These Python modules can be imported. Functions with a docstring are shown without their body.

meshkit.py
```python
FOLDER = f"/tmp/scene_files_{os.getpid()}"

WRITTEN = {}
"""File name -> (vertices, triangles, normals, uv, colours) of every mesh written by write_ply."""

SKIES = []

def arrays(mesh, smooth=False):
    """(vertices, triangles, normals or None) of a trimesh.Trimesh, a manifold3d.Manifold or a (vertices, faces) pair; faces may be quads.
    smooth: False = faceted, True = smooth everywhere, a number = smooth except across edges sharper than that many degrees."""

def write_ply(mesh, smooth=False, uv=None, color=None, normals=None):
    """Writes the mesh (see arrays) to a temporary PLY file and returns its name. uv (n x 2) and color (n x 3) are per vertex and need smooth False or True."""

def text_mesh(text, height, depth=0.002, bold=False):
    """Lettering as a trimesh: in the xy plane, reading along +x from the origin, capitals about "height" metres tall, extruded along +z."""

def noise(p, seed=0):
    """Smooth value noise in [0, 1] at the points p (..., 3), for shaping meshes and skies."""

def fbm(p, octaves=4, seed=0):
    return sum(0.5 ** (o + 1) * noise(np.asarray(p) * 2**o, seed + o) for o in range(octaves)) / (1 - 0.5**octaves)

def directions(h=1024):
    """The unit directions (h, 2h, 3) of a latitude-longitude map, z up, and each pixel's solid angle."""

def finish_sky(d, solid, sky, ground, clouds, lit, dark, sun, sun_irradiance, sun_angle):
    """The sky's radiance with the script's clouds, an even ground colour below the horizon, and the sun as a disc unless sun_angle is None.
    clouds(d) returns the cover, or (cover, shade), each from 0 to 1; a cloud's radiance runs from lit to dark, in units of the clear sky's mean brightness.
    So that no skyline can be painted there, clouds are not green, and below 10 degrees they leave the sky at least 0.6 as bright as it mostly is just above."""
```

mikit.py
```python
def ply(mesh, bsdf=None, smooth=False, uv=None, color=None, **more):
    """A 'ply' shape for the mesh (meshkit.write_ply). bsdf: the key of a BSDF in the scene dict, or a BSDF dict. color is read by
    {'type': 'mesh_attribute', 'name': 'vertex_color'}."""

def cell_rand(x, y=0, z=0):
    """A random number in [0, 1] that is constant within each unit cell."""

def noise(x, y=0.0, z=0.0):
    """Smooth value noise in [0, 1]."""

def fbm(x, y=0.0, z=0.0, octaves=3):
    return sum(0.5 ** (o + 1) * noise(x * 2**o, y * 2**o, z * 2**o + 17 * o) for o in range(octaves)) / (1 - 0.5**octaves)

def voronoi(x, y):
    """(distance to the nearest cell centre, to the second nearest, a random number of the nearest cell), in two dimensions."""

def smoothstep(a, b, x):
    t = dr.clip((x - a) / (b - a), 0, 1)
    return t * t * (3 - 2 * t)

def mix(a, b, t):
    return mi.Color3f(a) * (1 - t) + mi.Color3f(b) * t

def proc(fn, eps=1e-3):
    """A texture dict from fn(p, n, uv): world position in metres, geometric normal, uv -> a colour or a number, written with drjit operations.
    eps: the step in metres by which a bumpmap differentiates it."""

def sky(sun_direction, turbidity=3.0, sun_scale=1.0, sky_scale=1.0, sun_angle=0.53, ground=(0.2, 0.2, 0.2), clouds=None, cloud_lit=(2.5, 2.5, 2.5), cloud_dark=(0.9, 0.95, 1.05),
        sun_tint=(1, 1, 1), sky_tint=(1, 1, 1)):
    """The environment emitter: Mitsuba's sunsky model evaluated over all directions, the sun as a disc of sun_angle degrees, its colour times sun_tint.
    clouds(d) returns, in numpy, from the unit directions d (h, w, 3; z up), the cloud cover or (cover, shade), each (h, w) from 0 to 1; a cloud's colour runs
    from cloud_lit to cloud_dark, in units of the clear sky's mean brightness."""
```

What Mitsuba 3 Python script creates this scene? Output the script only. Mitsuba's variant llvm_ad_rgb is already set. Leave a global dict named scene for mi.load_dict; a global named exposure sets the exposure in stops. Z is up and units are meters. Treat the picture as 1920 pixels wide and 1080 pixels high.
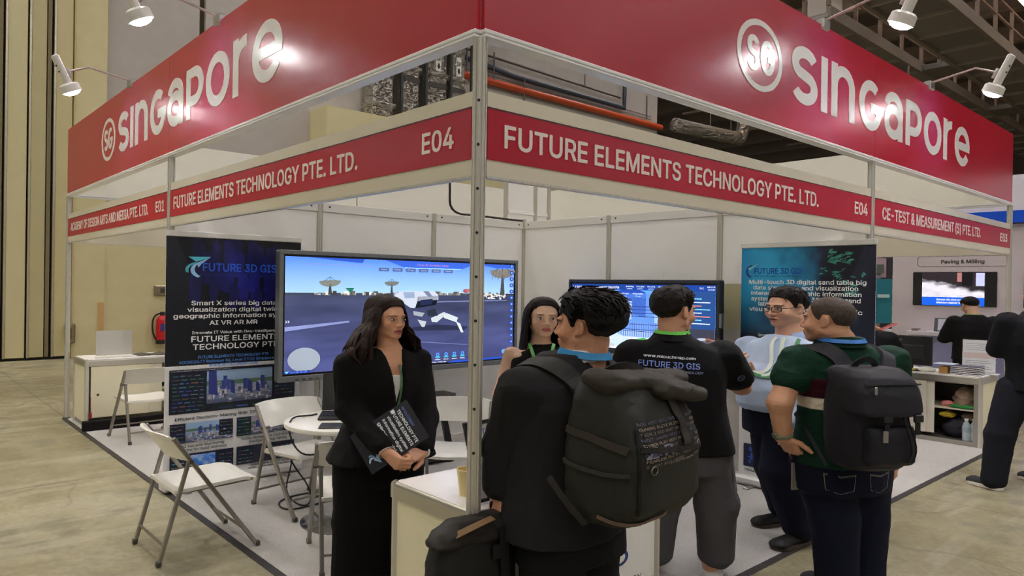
import math, random, functools
import numpy as np, trimesh, shapely
from shapely.geometry import Polygon, LineString, Point, box as sbox
from shapely import affinity
from shapely.ops import unary_union
import manifold3d as m3
import mitsuba as mi
import drjit as dr
import mikit, meshkit
from mikit import fbm as tfbm, noise as tnoise, voronoi, smoothstep, mix

T = mi.ScalarTransform4f
random.seed(7)
RNG = np.random.default_rng(11)
scene, labels = {}, {}
exposure = 0.0

# ------------------------------------------------------------------ camera
CAM = np.array([-1.7598, -2.1459, 1.65])
YAW, PITCH, ROLL, FOC = 0.8345, -0.004, 0.0153, 1335.8
FW = np.array([math.cos(YAW) * math.cos(PITCH), math.sin(YAW) * math.cos(PITCH), math.sin(PITCH)])
RT0 = np.array([math.sin(YAW), -math.cos(YAW), 0.0])
UP0 = np.cross(RT0, FW)
RT = math.cos(ROLL) * RT0 + math.sin(ROLL) * UP0
UP = -math.sin(ROLL) * RT0 + math.cos(ROLL) * UP0
FH = np.array([math.cos(YAW), math.sin(YAW), 0.0])
scene['camera'] = {'type': 'perspective', 'fov': math.degrees(2 * math.atan(960 / FOC)), 'fov_axis': 'x', 'near_clip': 0.05, 'far_clip': 300.0,
                   'to_world': T().look_at(origin=CAM.tolist(), target=(CAM + FW).tolist(), up=UP.tolist())}
# ------------------------------------------------------------------ light
# the rest of the big hall that is not built: a dim even glow
scene['hall_glow'] = {'type': 'constant', 'radiance': {'type': 'rgb', 'value': [0.34, 0.335, 0.33]}}
HALL_LAMP_L = 21.0          # radiance of the high-bay lamps in the hall roof
FLOOD_L = 700.0              # radiance of the four flood lights on the fascia
SCREEN_GAIN = 1.0

# ------------------------------------------------------------------ helpers
def lin(r, g=None, b=None):
    if g is None: r, g, b = r
    c = np.array([r, g, b], float) / 255.0
    return tuple(float(v) for v in np.where(c <= 0.04045, c / 12.92, ((c + 0.055) / 1.055) ** 2.4))

def rgb(c): return {'type': 'rgb', 'value': list(map(float, c))}
VC = {'type': 'mesh_attribute', 'name': 'vertex_color'}
def pr(color, rough=0.5, metal=0.0, spec=0.5, **k):
    return {'type': 'twosided', 'bsdf': {'type': 'principled', 'base_color': color if isinstance(color, dict) else rgb(color), 'roughness': rough, 'metallic': metal, 'specular': spec, **k}}
scene['paint'] = pr(VC, 0.45)
scene['gloss'] = pr(VC, 0.22)
scene['print'] = pr(VC, 0.34, spec=0.4)
scene['foil_print'] = pr(VC, 0.285, spec=1.0)
scene['matte'] = pr(VC, 0.9, spec=0.15)
scene['cloth'] = pr(VC, 0.88, spec=0.12, sheen=0.25)
scene['nylon'] = pr(VC, 0.62, spec=0.3, sheen=0.1)
scene['skin'] = pr(VC, 0.48, spec=0.4)
scene['hair'] = pr(VC, 0.5, spec=0.16)
scene['metal'] = pr(VC, 0.3, metal=0.85)
scene['chrome'] = pr(VC, 0.08, metal=1.0)
def _alu(p, n, uv):
    s = tnoise(p.x * 160, p.y * 160, p.z * 1.5)
    return mix(lin(190, 186, 174), lin(214, 210, 200), s)
scene['aluminium'] = pr(mikit.proc(_alu), 0.3, metal=0.45)
scene['clear'] = {'type': 'thindielectric', 'int_ior': 1.3}

def split_smooth(mesh, angle):
    return trimesh.graph.smooth_shade(mesh, angle=np.radians(angle), facet_minarea=None)

USED = {}
def name(n):
    if n not in scene and n not in USED:
        USED[n] = 1; return n
    k = 1
    while f'{n}_{k:03d}' in scene or f'{n}_{k:03d}' in USED: k += 1
    USED[f'{n}_{k:03d}'] = 1
    return f'{n}_{k:03d}'

def tm(mesh):
    if isinstance(mesh, m3.Manifold):
        m = mesh.to_mesh(); return trimesh.Trimesh(m.vert_properties[:, :3], m.tri_verts, process=False)
    return mesh

def emit(key, mesh, bsdf='paint', color=(0.5, 0.5, 0.5), smooth=35, M=None, **more):
    """One entry of the scene under this very key. color: one linear colour, or one per vertex."""
    mesh = tm(mesh)
    if M is not None:
        mesh = mesh.copy(); mesh.apply_transform(M)
    vc = None
    color = np.asarray(color, float)
    if color.ndim == 2: vc = color
    elif smooth not in (False, True):
        mesh = split_smooth(mesh, smooth); smooth = True
    if vc is None: vc = np.tile(color, (len(mesh.vertices), 1))
    scene[key] = mikit.ply(mesh, bsdf, smooth=smooth, color=vc, **more)
    return key

def part(parent, n, mesh, bsdf='paint', color=(0.5, 0.5, 0.5), smooth=35, M=None, **more):
    key = name(f'{parent}__{n}')
    lab = more.pop('label', None)
    emit(key, mesh, bsdf, color, smooth, M, **more)
    if lab: labels[key] = {'label': lab}
    return key

def thing(n, label=None, category=None, group=None, kind=None):
    key = name(n); d = {}
    if label: d['label'] = label
    if category: d['category'] = category
    if group: d['group'] = group
    if kind: d['kind'] = kind
    labels[key] = d
    return key

def single(n, mesh, bsdf, color, label=None, category=None, group=None, kind=None, smooth=35, M=None, **more):
    k = thing(n, label, category, group, kind)
    emit(k, mesh, bsdf, color, smooth, M, **more)
    return k

cat = trimesh.util.concatenate
def box(x0, y0, z0, x1, y1, z1, c=0.0):
    x0, x1 = min(x0, x1), max(x0, x1); y0, y1 = min(y0, y1), max(y0, y1); z0, z1 = min(z0, z1), max(z0, z1)
    if c <= 0:
        return trimesh.creation.box(bounds=[[x0, y0, z0], [x1, y1, z1]])
    c = min(c, (x1 - x0) * .45, (y1 - y0) * .45, (z1 - z0) * .45)
    pts = []
    for dx, dy, dz in ((0, c, c), (c, 0, c), (c, c, 0)):
        for x in (x0 + dx, x1 - dx):
            for y in (y0 + dy, y1 - dy):
                for z in (z0 + dz, z1 - dz): pts.append((x, y, z))
    return tm(m3.Manifold.hull_points(np.array(pts)))

def frame(o, xa, ya=(0, 0, 1)):
    xa = np.asarray(xa, float); xa = xa / np.linalg.norm(xa)
    ya = np.asarray(ya, float); ya = ya - xa * (ya @ xa); ya /= np.linalg.norm(ya)
    M = np.eye(4); M[:3, 0] = xa; M[:3, 1] = ya; M[:3, 2] = np.cross(xa, ya); M[:3, 3] = o
    return M

def rotz(a, o=(0, 0, 0)):
    M = np.eye(4); c, s = math.cos(a), math.sin(a)
    M[:2, :2] = [[c, -s], [s, c]]; M[:3, 3] = o
    return M

def tube(pts, r, n=8, closed=False, flat=None):
    """A swept tube through the points; r a number or one per point; flat=(a,b) factors for an elliptic section."""
    pts = np.asarray(pts, float); N = len(pts)
    r = np.full(N, r) if np.isscalar(r) else np.asarray(r, float)
    t = np.gradient(pts, axis=0) if not closed else np.roll(pts, -1, 0) - np.roll(pts, 1, 0)
    t /= np.linalg.norm(t, axis=1, keepdims=True) + 1e-12
    ref = np.array([0, 0, 1.0]) if abs(t[0, 2]) < .9 else np.array([1.0, 0, 0])
    nrm = np.cross(ref, t[0]); nrm /= np.linalg.norm(nrm)
    ang = np.arange(n) * 2 * np.pi / n; fa, fb = flat or (1, 1)
    V = []
    for i in range(N):
        nrm = nrm - t[i] * (nrm @ t[i]); nrm /= np.linalg.norm(nrm)
        b = np.cross(t[i], nrm)
        V.append(pts[i] + r[i] * (fa * np.cos(ang)[:, None] * nrm + fb * np.sin(ang)[:, None] * b))
    V = np.vstack(V); F = []
    for i in range(N if closed else N - 1):
        j = (i + 1) % N
        for k in range(n):
            a, b2 = i * n + k, i * n + (k + 1) % n; c, d = j * n + k, j * n + (k + 1) % n
            F += [[a, b2, d], [a, d, c]]
    if not closed:
        V = np.vstack([V, pts[0], pts[-1]])
        for k in range(n):
            F.append([N * n, (k + 1) % n, k]); F.append([N * n + 1, (N - 1) * n + k, (N - 1) * n + (k + 1) % n])
    return trimesh.Trimesh(V, np.array(F), process=False)

def spline(pts, n=40):
    from scipy.interpolate import CubicSpline
    pts = np.asarray(pts, float); s = np.r_[0, np.cumsum(np.linalg.norm(np.diff(pts, axis=0), axis=1))]
    return CubicSpline(s, pts)(np.linspace(0, s[-1], n))

def ribbon(pts, normals, w, t):
    """A flat band of width w and thickness t along the points; normals: outward per point."""
    pts = np.asarray(pts, float); nn = np.asarray(normals, float); N = len(pts)
    if nn.ndim == 1: nn = np.tile(nn, (N, 1))
    w = np.full(N, w) if np.isscalar(w) else np.asarray(w, float)
    tg = np.gradient(pts, axis=0); tg /= np.linalg.norm(tg, axis=1, keepdims=True) + 1e-12
    nn = nn - tg * (nn * tg).sum(1, keepdims=True); nn /= np.linalg.norm(nn, axis=1, keepdims=True) + 1e-12
    sd = np.cross(tg, nn); V = []
    for i in range(N):
        for a, b in ((-.5, 0), (.5, 0), (.5, 1), (-.5, 1)): V.append(pts[i] + sd[i] * w[i] * a + nn[i] * t * b)
    F = []
    for i in range(N - 1):
        for k in range(4):
            a, b = i * 4 + k, i * 4 + (k + 1) % 4; c, d = a + 4, b + 4
            F += [[a, d, b], [a, c, d]]
    F += [[0, 1, 2], [0, 2, 3]]; e = (N - 1) * 4; F += [[e, e + 2, e + 1], [e, e + 3, e + 2]]
    m = trimesh.Trimesh(np.array(V), np.array(F), process=False); m.fix_normals(); return m

def lathe(prof, n=32):
    return trimesh.creation.revolve(np.asarray(prof, float), sections=n)

def prism(poly, h, M=None):
    ms = [trimesh.creation.extrude_polygon(g, h, engine='earcut') for g in (poly.geoms if hasattr(poly, 'geoms') else [poly]) if g.area > 1e-9]
    m = cat(ms)
    if M is not None: m.apply_transform(M)
    return m

def bar(a, b, w, h, c=0.0, up=(0, 0, 1)):
    """A rectangular bar from a to b, w wide and h high."""
    a, b = np.asarray(a, float), np.asarray(b, float); d = b - a; L = np.linalg.norm(d); d = d / L
    up = np.asarray(up, float)
    if abs(d @ up) > .98: up = np.array([1.0, 0, 0])
    s = np.cross(up, d); s /= np.linalg.norm(s); u = np.cross(d, s)
    m = box(0, -w / 2, -h / 2, L, w / 2, h / 2, c)
    M = np.eye(4); M[:3, 0] = d; M[:3, 1] = s; M[:3, 2] = u; M[:3, 3] = a
    m.apply_transform(M); return m

@functools.lru_cache(maxsize=None)
def _text2d(text, bold):
    m = meshkit.text_mesh(text, 1.0, 0.01, bold)
    top = m.face_normals[:, 2] > 0.5
    m.update_faces(top); m.remove_unreferenced_vertices()
    return np.array(m.vertices[:, :2]), np.array(m.faces)

class Print:
    """Flat print on a sheet: coloured polygons in the sheet's own metres, in thin layers, as one mesh with a colour per vertex."""
    def __init__(s, step=0.0004): s.V, s.F, s.C, s.n, s.step, s.z = [], [], [], 0, step, 0.0
    def layer(s): s.z += s.step
    def tri(s, v, f, c):
        c = np.asarray(c, float); c = np.tile(c, (len(v), 1)) if c.ndim == 1 else c
        s.V.append(np.c_[v, np.full(len(v), s.z)]); s.F.append(np.asarray(f) + s.n); s.C.append(c); s.n += len(v)
    def poly(s, p, c):
        for g in (p.geoms if hasattr(p, 'geoms') else [p]):
            if g.geom_type != 'Polygon' or g.area < 1e-8: continue
            v, f = trimesh.creation.triangulate_polygon(g, engine='earcut')
            cc = c(v) if callable(c) else c
            # earcut may turn its triangles either way
            a = v[f[:, 1]] - v[f[:, 0]]; b = v[f[:, 2]] - v[f[:, 0]]
            f = np.where((a[:, 0] * b[:, 1] - a[:, 1] * b[:, 0] < 0)[:, None], f[:, ::-1], f)
            s.tri(v, f, cc)
    def rect(s, x0, y0, x1, y1, c, nx=1, ny=1):
        """c: a colour or a function of (n x 2) points"""
        X, Y = np.meshgrid(np.linspace(x0, x1, nx + 1), np.linspace(y0, y1, ny + 1)); v = np.c_[X.ravel(), Y.ravel()]
        i = np.arange((nx + 1) * (ny + 1)).reshape(ny + 1, nx + 1); a, b, d, e = i[:-1, :-1].ravel(), i[:-1, 1:].ravel(), i[1:, 1:].ravel(), i[1:, :-1].ravel()
        s.tri(v, np.r_[np.c_[a, b, d], np.c_[a, d, e]], c(v) if callable(c) else c)
    def text(s, t, x0, x1, y, h, c, bold=True, slope=0.0):
        """the text from x0 to x1 (x1 None: natural width), baseline y, capitals h tall"""
        v, f = _text2d(t, bold); v = v.copy(); w = v[:, 0].max() - v[:, 0].min(); v[:, 0] -= v[:, 0].min()
        sx = h * 1.27 if x1 is None else (x1 - x0) / w
        v = np.c_[x0 + v[:, 0] * sx, y + v[:, 1] * h]; v[:, 1] += (v[:, 0] - x0) * slope
        s.tri(v, f, c)
    def mesh(s): return trimesh.Trimesh(np.vstack(s.V), np.vstack(s.F), process=False), np.vstack(s.C)
    def build(s, parent, n, M, bsdf='print', gain=None, label=None):
        m, c = s.mesh(); more = {}
        if gain is not None: c = c * gain; more['emitter'] = {'type': 'area', 'radiance': VC}
        if label: more['label'] = label
        return part(parent, n, m, bsdf, c, False, M, **more)

def lettering(parent, t, M, x0, x1, y, h, c, depth=0.002, bold=True, bsdf='print', n='lettering'):
    """Raised lettering as a part."""
    m = meshkit.text_mesh(t, 1.0, 1.0, bold).copy(); v = m.vertices.copy(); v[:, 0] -= v[:, 0].min(); w = v[:, 0].max()
    sx = h * 1.27 if x1 is None else (x1 - x0) / w
    m.vertices = np.c_[x0 + v[:, 0] * sx, y + v[:, 1] * h, v[:, 2] * depth]
    return part(parent, n, m, bsdf, c, False, M)

NX, NY = (0, -1, 0), (1, 0, 0)      # reading directions of sheets that face -x and -y
WHITE = lin(232, 230, 226)
# ------------------------------------------------------------------ the hall
def _concrete(p, n, uv):
    big = tfbm(p.x * .55, p.y * .55, 0, octaves=4)
    mid = tfbm(p.x * 2.6 + 9, p.y * 2.6, 3, octaves=4)
    fine = tfbm(p.x * 38, p.y * 38, 0, octaves=2)
    streak = tfbm(p.x * 1.3 + p.y * .4, p.y * 9, 5, octaves=3)
    c = mix(lin(140, 131, 100), lin(178, 169, 138), smoothstep(.3, .72, big * .55 + mid * .45))
    c = mix(c, mi.Color3f(lin(118, 114, 92)), smoothstep(.5, .75, mid) * .65)
    c = mix(c, mi.Color3f(lin(206, 200, 178)), smoothstep(.52, .75, streak) * .3)
    c = c * (.86 + .28 * fine)
    jx = dr.abs(p.x * .22 - dr.floor(p.x * .22) - .5); jy = dr.abs(p.y * .22 - dr.floor(p.y * .22) - .5)
    joint = dr.maximum(smoothstep(.4985, .4995, jx), smoothstep(.4985, .4995, jy))
    crack = smoothstep(.006, .0, dr.abs(tfbm(p.x * .5, p.y * .5 + 40, 2, octaves=3) - .62)) * .2
    return c * (.73 * (1 - .5 * joint) * (1 - crack))
def _concrete_r(p, n, uv): return .26 + .3 * tfbm(p.x * 3, p.y * 3, 1, octaves=3)
scene['concrete'] = {'type': 'twosided', 'bsdf': {'type': 'principled', 'base_color': mikit.proc(_concrete), 'roughness': mikit.proc(_concrete_r), 'specular': .55}}
def _mat(p, n, uv):
    f = tfbm(p.x * 130, p.y * 130, 0, octaves=2); s = tfbm(p.x * 1.2, p.y * 1.2, 7, octaves=3)
    return mix(lin(164, 160, 156), lin(192, 188, 185), f * .6 + s * .4)
scene['carpet'] = pr(mikit.proc(_mat), .8, spec=.25)
def _plaster(p, n, uv):
    a = tfbm(p.x * .5, p.y * .5, p.z * .5, octaves=3); b = tfbm(p.x * 6, p.y * 6, p.z * 6, octaves=3)
    return mix(lin(168, 160, 152), lin(188, 182, 176), a * .7 + b * .3)
scene['plaster'] = pr(mikit.proc(_plaster), .8, spec=.2)
def _cream_wall(p, n, uv):
    a = tfbm(p.x * .6, p.y * .6, p.z * .4 + 5, octaves=3); b = tfbm(p.x * 5, p.y * 5, p.z * 5, octaves=3)
    return mix(lin(196, 186, 140), lin(216, 206, 166), a * .6 + b * .4)
scene['cream_wall'] = pr(mikit.proc(_cream_wall), .7, spec=.3)
def _foil(p, n, uv): return tfbm(p.x * 9, p.y * 9, p.z * 14, octaves=3)
scene['foil'] = {'type': 'twosided', 'bsdf': {'type': 'bumpmap', 'arbitrary': mikit.proc(_foil, eps=.01), 'scale': .16,
                 'bsdf': {'type': 'principled', 'base_color': rgb((.56, .53, .48)), 'roughness': .3, 'metallic': .9}}}

single('floor', box(-40, -40, -.3, 80, 60, 0), 'concrete', WHITE, 'polished olive grey concrete hall floor', kind='structure', smooth=False)
IS = 7.575
mat = single('floor_mat', box(0, 0, .0005, IS, IS, .004), 'carpet', WHITE, 'light grey carpet laid under the booths', 'carpet', smooth=False)
for pts in ([-.05, -.05, 0, IS], [0, -.05, IS, 0]):
    part(mat, 'edge_strip', box(pts[0], pts[1], .0005, pts[2], pts[3], .0055, .002), 'paint', lin(46, 42, 42), label='black edge tape')

YW = 15.0
wall = thing('wall_back', 'high rear wall of the hall with pleated movable panels', kind='structure')
part(wall, 'panel_light', box(3.89 - 1.9, YW, 0, 3.90, YW + .4, 15), 'plaster', WHITE, smooth=False)
part(wall, 'panel_light', box(4.04, YW, 0, 21.4, YW + .4, 15), 'plaster', WHITE, smooth=False)
part(wall, 'joint', box(3.90, YW + .12, 0, 4.04, YW + .4, 15), 'matte', lin(80, 74, 52), smooth=False)
part(wall, 'lower_panel', box(1.99, YW - .05, 0, 6.2, YW + .01, 3.2), 'cream_wall', WHITE, smooth=False)
part(wall, 'olive_pillar', box(1.38, YW - .12, 0, 1.99, YW + .4, 15), 'cream_wall', WHITE, smooth=False)
part(wall, 'wood_strip', box(1.87, YW - .16, .35, 1.97, YW - .12, 1.15), 'paint', lin(196, 160, 104), smooth=False)
part(wall, 'trim', box(1.38, YW - .16, 0, 1.41, YW - .12, 15), 'paint', lin(188, 172, 120), smooth=False)
# pleated movable wall: each leaf is a piece of its own
x = 1.36; k = 0
while x > -9:
    w = (.30, .26, .33, .28)[k % 4]
    part(wall, 'pleat_panel', box(x - w, YW - .14, .05, x, YW - .06, 15, .012), 'paint', lin(*[(196, 184, 136), (184, 174, 130), (202, 192, 148)][k % 3]), smooth=False)
    part(wall, 'seal_strip', box(x - w - .035, YW - .17, .05, x - w, YW - .05, 15), 'metal', lin(190, 184, 160), smooth=False)
    if k % 2 == 0: part(wall, 'fold_gap', box(x - w - .135, YW - .08, .0, x - w - .065, YW + .1, 15), 'matte', lin(134, 124, 98), smooth=False)
    x -= w + (.16 if k % 2 == 0 else .06); k += 1
part(wall, 'backing', box(-12, YW + .1, 0, 1.4, YW + .2, 15), 'matte', lin(64, 58, 46), smooth=False)
part(wall, 'skirting', box(-12, YW - .13, 0, 1.36, YW - .1, .05), 'matte', lin(30, 28, 24), smooth=False)
lt = thing('door_latch', 'steel latch on the pleated wall beside the end post', 'latch')
part(lt, 'plate', box(1.26, YW - .26, -.0 + .02, 1.44, YW - .16, .42, .02), 'metal', lin(150, 140, 110))
part(lt, 'handle', box(1.30, YW - .32, .1, 1.36, YW - .26, .34, .02), 'metal', lin(110, 100, 80))
for q in (lt,):   # the latch sits at hand height
    for key in [k2 for k2 in scene if k2.startswith(q + '__')]: scene[key]['to_world'] = T().translate([0, 0, .3])
sk = thing('wall_socket', 'double steel wall socket above the far-left counter', 'socket')
part(sk, 'plate', box(2.08, YW - .09, .0, 2.42, YW - .05, .2, .01), 'metal', lin(160, 156, 142), M=rotz(0, (0, 0, .0)))
for dx in (.04, .2): part(sk, 'outlet', box(2.08 + dx, YW - .1, .05, 2.2 + dx, YW - .088, .15, .004), 'paint', lin(70, 66, 58))
wb = thing('switch_box', 'small grey switch box high on the wall left of the banner', 'switch box')
part(wb, 'case', box(2.98, YW - .12, 1.3, 3.26, YW - .05, 1.52, .012), 'metal', lin(150, 144, 122))
part(wb, 'key_switch', box(3.1, YW - .15, 1.36, 3.18, YW - .12, 1.46, .01), 'paint', lin(60, 58, 50))
fe = thing('fire_extinguisher', 'red fire extinguisher with black hose hanging on the cream wall', 'fire extinguisher')
ex, ez = 3.12, .26
part(fe, 'cylinder', lathe([(0, 0), (.11, 0), (.125, .03), (.125, .48), (.09, .56), (.04, .6), (0, .6)], 24), 'gloss', lin(196, 24, 30), M=rotz(0, (ex, YW - .2, ez)))
part(fe, 'base_ring', lathe([(0, -.03), (.128, -.03), (.128, .06), (0, .06)], 24), 'paint', lin(24, 22, 22), M=rotz(0, (ex, YW - .2, ez)))
part(fe, 'valve', box(ex - .04, YW - .24, ez + .6, ex + .06, YW - .16, ez + .68, .01), 'paint', lin(30, 28, 28))
part(fe, 'hose', tube(spline([(ex - .02, YW - .2, ez + .64), (ex - .14, YW - .2, ez + .6), (ex - .2, YW - .2, ez + .4), (ex - .18, YW - .2, ez + .2), (ex - .12, YW - .2, ez + .06)], 24), .018, 8), 'paint', lin(22, 20, 20), smooth=True)
part(fe, 'label_sheet', box(ex - .07, YW - .33, ez + .26, ex + .07, YW - .32, ez + .42), 'print', lin(70, 60, 130), smooth=False)

# cream block that carries the ducts
blk = single('wall_block', box(6.67, YW - .9, 0, 12.6, YW, 6.05), 'cream_wall', WHITE, 'cream wall block under the foil ducts', kind='structure', smooth=False)
foil_x = [(8.1, 8.72), (9.02, 9.55), (9.83, 10.5), (10.62, 11.15)]
for i, (a, b) in enumerate(foil_x):
    d = thing('air_duct', ['foil wrapped air duct, leftmost of the four by the ceiling gap', 'foil wrapped air duct, second from left in the ceiling gap', 'foil wrapped air duct with a white arrow label, third from left', 'foil wrapped air duct with a white arrow label, rightmost of four'][i], 'air duct', 'foil ducts above the fascia')
    part(d, 'duct_body', box(a, YW - .75, 6.06, b, YW - .2, 13, .06), 'foil', WHITE)
    for z in (6.35, 7.5, 8.7): part(d, 'flange', box(a - .05, YW - .8, z, b + .05, YW - .15, z + .12, .03), 'foil', WHITE)
    part(d, 'printed_band', box(a + .01, YW - .757, 7.18, b - .01, YW - .75, 7.32), 'paint', lin(58, 54, 50), smooth=False)
    if i >= 2:
        cx = (a + b) / 2
        lb = part(d, 'arrow_label', box(cx - .09, YW - .765, 7.66, cx + .09, YW - .755, 8.2), 'print', lin(226, 224, 216), smooth=False)
        P = Print(); P.poly(Polygon([(-.06, -.12), (.06, -.12), (0, -.22)]).union(sbox(-.03, -.12, .03, -.05)), lin(20, 20, 20)); P.text('EAF', -.07, .07, .02, .12, lin(20, 20, 20))
        P.build(lb, 'lettering', frame((cx, YW - .77, 7.93), NY))
for xx, lb in ((8.9, 'leftmost of the four'), (9.7, 'second from left'), (10.56, 'third from left'), (11.3, 'rightmost of the four')):
    single('duct_hanger', box(xx - .05, YW - .88, 6.06, xx + .02, YW - .82, 13), 'paint', lin(40, 44, 40), 'dark green steel hanger post between the foil ducts, ' + lb, 'hanger', 'duct hanger posts', smooth=False)

# pipes on the upper wall
def pipe(n, pts, r, col, label):
    single(n, tube(pts, r, 8), 'paint', lin(*col), label, 'pipe', smooth=True)
yp = YW - .12
pipe('orange_pipe', [(11.3, yp, 8.0), (21.5, yp, 7.98)], .115, (186, 76, 34), 'thick orange pipe running along the grey upper wall')
pipe('blue_pipe', [(11.2, yp, 8.56), (13.0, yp, 8.42), (13.6, yp, 8.36), (19.2, yp, 8.34), (19.25, yp, 10.4)], .085, (56, 66, 78), 'blue grey pipe above the orange pipe on the upper wall')
pipe('sprinkler_pipe', [(11.3, yp - .05, 8.78), (18.9, yp - .05, 8.66)], .04, (84, 76, 74), 'thin dark sprinkler pipe above the blue pipe')
for k, (zz, x0, x1) in enumerate([(8.2, 11.4, 20.9), (8.32, 11.6, 20.9), (7.86, 12.2, 21.3)]):
    single('cable_conduit', tube([(x0, yp + .05, zz), (x1, yp + .05, zz)], .018, 6), 'paint', lin(120, 108, 104), 'thin grey conduit on the upper wall, ' + ['just above the orange pipe', 'highest of the three', 'just below the orange pipe'][k], 'conduit', 'conduits on the upper wall', smooth=True)
for k, (xx, z0, z1) in enumerate([(11.62, 8.0, 9.2), (12.7, 8.0, 8.9), (14.0, 7.5, 8.4), (16.9, 8.68, 10.2), (20.7, 8.2, 9.1)]):
    single('drop_rod', tube([(xx, yp - .08 if k < 4 else YW - .02, z0), (xx, yp - .08 if k < 4 else YW - .02, z1)], .025, 6), 'paint', lin(90, 84, 82), 'thin vertical rod on the upper wall, ' + ['nearest the corner post', 'second from the corner post', 'third from the corner post', 'above the sprinkler pipe', 'near the wall end'][k], 'rod', 'rods on the upper wall', smooth=True)
sp = thing('pipe_bracket', 'slanted grey bracket hanging over the pipes near the post', 'bracket')
part(sp, 'arm', bar((12.98, YW - .09, 9.66), (12.55, YW - 1.2, 9.05), .1, .1), 'paint', lin(108, 112, 96))
part(sp, 'foot', box(12.4, YW - 1.3, 9.0, 12.66, YW - 1.1, 9.06, .01), 'paint', lin(120, 124, 106))

# ceiling
single('ceiling', box(-40, -40, 15, 80, 60, 15.3), 'matte', lin(150, 138, 126), 'dark hall ceiling', kind='structure', smooth=False)
ceil = thing('ceiling_frame', 'dark steel roof beams crossing under the hall ceiling', kind='structure')
for i, xx in enumerate(np.arange(14, 62, 4.0)):
    part(ceil, 'beam', box(xx - .22, -30, 12.2, xx + .22, 40, 12.28), 'paint', lin(150, 136, 122), smooth=False)
    part(ceil, 'beam_web', box(xx - .05, -30, 12.28, xx + .05, 40, 12.95), 'paint', lin(146, 130, 114), smooth=False)
for i, yy in enumerate(np.arange(-24, 38, 3.0)):
    part(ceil, 'purlin', box(12, yy - .08, 12.95, 64, yy + .08, 13.2), 'paint', lin(160, 140, 122), smooth=False)
single('wall_far', box(64, -40, 0, 64.5, 60, 15), 'matte', lin(120, 108, 98), 'dark far end wall of the hall', kind='structure', smooth=False)
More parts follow.
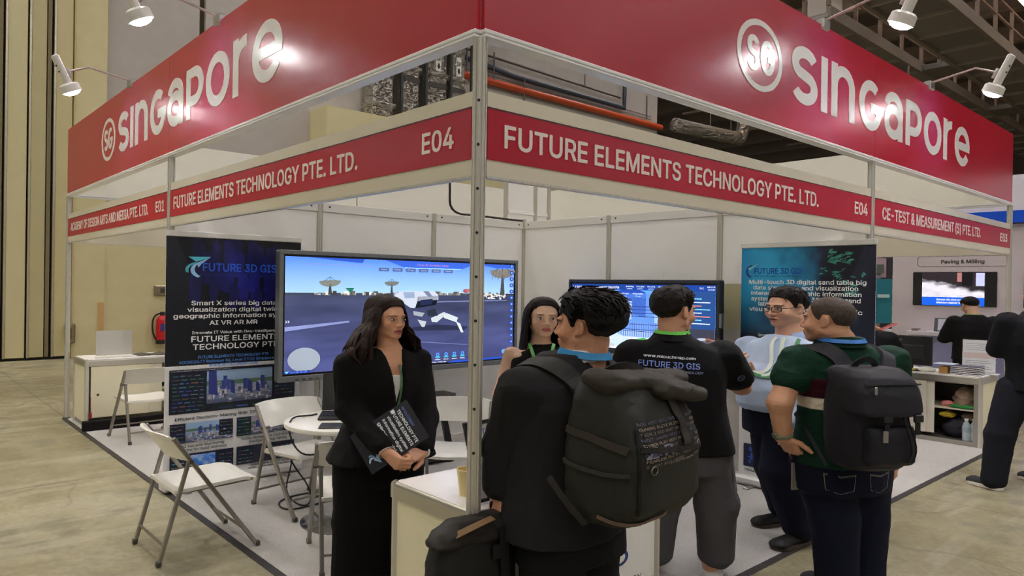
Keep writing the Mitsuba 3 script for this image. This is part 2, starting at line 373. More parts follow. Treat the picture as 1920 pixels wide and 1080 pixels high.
# high-bay lamps of the hall (they light the place)
for i in range(6):
    for j in range(6):
        lx, ly = -14 + 7.0 * i, -19 + 6.6 * j
        warm = (1.0, .95, .82) if lx < 0 else (1.0, .96, .95)
        k = thing('high_bay_lamp', 'square high bay lamp panel under the hall ceiling', 'lamp', 'high bay lamps of the hall')
        part(k, 'stem', box(lx - .04, ly - .04, 13.8, lx + .04, ly + .04, 14.985), 'paint', lin(90, 88, 84), smooth=False)
        part(k, 'housing', box(lx - .85, ly - .85, 13.62, lx + .85, ly + .85, 13.8), 'paint', lin(90, 88, 84), smooth=False)
        m = trimesh.Trimesh([[lx - .8, ly - .8, 13.6], [lx + .8, ly - .8, 13.6], [lx + .8, ly + .8, 13.6], [lx - .8, ly + .8, 13.6]], [[0, 2, 1], [0, 3, 2]], process=False)
        part(k, 'diffuser', m, 'paint', (.5, .5, .5), False, emitter={'type': 'area', 'radiance': rgb([HALL_LAMP_L * v for v in warm])})
# warm tube lights above the catwalks on the right
for i, (xx, yy, z) in enumerate([(25, 6.6, 11.6), (28, 4.4, 11.8), (33, 7.2, 11.9), (40, 6.3, 11.8), (24.2, 12.4, 9.9), (19.8, 2.0, 10.2), (31, 2.2, 11.6), (36, 10.5, 11.8)]):
    k = thing('tube_lamp', 'warm white tube lamp between the catwalks under the roof', 'lamp', 'tube lamps under the roof')
    part(k, 'housing', box(xx - .75, yy - .14, z + .03, xx + .75, yy + .14, z + .12), 'paint', lin(120, 104, 90), smooth=False)
    for dx in (-.6, .6): part(k, 'hanger', tube([(xx + dx, yy, z + .1), (xx + dx, yy, 14.985)], .012, 5), 'paint', lin(90, 80, 72), smooth=False)
    part(k, 'tube', box(xx - .7, yy - .1, z - .03, xx + .7, yy + .1, z + .03, .02), 'paint', (.5, .5, .5), False, emitter={'type': 'area', 'radiance': rgb((16, 10.5, 6))})

def catwalk(y0, y1, x0, x1, z, label):
    c = thing('catwalk', label, 'catwalk')
    xx = x0; i = 0
    while xx < x1:
        L = min(1.5, x1 - xx)
        part(c, 'floor_panel', box(xx + .02, y0 + .06, z + (i % 2) * .012, xx + L - .02, y1 - .06, z + .06), 'paint', lin(*[(118, 112, 106), (108, 102, 97)][i % 2]), smooth=False)
        part(c, 'cross_rib', box(xx - .03, y0, z - .06, xx + .05, y1, z + .02), 'paint', lin(142, 134, 126), smooth=False)
        xx += 1.5; i += 1
    for yy in (y0, y1):
        part(c, 'side_beam', box(x0, yy - .05, z - .08, x1, yy + .05, z + .2), 'paint', lin(120, 110, 100), smooth=False)
        for zz in (.65, 1.1): part(c, 'rail', box(x0, yy - .025, z + zz, x1, yy + .025, z + zz + .05), 'paint', lin(120, 98, 84), smooth=False)
        for px in np.arange(x0, x1, 1.5): part(c, 'post', box(px - .04, yy - .04, z + .2, px + .04, yy + .04, z + 1.15), 'paint', lin(112, 90, 76), smooth=False)
    return c
catwalk(5.2, 6.5, 14.6, 40, 8.0, 'steel catwalk with railings hanging above the right fascia, farther from the aisle')
catwalk(3.05, 4.35, 13.2, 34, 8.0, 'steel catwalk with wide grey underside at the upper right corner')
cr = catwalk(1.0, 2.2, 24, 44, 9.2, 'farther steel catwalk beyond the right-hand flood lamp')
for i, (xx, y0, y1) in enumerate([(20.5, 4.35, 5.2), (27, 4.35, 5.2)]):
    single('catwalk_bridge', box(xx, y0, 7.95, xx + 1.2, y1, 8.1), 'paint', lin(104, 98, 92), ['short steel bridge joining the two catwalks, nearer one', 'short steel bridge joining the two catwalks, farther one'][i], 'bridge', smooth=False)
cb = thing('control_cabinet', 'pale control cabinet standing on the catwalk above the fascia', 'cabinet')
part(cb, 'case', box(15.0, 5.35, 8.1, 15.7, 5.9, 9.3, .02), 'paint', lin(170, 160, 150))
part(cb, 'door', box(15.06, 5.33, 8.2, 15.64, 5.352, 9.25, .006), 'paint', lin(182, 172, 162))
part(cb, 'window', box(15.2, 5.325, 8.7, 15.5, 5.335, 9.05), 'paint', lin(90, 80, 74), smooth=False)
cc = thing('dome_camera', 'dome security camera on a pole below the catwalk', 'camera')
part(cc, 'pole', tube([(19.6, 5.2, 7.98), (19.6, 5.2, 7.15)], .035, 8), 'paint', lin(130, 122, 112), smooth=True)
part(cc, 'housing', lathe([(0, .12), (.2, .12), (.22, 0), (0, 0)], 20), 'paint', lin(140, 136, 130), M=rotz(0, (19.6, 5.2, 7.05)))
part(cc, 'dome', lathe([(.17, 0), (.15, -.09), (.09, -.15), (0, -.17)], 20), 'gloss', lin(40, 38, 38), M=rotz(0, (19.6, 5.2, 7.05)))
fd = thing('foil_pipe', 'horizontal foil wrapped pipe with an elbow beyond the grey wall end', 'pipe')
part(fd, 'run', tube(spline([(20.6, 13.6, 7.75), (23.0, 13.3, 7.72), (24.2, 13.1, 7.7)], 16), .26, 14), 'foil', WHITE, smooth=True)
for xx, yy in ((22.6, 13.35), (23.8, 13.17)): part(fd, 'hanger', tube([(xx, yy, 7.9), (xx, yy, 15)], .02, 5), 'paint', lin(100, 92, 84), smooth=False)
part(fd, 'riser', tube(spline([(24.2, 13.1, 7.6), (24.4, 13.05, 7.9), (24.4, 13.0, 8.8)], 12), .26, 14), 'foil', WHITE, smooth=True)
for i in range(4):
    single('hanging_truss', cat([box(26 + 5 * i, 9, 9.6, 26.12 + 5 * i, 17, 9.7), box(26 + 5 * i, 9, 10.3, 26.12 + 5 * i, 17, 10.4)] + [bar((26.06 + 5 * i, 9 + .8 * q, 9.65), (26.06 + 5 * i, 9.8 + .8 * q, 10.35) if q % 2 else (26.06 + 5 * i, 9 + .8 * q, 10.35), .05, .05) for q in range(10)] + [box(26.04 + 5 * i, yy, 10.4, 26.08 + 5 * i, yy + .04, 15) for yy in (9.5, 13, 16.5)]), 'paint', lin(140, 124, 110),
           'dark steel truss behind the end of the grey wall, ' + ['nearest', 'second nearest', 'third nearest', 'farthest'][i] + ' of four', 'truss', 'trusses beyond the grey wall', smooth=False)
# ------------------------------------------------------------------ the island of four booths
XW = YWL = 3.78                      # partition lines
RED, CREAM, PANEL = lin(168, 20, 42), lin(212, 204, 184), lin(238, 236, 232)
ZB0, ZB1, S0, S1, S2, S3, ZW = 2.608, 3.394, 2.072, 2.140, 2.338, 2.405, 2.367
_oct = Point(0, 0).buffer(.0285, quad_segs=2)
for _a in range(8):
    _oct = _oct.difference(affinity.rotate(sbox(.0215, -.0035, .04, .0035), 45 * _a + 22.5, origin=(0, 0)))
def post(x, y, z0, z1, label):
    k = thing('booth_post', label, 'post', kind='thing')
    part(k, 'extrusion', prism(_oct, z1 - z0, rotz(0, (x, y, z0))), 'aluminium', WHITE, smooth=False)
    if z0 < .1: part(k, 'foot', lathe([(0, 0), (.04, 0), (.04, .012), (0, .012)], 16), 'metal', lin(120, 118, 112), M=rotz(0, (x, y, .004)))
    return k
cp = post(0, 0, .004, ZB0, 'slotted aluminium corner post in the middle, below the fascia corner')
for i in range(9): part(cp, 'screw_hole', lathe([(0, 0), (.006, 0), (.006, .004), (0, .004)], 8), 'paint', lin(30, 28, 26), M=frame((-.0268 * .707, -.0268 * .707, 1.0 + i * .17), (.707, -.707, 0)))
post(0, YWL, .004, ZB0, 'aluminium post between the two left-hand name boards')
post(0, IS, .004, ZB0, 'aluminium end post at the far left of the stand')
post(XW, 0, .004, ZB0, 'aluminium post between the two right-hand name boards')
post(IS, 0, .004, ZB0, 'aluminium end post at the far right of the stand')
post(XW, YWL, .004, 2.4, 'square-set aluminium post in the inner corner of the white walls')
for x, y, t in [(XW, IS, 'aluminium post carrying the rear fascia above the inner wall'), (IS, IS, 'aluminium post at the rear corner of the stand'), (IS, YWL, 'aluminium post at the rear of the right-hand booths')]: post(x, y, .004, ZB0, t)

def partition(axis, fixed, a0, a1, wallname, col=PANEL, mods=3, n0=0):
    """a white shell wall: panels between slim posts, with a top and a bottom rail; each panel a part"""
    w = thing(wallname, kind='structure'); L = (a1 - a0) / mods
    def bx(u0, z0, u1, z1, d0, d1, c=0):
        return box(u0, fixed + d0, z0, u1, fixed + d1, z1, c) if axis == 'x' else box(fixed + d0, u0, z0, fixed + d1, u1, z1, c)
    for i in range(mods):
        u0, u1 = a0 + i * L, a0 + (i + 1) * L
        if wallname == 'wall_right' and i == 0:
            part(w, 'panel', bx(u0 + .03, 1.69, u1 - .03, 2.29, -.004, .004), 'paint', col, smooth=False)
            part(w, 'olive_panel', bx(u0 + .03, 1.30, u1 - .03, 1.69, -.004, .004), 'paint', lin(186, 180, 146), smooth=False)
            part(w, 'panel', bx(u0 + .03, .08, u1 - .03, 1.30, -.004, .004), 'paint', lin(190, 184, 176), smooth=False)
        else:
            part(w, 'panel', bx(u0 + .03, .08, u1 - .03, 2.29, -.004, .004), 'paint', col, smooth=False)
        part(w, 'top_rail', bx(u0 + .025, 2.285, u1 - .025, ZW, -.016, .016, .003), 'paint', lin(222, 219, 212), smooth=False)
        part(w, 'bottom_rail', bx(u0 + .025, .004, u1 - .025, .085, -.016, .016, .003), 'paint', lin(214, 210, 204), smooth=False)
        for u in (u0 + .09, u1 - .09):
            part(w, 'screw', bx(u - .009, 2.325, u + .009, 2.34, -.018, .018), 'paint', lin(60, 58, 56), smooth=False)
        if i: part(w, 'slim_post', prism(_oct, ZW - .004, rotz(0, (u0, fixed, .004) if axis == 'x' else (fixed, u0, .004))), 'aluminium', WHITE, smooth=False)
    return w
partition('x', YWL, 0, XW, 'wall_left')
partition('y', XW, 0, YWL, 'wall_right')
partition('x', YWL, XW, IS, 'wall_rear_right')
partition('y', XW, YWL, IS, 'wall_rear_left')

# ---- name boards
def name_board(M, L, text, tx, num, nx_, label, front=True):
    k = thing('name_board', label, 'sign', 'name boards of the booths' if not front else None)
    def put(n, x0, y0, z0, x1, y1, z1, b, c, cc=0): return part(k, n, box(x0, y0, z0, x1, y1, z1, cc), b, c, False, M)
    put('board', .03, S0, -.012, L - .03, S3, .012, 'gloss', CREAM)
    put('lower_rail', .03, S0 - .006, -.014, L - .03, S0 + .004, .014, 'aluminium', WHITE)
    if front:
        r = put('red_strip', .03, S1, .012, L - .03, S2, .016, 'print', RED)
        put('shadow_gap', .03, S2, .012, L - .03, S2 + .007, .0165, 'paint', lin(70, 16, 24))  # solid dark strip, coloured in as the shadow line above the red
        M2 = M.copy(); M2[:3, 3] = M2[:3, 3] + M2[:3, 2] * .016
        tc = lin(226, 214, 210)
        lettering(r, text, M2, tx[0], tx[1], 2.197, .088, tc)
        lettering(r, num, M2, nx_[0], nx_[1], 2.199, .084, tc)
    return k
ML, MR = frame((0, IS, 0), NX), frame((0, 0, 0), NY)
FE_T = 'FUTURE ELEMENTS TECHNOLOGY PTE. LTD.'
name_board(frame((0, YWL, 0), NX), YWL, FE_T, (YWL - 3.66, YWL - .897), 'E04', (YWL - .36, YWL - .14), 'long red name board reading FUTURE ELEMENTS and E04, left of the corner post')
name_board(frame((0, IS, 0), NX), IS - YWL, 'ACADEMY OF DESIGN ARTS AND MEDIA PTE. LTD.', (IS - 7.37, IS - 4.325), 'E01', (IS - 4.119, IS - 3.896), 'red name board reading ACADEMY OF DESIGN ARTS and E01 at the far left')
name_board(frame((0, 0, 0), NY), XW, FE_T, (.117, 2.884), 'E04', (3.454, 3.677), 'long red name board reading FUTURE ELEMENTS and E04, right of the corner post')
name_board(frame((XW, 0, 0), NY), IS - XW, 'CE-TEST & MEASUREMENT (S) PTE. LTD.', (3.957 - XW, 6.454 - XW), 'E03', (7.15 - XW, 7.416 - XW), 'red name board reading CE-TEST and E03 at the far right')
for a, b, t in [((IS, 0, 0), (IS, YWL, 0), 'plain back of the name board behind the CE-TEST booth'), ((IS, YWL, 0), (IS, IS, 0), 'plain back of the rear name board farthest from the aisle'), ((IS, IS, 0), (XW, IS, 0), 'plain back of the rear name board behind the inner wall'), ((XW, IS, 0), (0, IS, 0), 'plain back of the name board behind the far-left counter')]:
    a, b = np.array(a), np.array(b)
    name_board(frame(a, b - a), np.linalg.norm(b - a), '', None, '', None, t, front=False)

# ---- the tall red fascia
def arc(cx, cy, rx, ry, a0, a1, n=28):
    a = np.radians(np.linspace(a0, a1, n)); return list(zip(cx + rx * np.cos(a), cy + ry * np.sin(a)))
def glyph(ch, w, t=.2):
    a, b = t / 2, w - t / 2; c, d = t / 2, 1 - t / 2; m = w / 2; rx = (b - a) / 2; h = d - c; E = []
    if ch == 'S':
        E = [arc(m, d - h / 4, rx, h / 4, 25, 235, 30) + arc(m, c + h / 4, rx, h / 4, 62, -155, 30)]
    elif ch == 'I': E = [[(m, 0), (m, 1)]]
    elif ch == 'n': E = [[(a, 0), (a, 1)], [(a, .5)] + arc(m, d - .3, rx, .3, 180, 0) + [(b, 0)]]
    elif ch == 'G': E = [arc(m, .5, rx, h / 2, 52, 352, 50), [(b + t / 2, .46), (m * 1.0, .46)]]
    elif ch == 'a': E = [arc(m, d - .27, rx, .27, 165, 0) + [(b, 0)], arc(m, c + .27, rx, .27, 0, 360, 50)]
    elif ch == 'P': E = [[(a, 0), (a, 1)], [(a, d), (m, d)] + arc(m, d - .28, rx, .28, 90, -90) + [(a, d - .56)]]
    elif ch == 'O': E = [arc(m, .5, rx, h / 2, 0, 360, 60)]
    elif ch == 'r': E = [[(a, 0), (a, 1)], [(a, .45)] + arc(a + (b - a) * .95, d - .32, (b - a) * .95, .32, 180, 88)]
    elif ch == 'e': E = [arc(m, .5, rx, h / 2, 0, 325, 50), [(a, .5), (b + t * .42, .5)]]
    return unary_union([LineString(e).buffer(t / 2, cap_style='flat', join_style='round', quad_segs=6) for e in E])
SPANS = [(2.474, 2.83), (2.877, 2.978), (3.036, 3.41), (3.485, 3.90), (3.945, 4.319), (4.387, 4.745), (4.799, 5.233), (5.291, 5.56), (5.60, 6.031)]
def logo(parent, M, x_off):
    """x_off: where the aisle-side logo starts on this face, against the right-hand one"""
    h, z0 = .365, 2.825; col = lin(222, 216, 214)
    ring = Point(0, 0).buffer(.206, quad_segs=16).difference(Point(0, 0).buffer(.172, quad_segs=16))
    sg = unary_union([affinity.translate(affinity.scale(glyph('S', .5, .17), .215, .205, origin=(0, 0)), -.118, -.1), affinity.translate(affinity.scale(glyph('G', .62, .17), .215, .205, origin=(0, 0)), -.002, -.1)])
    emblem = affinity.translate(affinity.scale(unary_union([ring, sg]), 1.27, 1, origin=(0, 0)), 2.095 + x_off, 3.01)
    part(parent, 'round_emblem', prism(emblem, .003), 'foil_print', col, False, M)
    for ch, (a, b) in zip('SInGaPOre', SPANS):
        w = (b - a) / 1.27 / h
        g = affinity.translate(affinity.scale(glyph(ch, w, min(.2, w)), 1.27 * h, h, origin=(0, 0)), a + x_off, z0)
        part(parent, 'letter', prism(g, .003), 'foil_print', col, False, M)
def fascia(M, L, label, front=True, x_off=0):
    k = thing('fascia', label, 'sign')
    for a, b in ((0, XW), (XW, L)):
        if front: part(k, 'red_panel', box(a + .002, ZB0 + .03, 0, b - .002, ZB1, .02), 'foil_print', RED, False, M)
        else: part(k, 'outer_panel', box(a + .002, ZB0 + .03, 0, b - .002, ZB1, .02), 'print', RED, False, M)
        part(k, 'back_panel', box(a + .01, ZB0 + .035, -.03, b - .01, ZB1 - .004, 0), 'paint', lin(236, 233, 222), False, M)
    part(k, 'bottom_rail', cat([box(0, ZB0, -.034, L, ZB0 + .012, .03, .003), box(0, ZB0 + .016, -.034, L, ZB0 + .034, .027, .004)]), 'gloss', lin(226, 226, 226), False, M)
    if front:
        M2 = M.copy(); M2[:3, 3] = M2[:3, 3] + M2[:3, 2] * .02
        logo(k, M2, x_off)
    return k
fascia(frame((0, 0, 0), NY), IS, 'tall red fascia with the white Singapore logo on the right-hand side')
fascia(frame((0, IS, 0), NX), IS, 'tall red fascia with the white Singapore logo on the left-hand side', True, (IS - 5.675) - 2.095)
fascia(frame((IS, 0, 0), (0, 1, 0)), IS, 'white back of the far right fascia of the stand', False)
fascia(frame((IS, IS, 0), (-1, 0, 0)), IS, 'white back of the far rear fascia of the stand', False)

# ---- flood lamps on arms
def flood(base, tip, label, group=None):
    k = thing('flood_lamp', label, 'lamp', group)
    base, tip = np.array(base, float), np.array(tip, float)
    out = tip - base; out[2] = 0; out /= np.linalg.norm(out)
    ax = np.array([0, 0, -1.0]) * .90 - out * .44; ax /= np.linalg.norm(ax)        # where it shines
    top = tip - ax * .27
    part(k, 'arm', tube([base + (0, 0, .03), top * .6 + base * .4 + (0, 0, .03), top + ax * .1], .009, 8), 'metal', lin(200, 196, 190), smooth=True)
    part(k, 'clamp', box(-.03, -.05, -.03, .03, .05, .045, .01), 'metal', lin(190, 188, 184), M=rotz(math.atan2(out[1], out[0]), base))
    part(k, 'swivel', tube([top + ax * .05 - out * .05, top + ax * .13 - out * .05], .018, 8), 'metal', lin(206, 204, 200), smooth=True)
    s = np.cross(ax, out); s /= np.linalg.norm(s); F = np.eye(4); F[:3, 0] = s; F[:3, 1] = np.cross(ax, s); F[:3, 2] = ax; F[:3, 3] = top
    part(k, 'housing', cat([box(-.042, -.022, -.05, .042, .022, .205, .012), lathe([(0, .19), (.058, .19), (.076, .205), (.079, .262), (.072, .262), (.066, .25), (0, .25)], 28)]), 'gloss', lin(222, 220, 216), M=F)
    for z in (.03, .08): part(k, 'slot', box(-.016, -.0245, z, .016, .0245, z + .012), 'paint', lin(60, 58, 56), False, F)
    m = lathe([(0, .292), (.03, .289), (.056, .278), (.07, .262)], 28)
    m = trimesh.Trimesh(m.vertices, m.faces, process=False)
    if m.face_normals[:, 2].mean() < 0: m.invert()
    part(k, 'lens', m, 'paint', (.5, .5, .5), False, F, emitter={'type': 'area', 'radiance': rgb((FLOOD_L, FLOOD_L * .97, FLOOD_L * .97))})
flood((-.01, 2.757, 3.395), (-.49, 2.757, 3.27), 'white flood lamp on an arm over the left fascia, nearer the corner')
flood((-.01, 4.896, 3.395), (-.48, 4.84, 3.22), 'white flood lamp on an arm at the far left of the left fascia')
flood((2.916, -.01, 3.395), (2.90, -.49, 3.27), 'white flood lamp on an arm over the right fascia, nearer the corner')
flood((4.944, -.01, 3.395), (4.92, -.47, 3.24), 'white flood lamp on an arm at the far right of the right fascia')
# black cable hanging from the fascia
single('hanging_cable', tube(spline([(2.66, 3.70, 3.2), (2.67, 3.72, 2.73), (2.675, 3.72, 2.57), (2.70, 3.735, 2.455), (2.77, 3.75, 2.405), (2.94, 3.77, 2.388), (3.38, 3.775, 2.385), (3.74, 3.77, 2.38)], 40), .012, 6), 'paint', lin(22, 22, 22), 'black cable hanging down onto the white inner wall left of the post', 'cable', smooth=True)
tw = thing('tower_panel', 'narrow white panel column rising behind the inner corner of the walls', 'panel')
for x0, x1 in ((3.99, 4.42), (4.48, 4.66)):
    part(tw, 'panel', box(x0, 4.296, .1, x1, 4.304, 3.3), 'paint', PANEL, False)
for x0 in (3.96, 4.45, 4.69): part(tw, 'slim_post', prism(_oct, 3.3, rotz(0, (x0, 4.3, .004))), 'aluminium', WHITE, smooth=False)
part(tw, 'cross_rail', box(4.0, 4.285, 2.52, 4.67, 4.315, 2.56, .004), 'paint', PANEL, False)
# ------------------------------------------------------------------ furniture
SEATW, ALU = lin(222, 219, 210), lin(150, 146, 138)
def folding_chair(x, y, rot, label):
    """front feet towards local +x; 0.74 high, slim square tube frame, white shell seat and curved back"""
    k = thing('folding_chair', label, 'chair'); M = rotz(rot, (x, y, .004)); hw = .268
    for s in (-1, 1):
        part(k, 'long_leg', bar((-.222, s * hw, .735), (.285, s * hw, 0), .026, .024, .004), 'metal', ALU, M=M)
        part(k, 'rear_leg', bar((-.122, s * (hw - .028), .585), (-.285, s * (hw - .028), 0), .024, .022, .004), 'metal', ALU, M=M)
        part(k, 'hinge', tube([(-.122, s * (hw - .046), .585), (-.122, s * (hw + .016), .585)], .014, 10), 'metal', lin(110, 108, 104), M=M)
        part(k, 'rubber_foot', box(.268, s * hw - .016, 0, .296, s * hw + .016, .03, .004), 'paint', lin(60, 58, 56), M=M)
        part(k, 'rubber_foot', box(-.298, s * (hw - .028) - .015, 0, -.27, s * (hw - .028) + .015, .03, .004), 'paint', lin(60, 58, 56), M=M)
        part(k, 'seat_rail', bar((-.19, s * (hw - .05), .398), (.27, s * (hw - .05), .412), .018, .018, .003), 'metal', ALU, M=M)
    part(k, 'crossbar', tube([(.2, -hw, .122), (.2, hw, .122)], .008, 8), 'metal', ALU, M=M, smooth=True)
    part(k, 'crossbar', tube([(-.256, -hw + .03, .11), (-.256, hw - .03, .11)], .008, 8), 'metal', ALU, M=M, smooth=True)
    # dished seat
    n, m = 18, 16; V = []; F = []
    for side in (0, 1):
        for i in range(n + 1):
            for j in range(m + 1):
                u, v = i / n, j / m; a, b = 2 * u - 1, 2 * v - 1
                xx = -.2 + .49 * u; yy = (hw - .03) * b * (1 - .05 * u)
                r2 = a * a * .8 + b * b
                zz = .418 + .018 * u - .014 * max(0, 1 - r2) ** .7 - .02 * max(0, u - .85) / .15 - (.02 if side else 0)
                V.append((xx, yy, zz))
    N = (n + 1) * (m + 1)
    for i in range(n):
        for j in range(m):
            a = i * (m + 1) + j; b = a + 1; c = a + m + 1; d = c + 1
            F += [(a, c, d), (a, d, b), (N + a, N + d, N + c), (N + a, N + b, N + d)]
    for i in range(n):
        for j in (0, m):
            a = i * (m + 1) + j; c = a + m + 1; q = [(a, N + a, N + c), (a, N + c, c)]
            F += q if j == 0 else [t[::-1] for t in q]
    for j in range(m):
        for i in (0, n):
            a = i * (m + 1) + j; b = a + 1; q = [(a, b, N + b), (a, N + b, N + a)]
            F += q if i == 0 else [t[::-1] for t in q]
    me = trimesh.Trimesh(V, F, process=False); me.fix_normals()
    part(k, 'seat', me, 'gloss', SEATW, 40, M)
    # curved backrest
    V = []; F = []; n, m = 20, 8
    for side in (0, 1):
        for i in range(n + 1):
            for j in range(m + 1):
                b = 2 * i / n - 1; v = j / m
                zz = .585 + .17 * v - (.05 * (1 - v)) * (1 - b * b) * .0; xx = -.125 - (zz - .585) * .62 - .055 * (1 - b * b) + (.0 if side else .018) - .02 * v * v
                V.append((xx, (hw - .004) * b, zz - .012 * abs(b) ** 4 * v))
    N = (n + 1) * (m + 1)
    for i in range(n):
        for j in range(m):
            a = i * (m + 1) + j; b = a + 1; c = a + m + 1; d = c + 1
            F += [(a, c, d), (a, d, b), (N + a, N + d, N + c), (N + a, N + b, N + d)]
    bd = [(i * (m + 1), (i + 1) * (m + 1)) for i in range(n)] + [(i * (m + 1) + m, (i + 1) * (m + 1) + m) for i in range(n)] + [(j, j + 1) for j in range(m)] + [(n * (m + 1) + j, n * (m + 1) + j + 1) for j in range(m)]
    for a, b in bd: F += [(a, b, N + b), (a, N + b, N + a)]
    me = trimesh.Trimesh(V, F, process=False); me.fix_normals()
    part(k, 'backrest', me, 'gloss', SEATW, 40, M)
    return k
folding_chair(-.222, 2.46, 0, 'white folding chair standing half on the bare floor at the mat edge')
folding_chair(.655, 2.77, math.radians(-81.5), 'white folding chair beside the round table, in front of the left roll-up banner')
folding_chair(.42, 5.93, math.radians(93), 'white folding chair at the far-left counter')
folding_chair(.465, 1.66, math.radians(68), 'white folding chair half hidden behind the woman in the black suit')
folding_chair(1.52, 2.12, math.radians(222), 'white folding chair between the woman in the black suit and the corner post')

# round table
tb = thing('round_table', 'small round white table on a chrome foot, with a laptop on it', 'table')
TX, TY, TZ = .70, 2.27, .70
TM = rotz(0, (TX, TY, .004))
part(tb, 'table_top', lathe([(0, TZ - .036), (.385, TZ - .036), (.4, TZ - .03), (.403, TZ - .016), (.4, TZ - .004), (.393, TZ), (0, TZ)], 64), 'gloss', lin(228, 224, 214), M=TM)
part(tb, 'pole', lathe([(0, .02), (.036, .02), (.036, TZ - .04), (0, TZ - .04)], 24), 'chrome', lin(200, 200, 200), M=TM)
part(tb, 'base_plate', lathe([(0, 0), (.285, 0), (.29, .006), (.27, .014), (.12, .024), (.05, .034), (.04, .05), (0, .05)], 56), 'chrome', lin(205, 205, 206), M=TM)
TT = TZ + .0045
lp = thing('laptop', 'black laptop open on the round table', 'laptop')
LM = rotz(math.radians(-33), (.80, 2.33, TT))
part(lp, 'base', box(-.23, -.14, 0, .23, .14, .02, .006), 'paint', lin(26, 26, 30), M=LM)
kb = part(lp, 'keyboard', box(-.205, -.07, .02, .205, .115, .0205), 'paint', lin(18, 18, 22), False, M=LM)
for j in range(5):
    for i in range(14):
        part(kb, 'key', box(-.2 + i * .0288, -.065 + j * .035, .0205, -.2 + i * .0288 + .024, -.065 + j * .035 + .028, .0235), 'paint', lin(40, 42, 58), False, M=LM)
lid = frame((0, .145, .022), (1, 0, 0), (0, .28, .96))
part(lp, 'lid', box(-.23, 0, -.006, .23, .27, .004, .004), 'paint', lin(22, 22, 26), M=LM @ lid)
part(lp, 'display', box(-.215, .02, .0035, .215, .255, .0045), 'gloss', lin(10, 11, 16), False, M=LM @ lid)
tp = thing('tablet', 'black tablet lying flat on the round table in front of the laptop', 'tablet')
part(tp, 'body', box(-.14, -.075, 0, .14, .075, .012, .004), 'paint', lin(34, 34, 38), M=rotz(math.radians(-35), (.56, 2.06, TT)))
part(tp, 'plate', box(.02, -.03, .012, .07, -.005, .0128), 'metal', lin(110, 110, 112), M=rotz(math.radians(-35), (.56, 2.06, TT)))
for i, (pts, lb) in enumerate([([(.62, 2.52, TT + .01), (.5, 2.5, TT + .012), (.38, 2.42, TT + .01), (.33, 2.34, .66), (.42, 2.36, .5), (.62, 2.4, .46), (.9, 2.36, .4), (.98, 2.5, .1), (1.0, 2.6, .012)], 'black cable hanging in a loop from the round table'),
                           ([(.98, 2.62, .012), (.7, 2.7, .012), (.5, 2.72, .012), (.52, 2.9, .012), (.75, 3.0, .012), (1.05, 2.95, .012), (1.4, 3.1, .012)], 'black cable winding over the carpet behind the round table'),
                           ([(.62, 2.98, .40), (.6, 2.92, .2), (.56, 2.8, .06), (.64, 2.72, .012), (.72, 2.8, .06), (.66, 2.95, .25), (.64, 3.0, .40)], 'thin black cable looping below the seat of the chair by the roll-up banner')]):
    single('cable', tube(spline(pts, 50), .006, 6), 'paint', lin(24, 24, 26), lb, 'cable', smooth=True)
single('power_adapter', box(.78, 2.86, .004, .95, 2.97, .04, .008), 'paint', lin(92, 100, 70), 'small olive power adapter on the carpet behind the round table', 'adapter')

# counters -------------------------------------------------------------
def counter(M, L, D, H, label, kind):
    """local: x along the front (0..L), y depth (0..D) away from the front, z up"""
    k = thing('counter', label, 'counter'); p = .05
    cab = 'cabinet' in kind
    part(k, 'worktop', box(.012, .012, H - .022, L - .012, D - .012, H, .004), 'gloss', lin(236, 232, 230), M=M)
    # rounded aluminium edge profile
    prof = Polygon([(0, -.075), (.03, -.075), (.03, 0), (.022, .0)] + [(.022 - .022 * math.sin(t), -.022 + .022 * math.cos(t)) for t in np.linspace(.1, math.pi / 2, 8)])
    def edge(o, d, n): part(k, 'edge_profile', prism(prof, n), 'metal', lin(214, 210, 200), 30, M @ frame(o, d, (0, 0, 1)))
    for a, b, inn in [((0, 0), (L, 0), (0, 1)), ((L, 0), (L, D), (-1, 0)), ((L, D), (0, D), (0, -1)), ((0, D), (0, 0), (1, 0))]:
        a, b = np.array([*a, H]), np.array([*b, H]); ln = np.linalg.norm(b - a); d = (b - a) / ln
        F = np.eye(4); F[:3, 0] = [*inn, 0]; F[:3, 1] = [0, 0, 1]; F[:3, 2] = np.cross(F[:3, 0], F[:3, 1]); F[:3, 3] = a if F[:3, 2] @ d > 0 else b
        part(k, 'edge_profile', prism(prof, ln), 'metal', lin(196, 192, 182), 30, M @ F)
    for x in (0, L):
        for y in (0, D):
            cx = x + (.022 if x == 0 else -.022); cy = y + (.022 if y == 0 else -.022)
            part(k, 'corner_post', lathe([(0, 0), (.024, 0), (.024, H - .012), (.018, H - .003), (0, H)], 20), 'aluminium', WHITE, M=M @ rotz(0, (cx, cy, 0)))
            part(k, 'corner_cap', lathe([(0, 0), (.007, 0), (.006, .003), (0, .003)], 10), 'paint', lin(50, 48, 44), M=M @ rotz(0, (cx, cy, H - .001)))
    part(k, 'plinth', box(.02, .015, 0, L - .02, D - .015, .05), 'metal', lin(170, 166, 158), False, M=M)
    for nme, bb in [('side_panel', (.01, .04, .05, .02, D - .04, H - .07)), ('side_panel', (L - .02, .04, .05, L - .01, D - .04, H - .07)), ('back_panel', (.04, D - .02, .05, L - .04, D - .01, H - .07))]:
        part(k, nme, box(*bb), 'paint', lin(226, 218, 188), False, M=M)
    if not cab: part(k, 'front_panel', box(.04, .01, .05, L - .04, .02, H - .07), 'paint', lin(228, 226, 222), False, M=M)
    return k
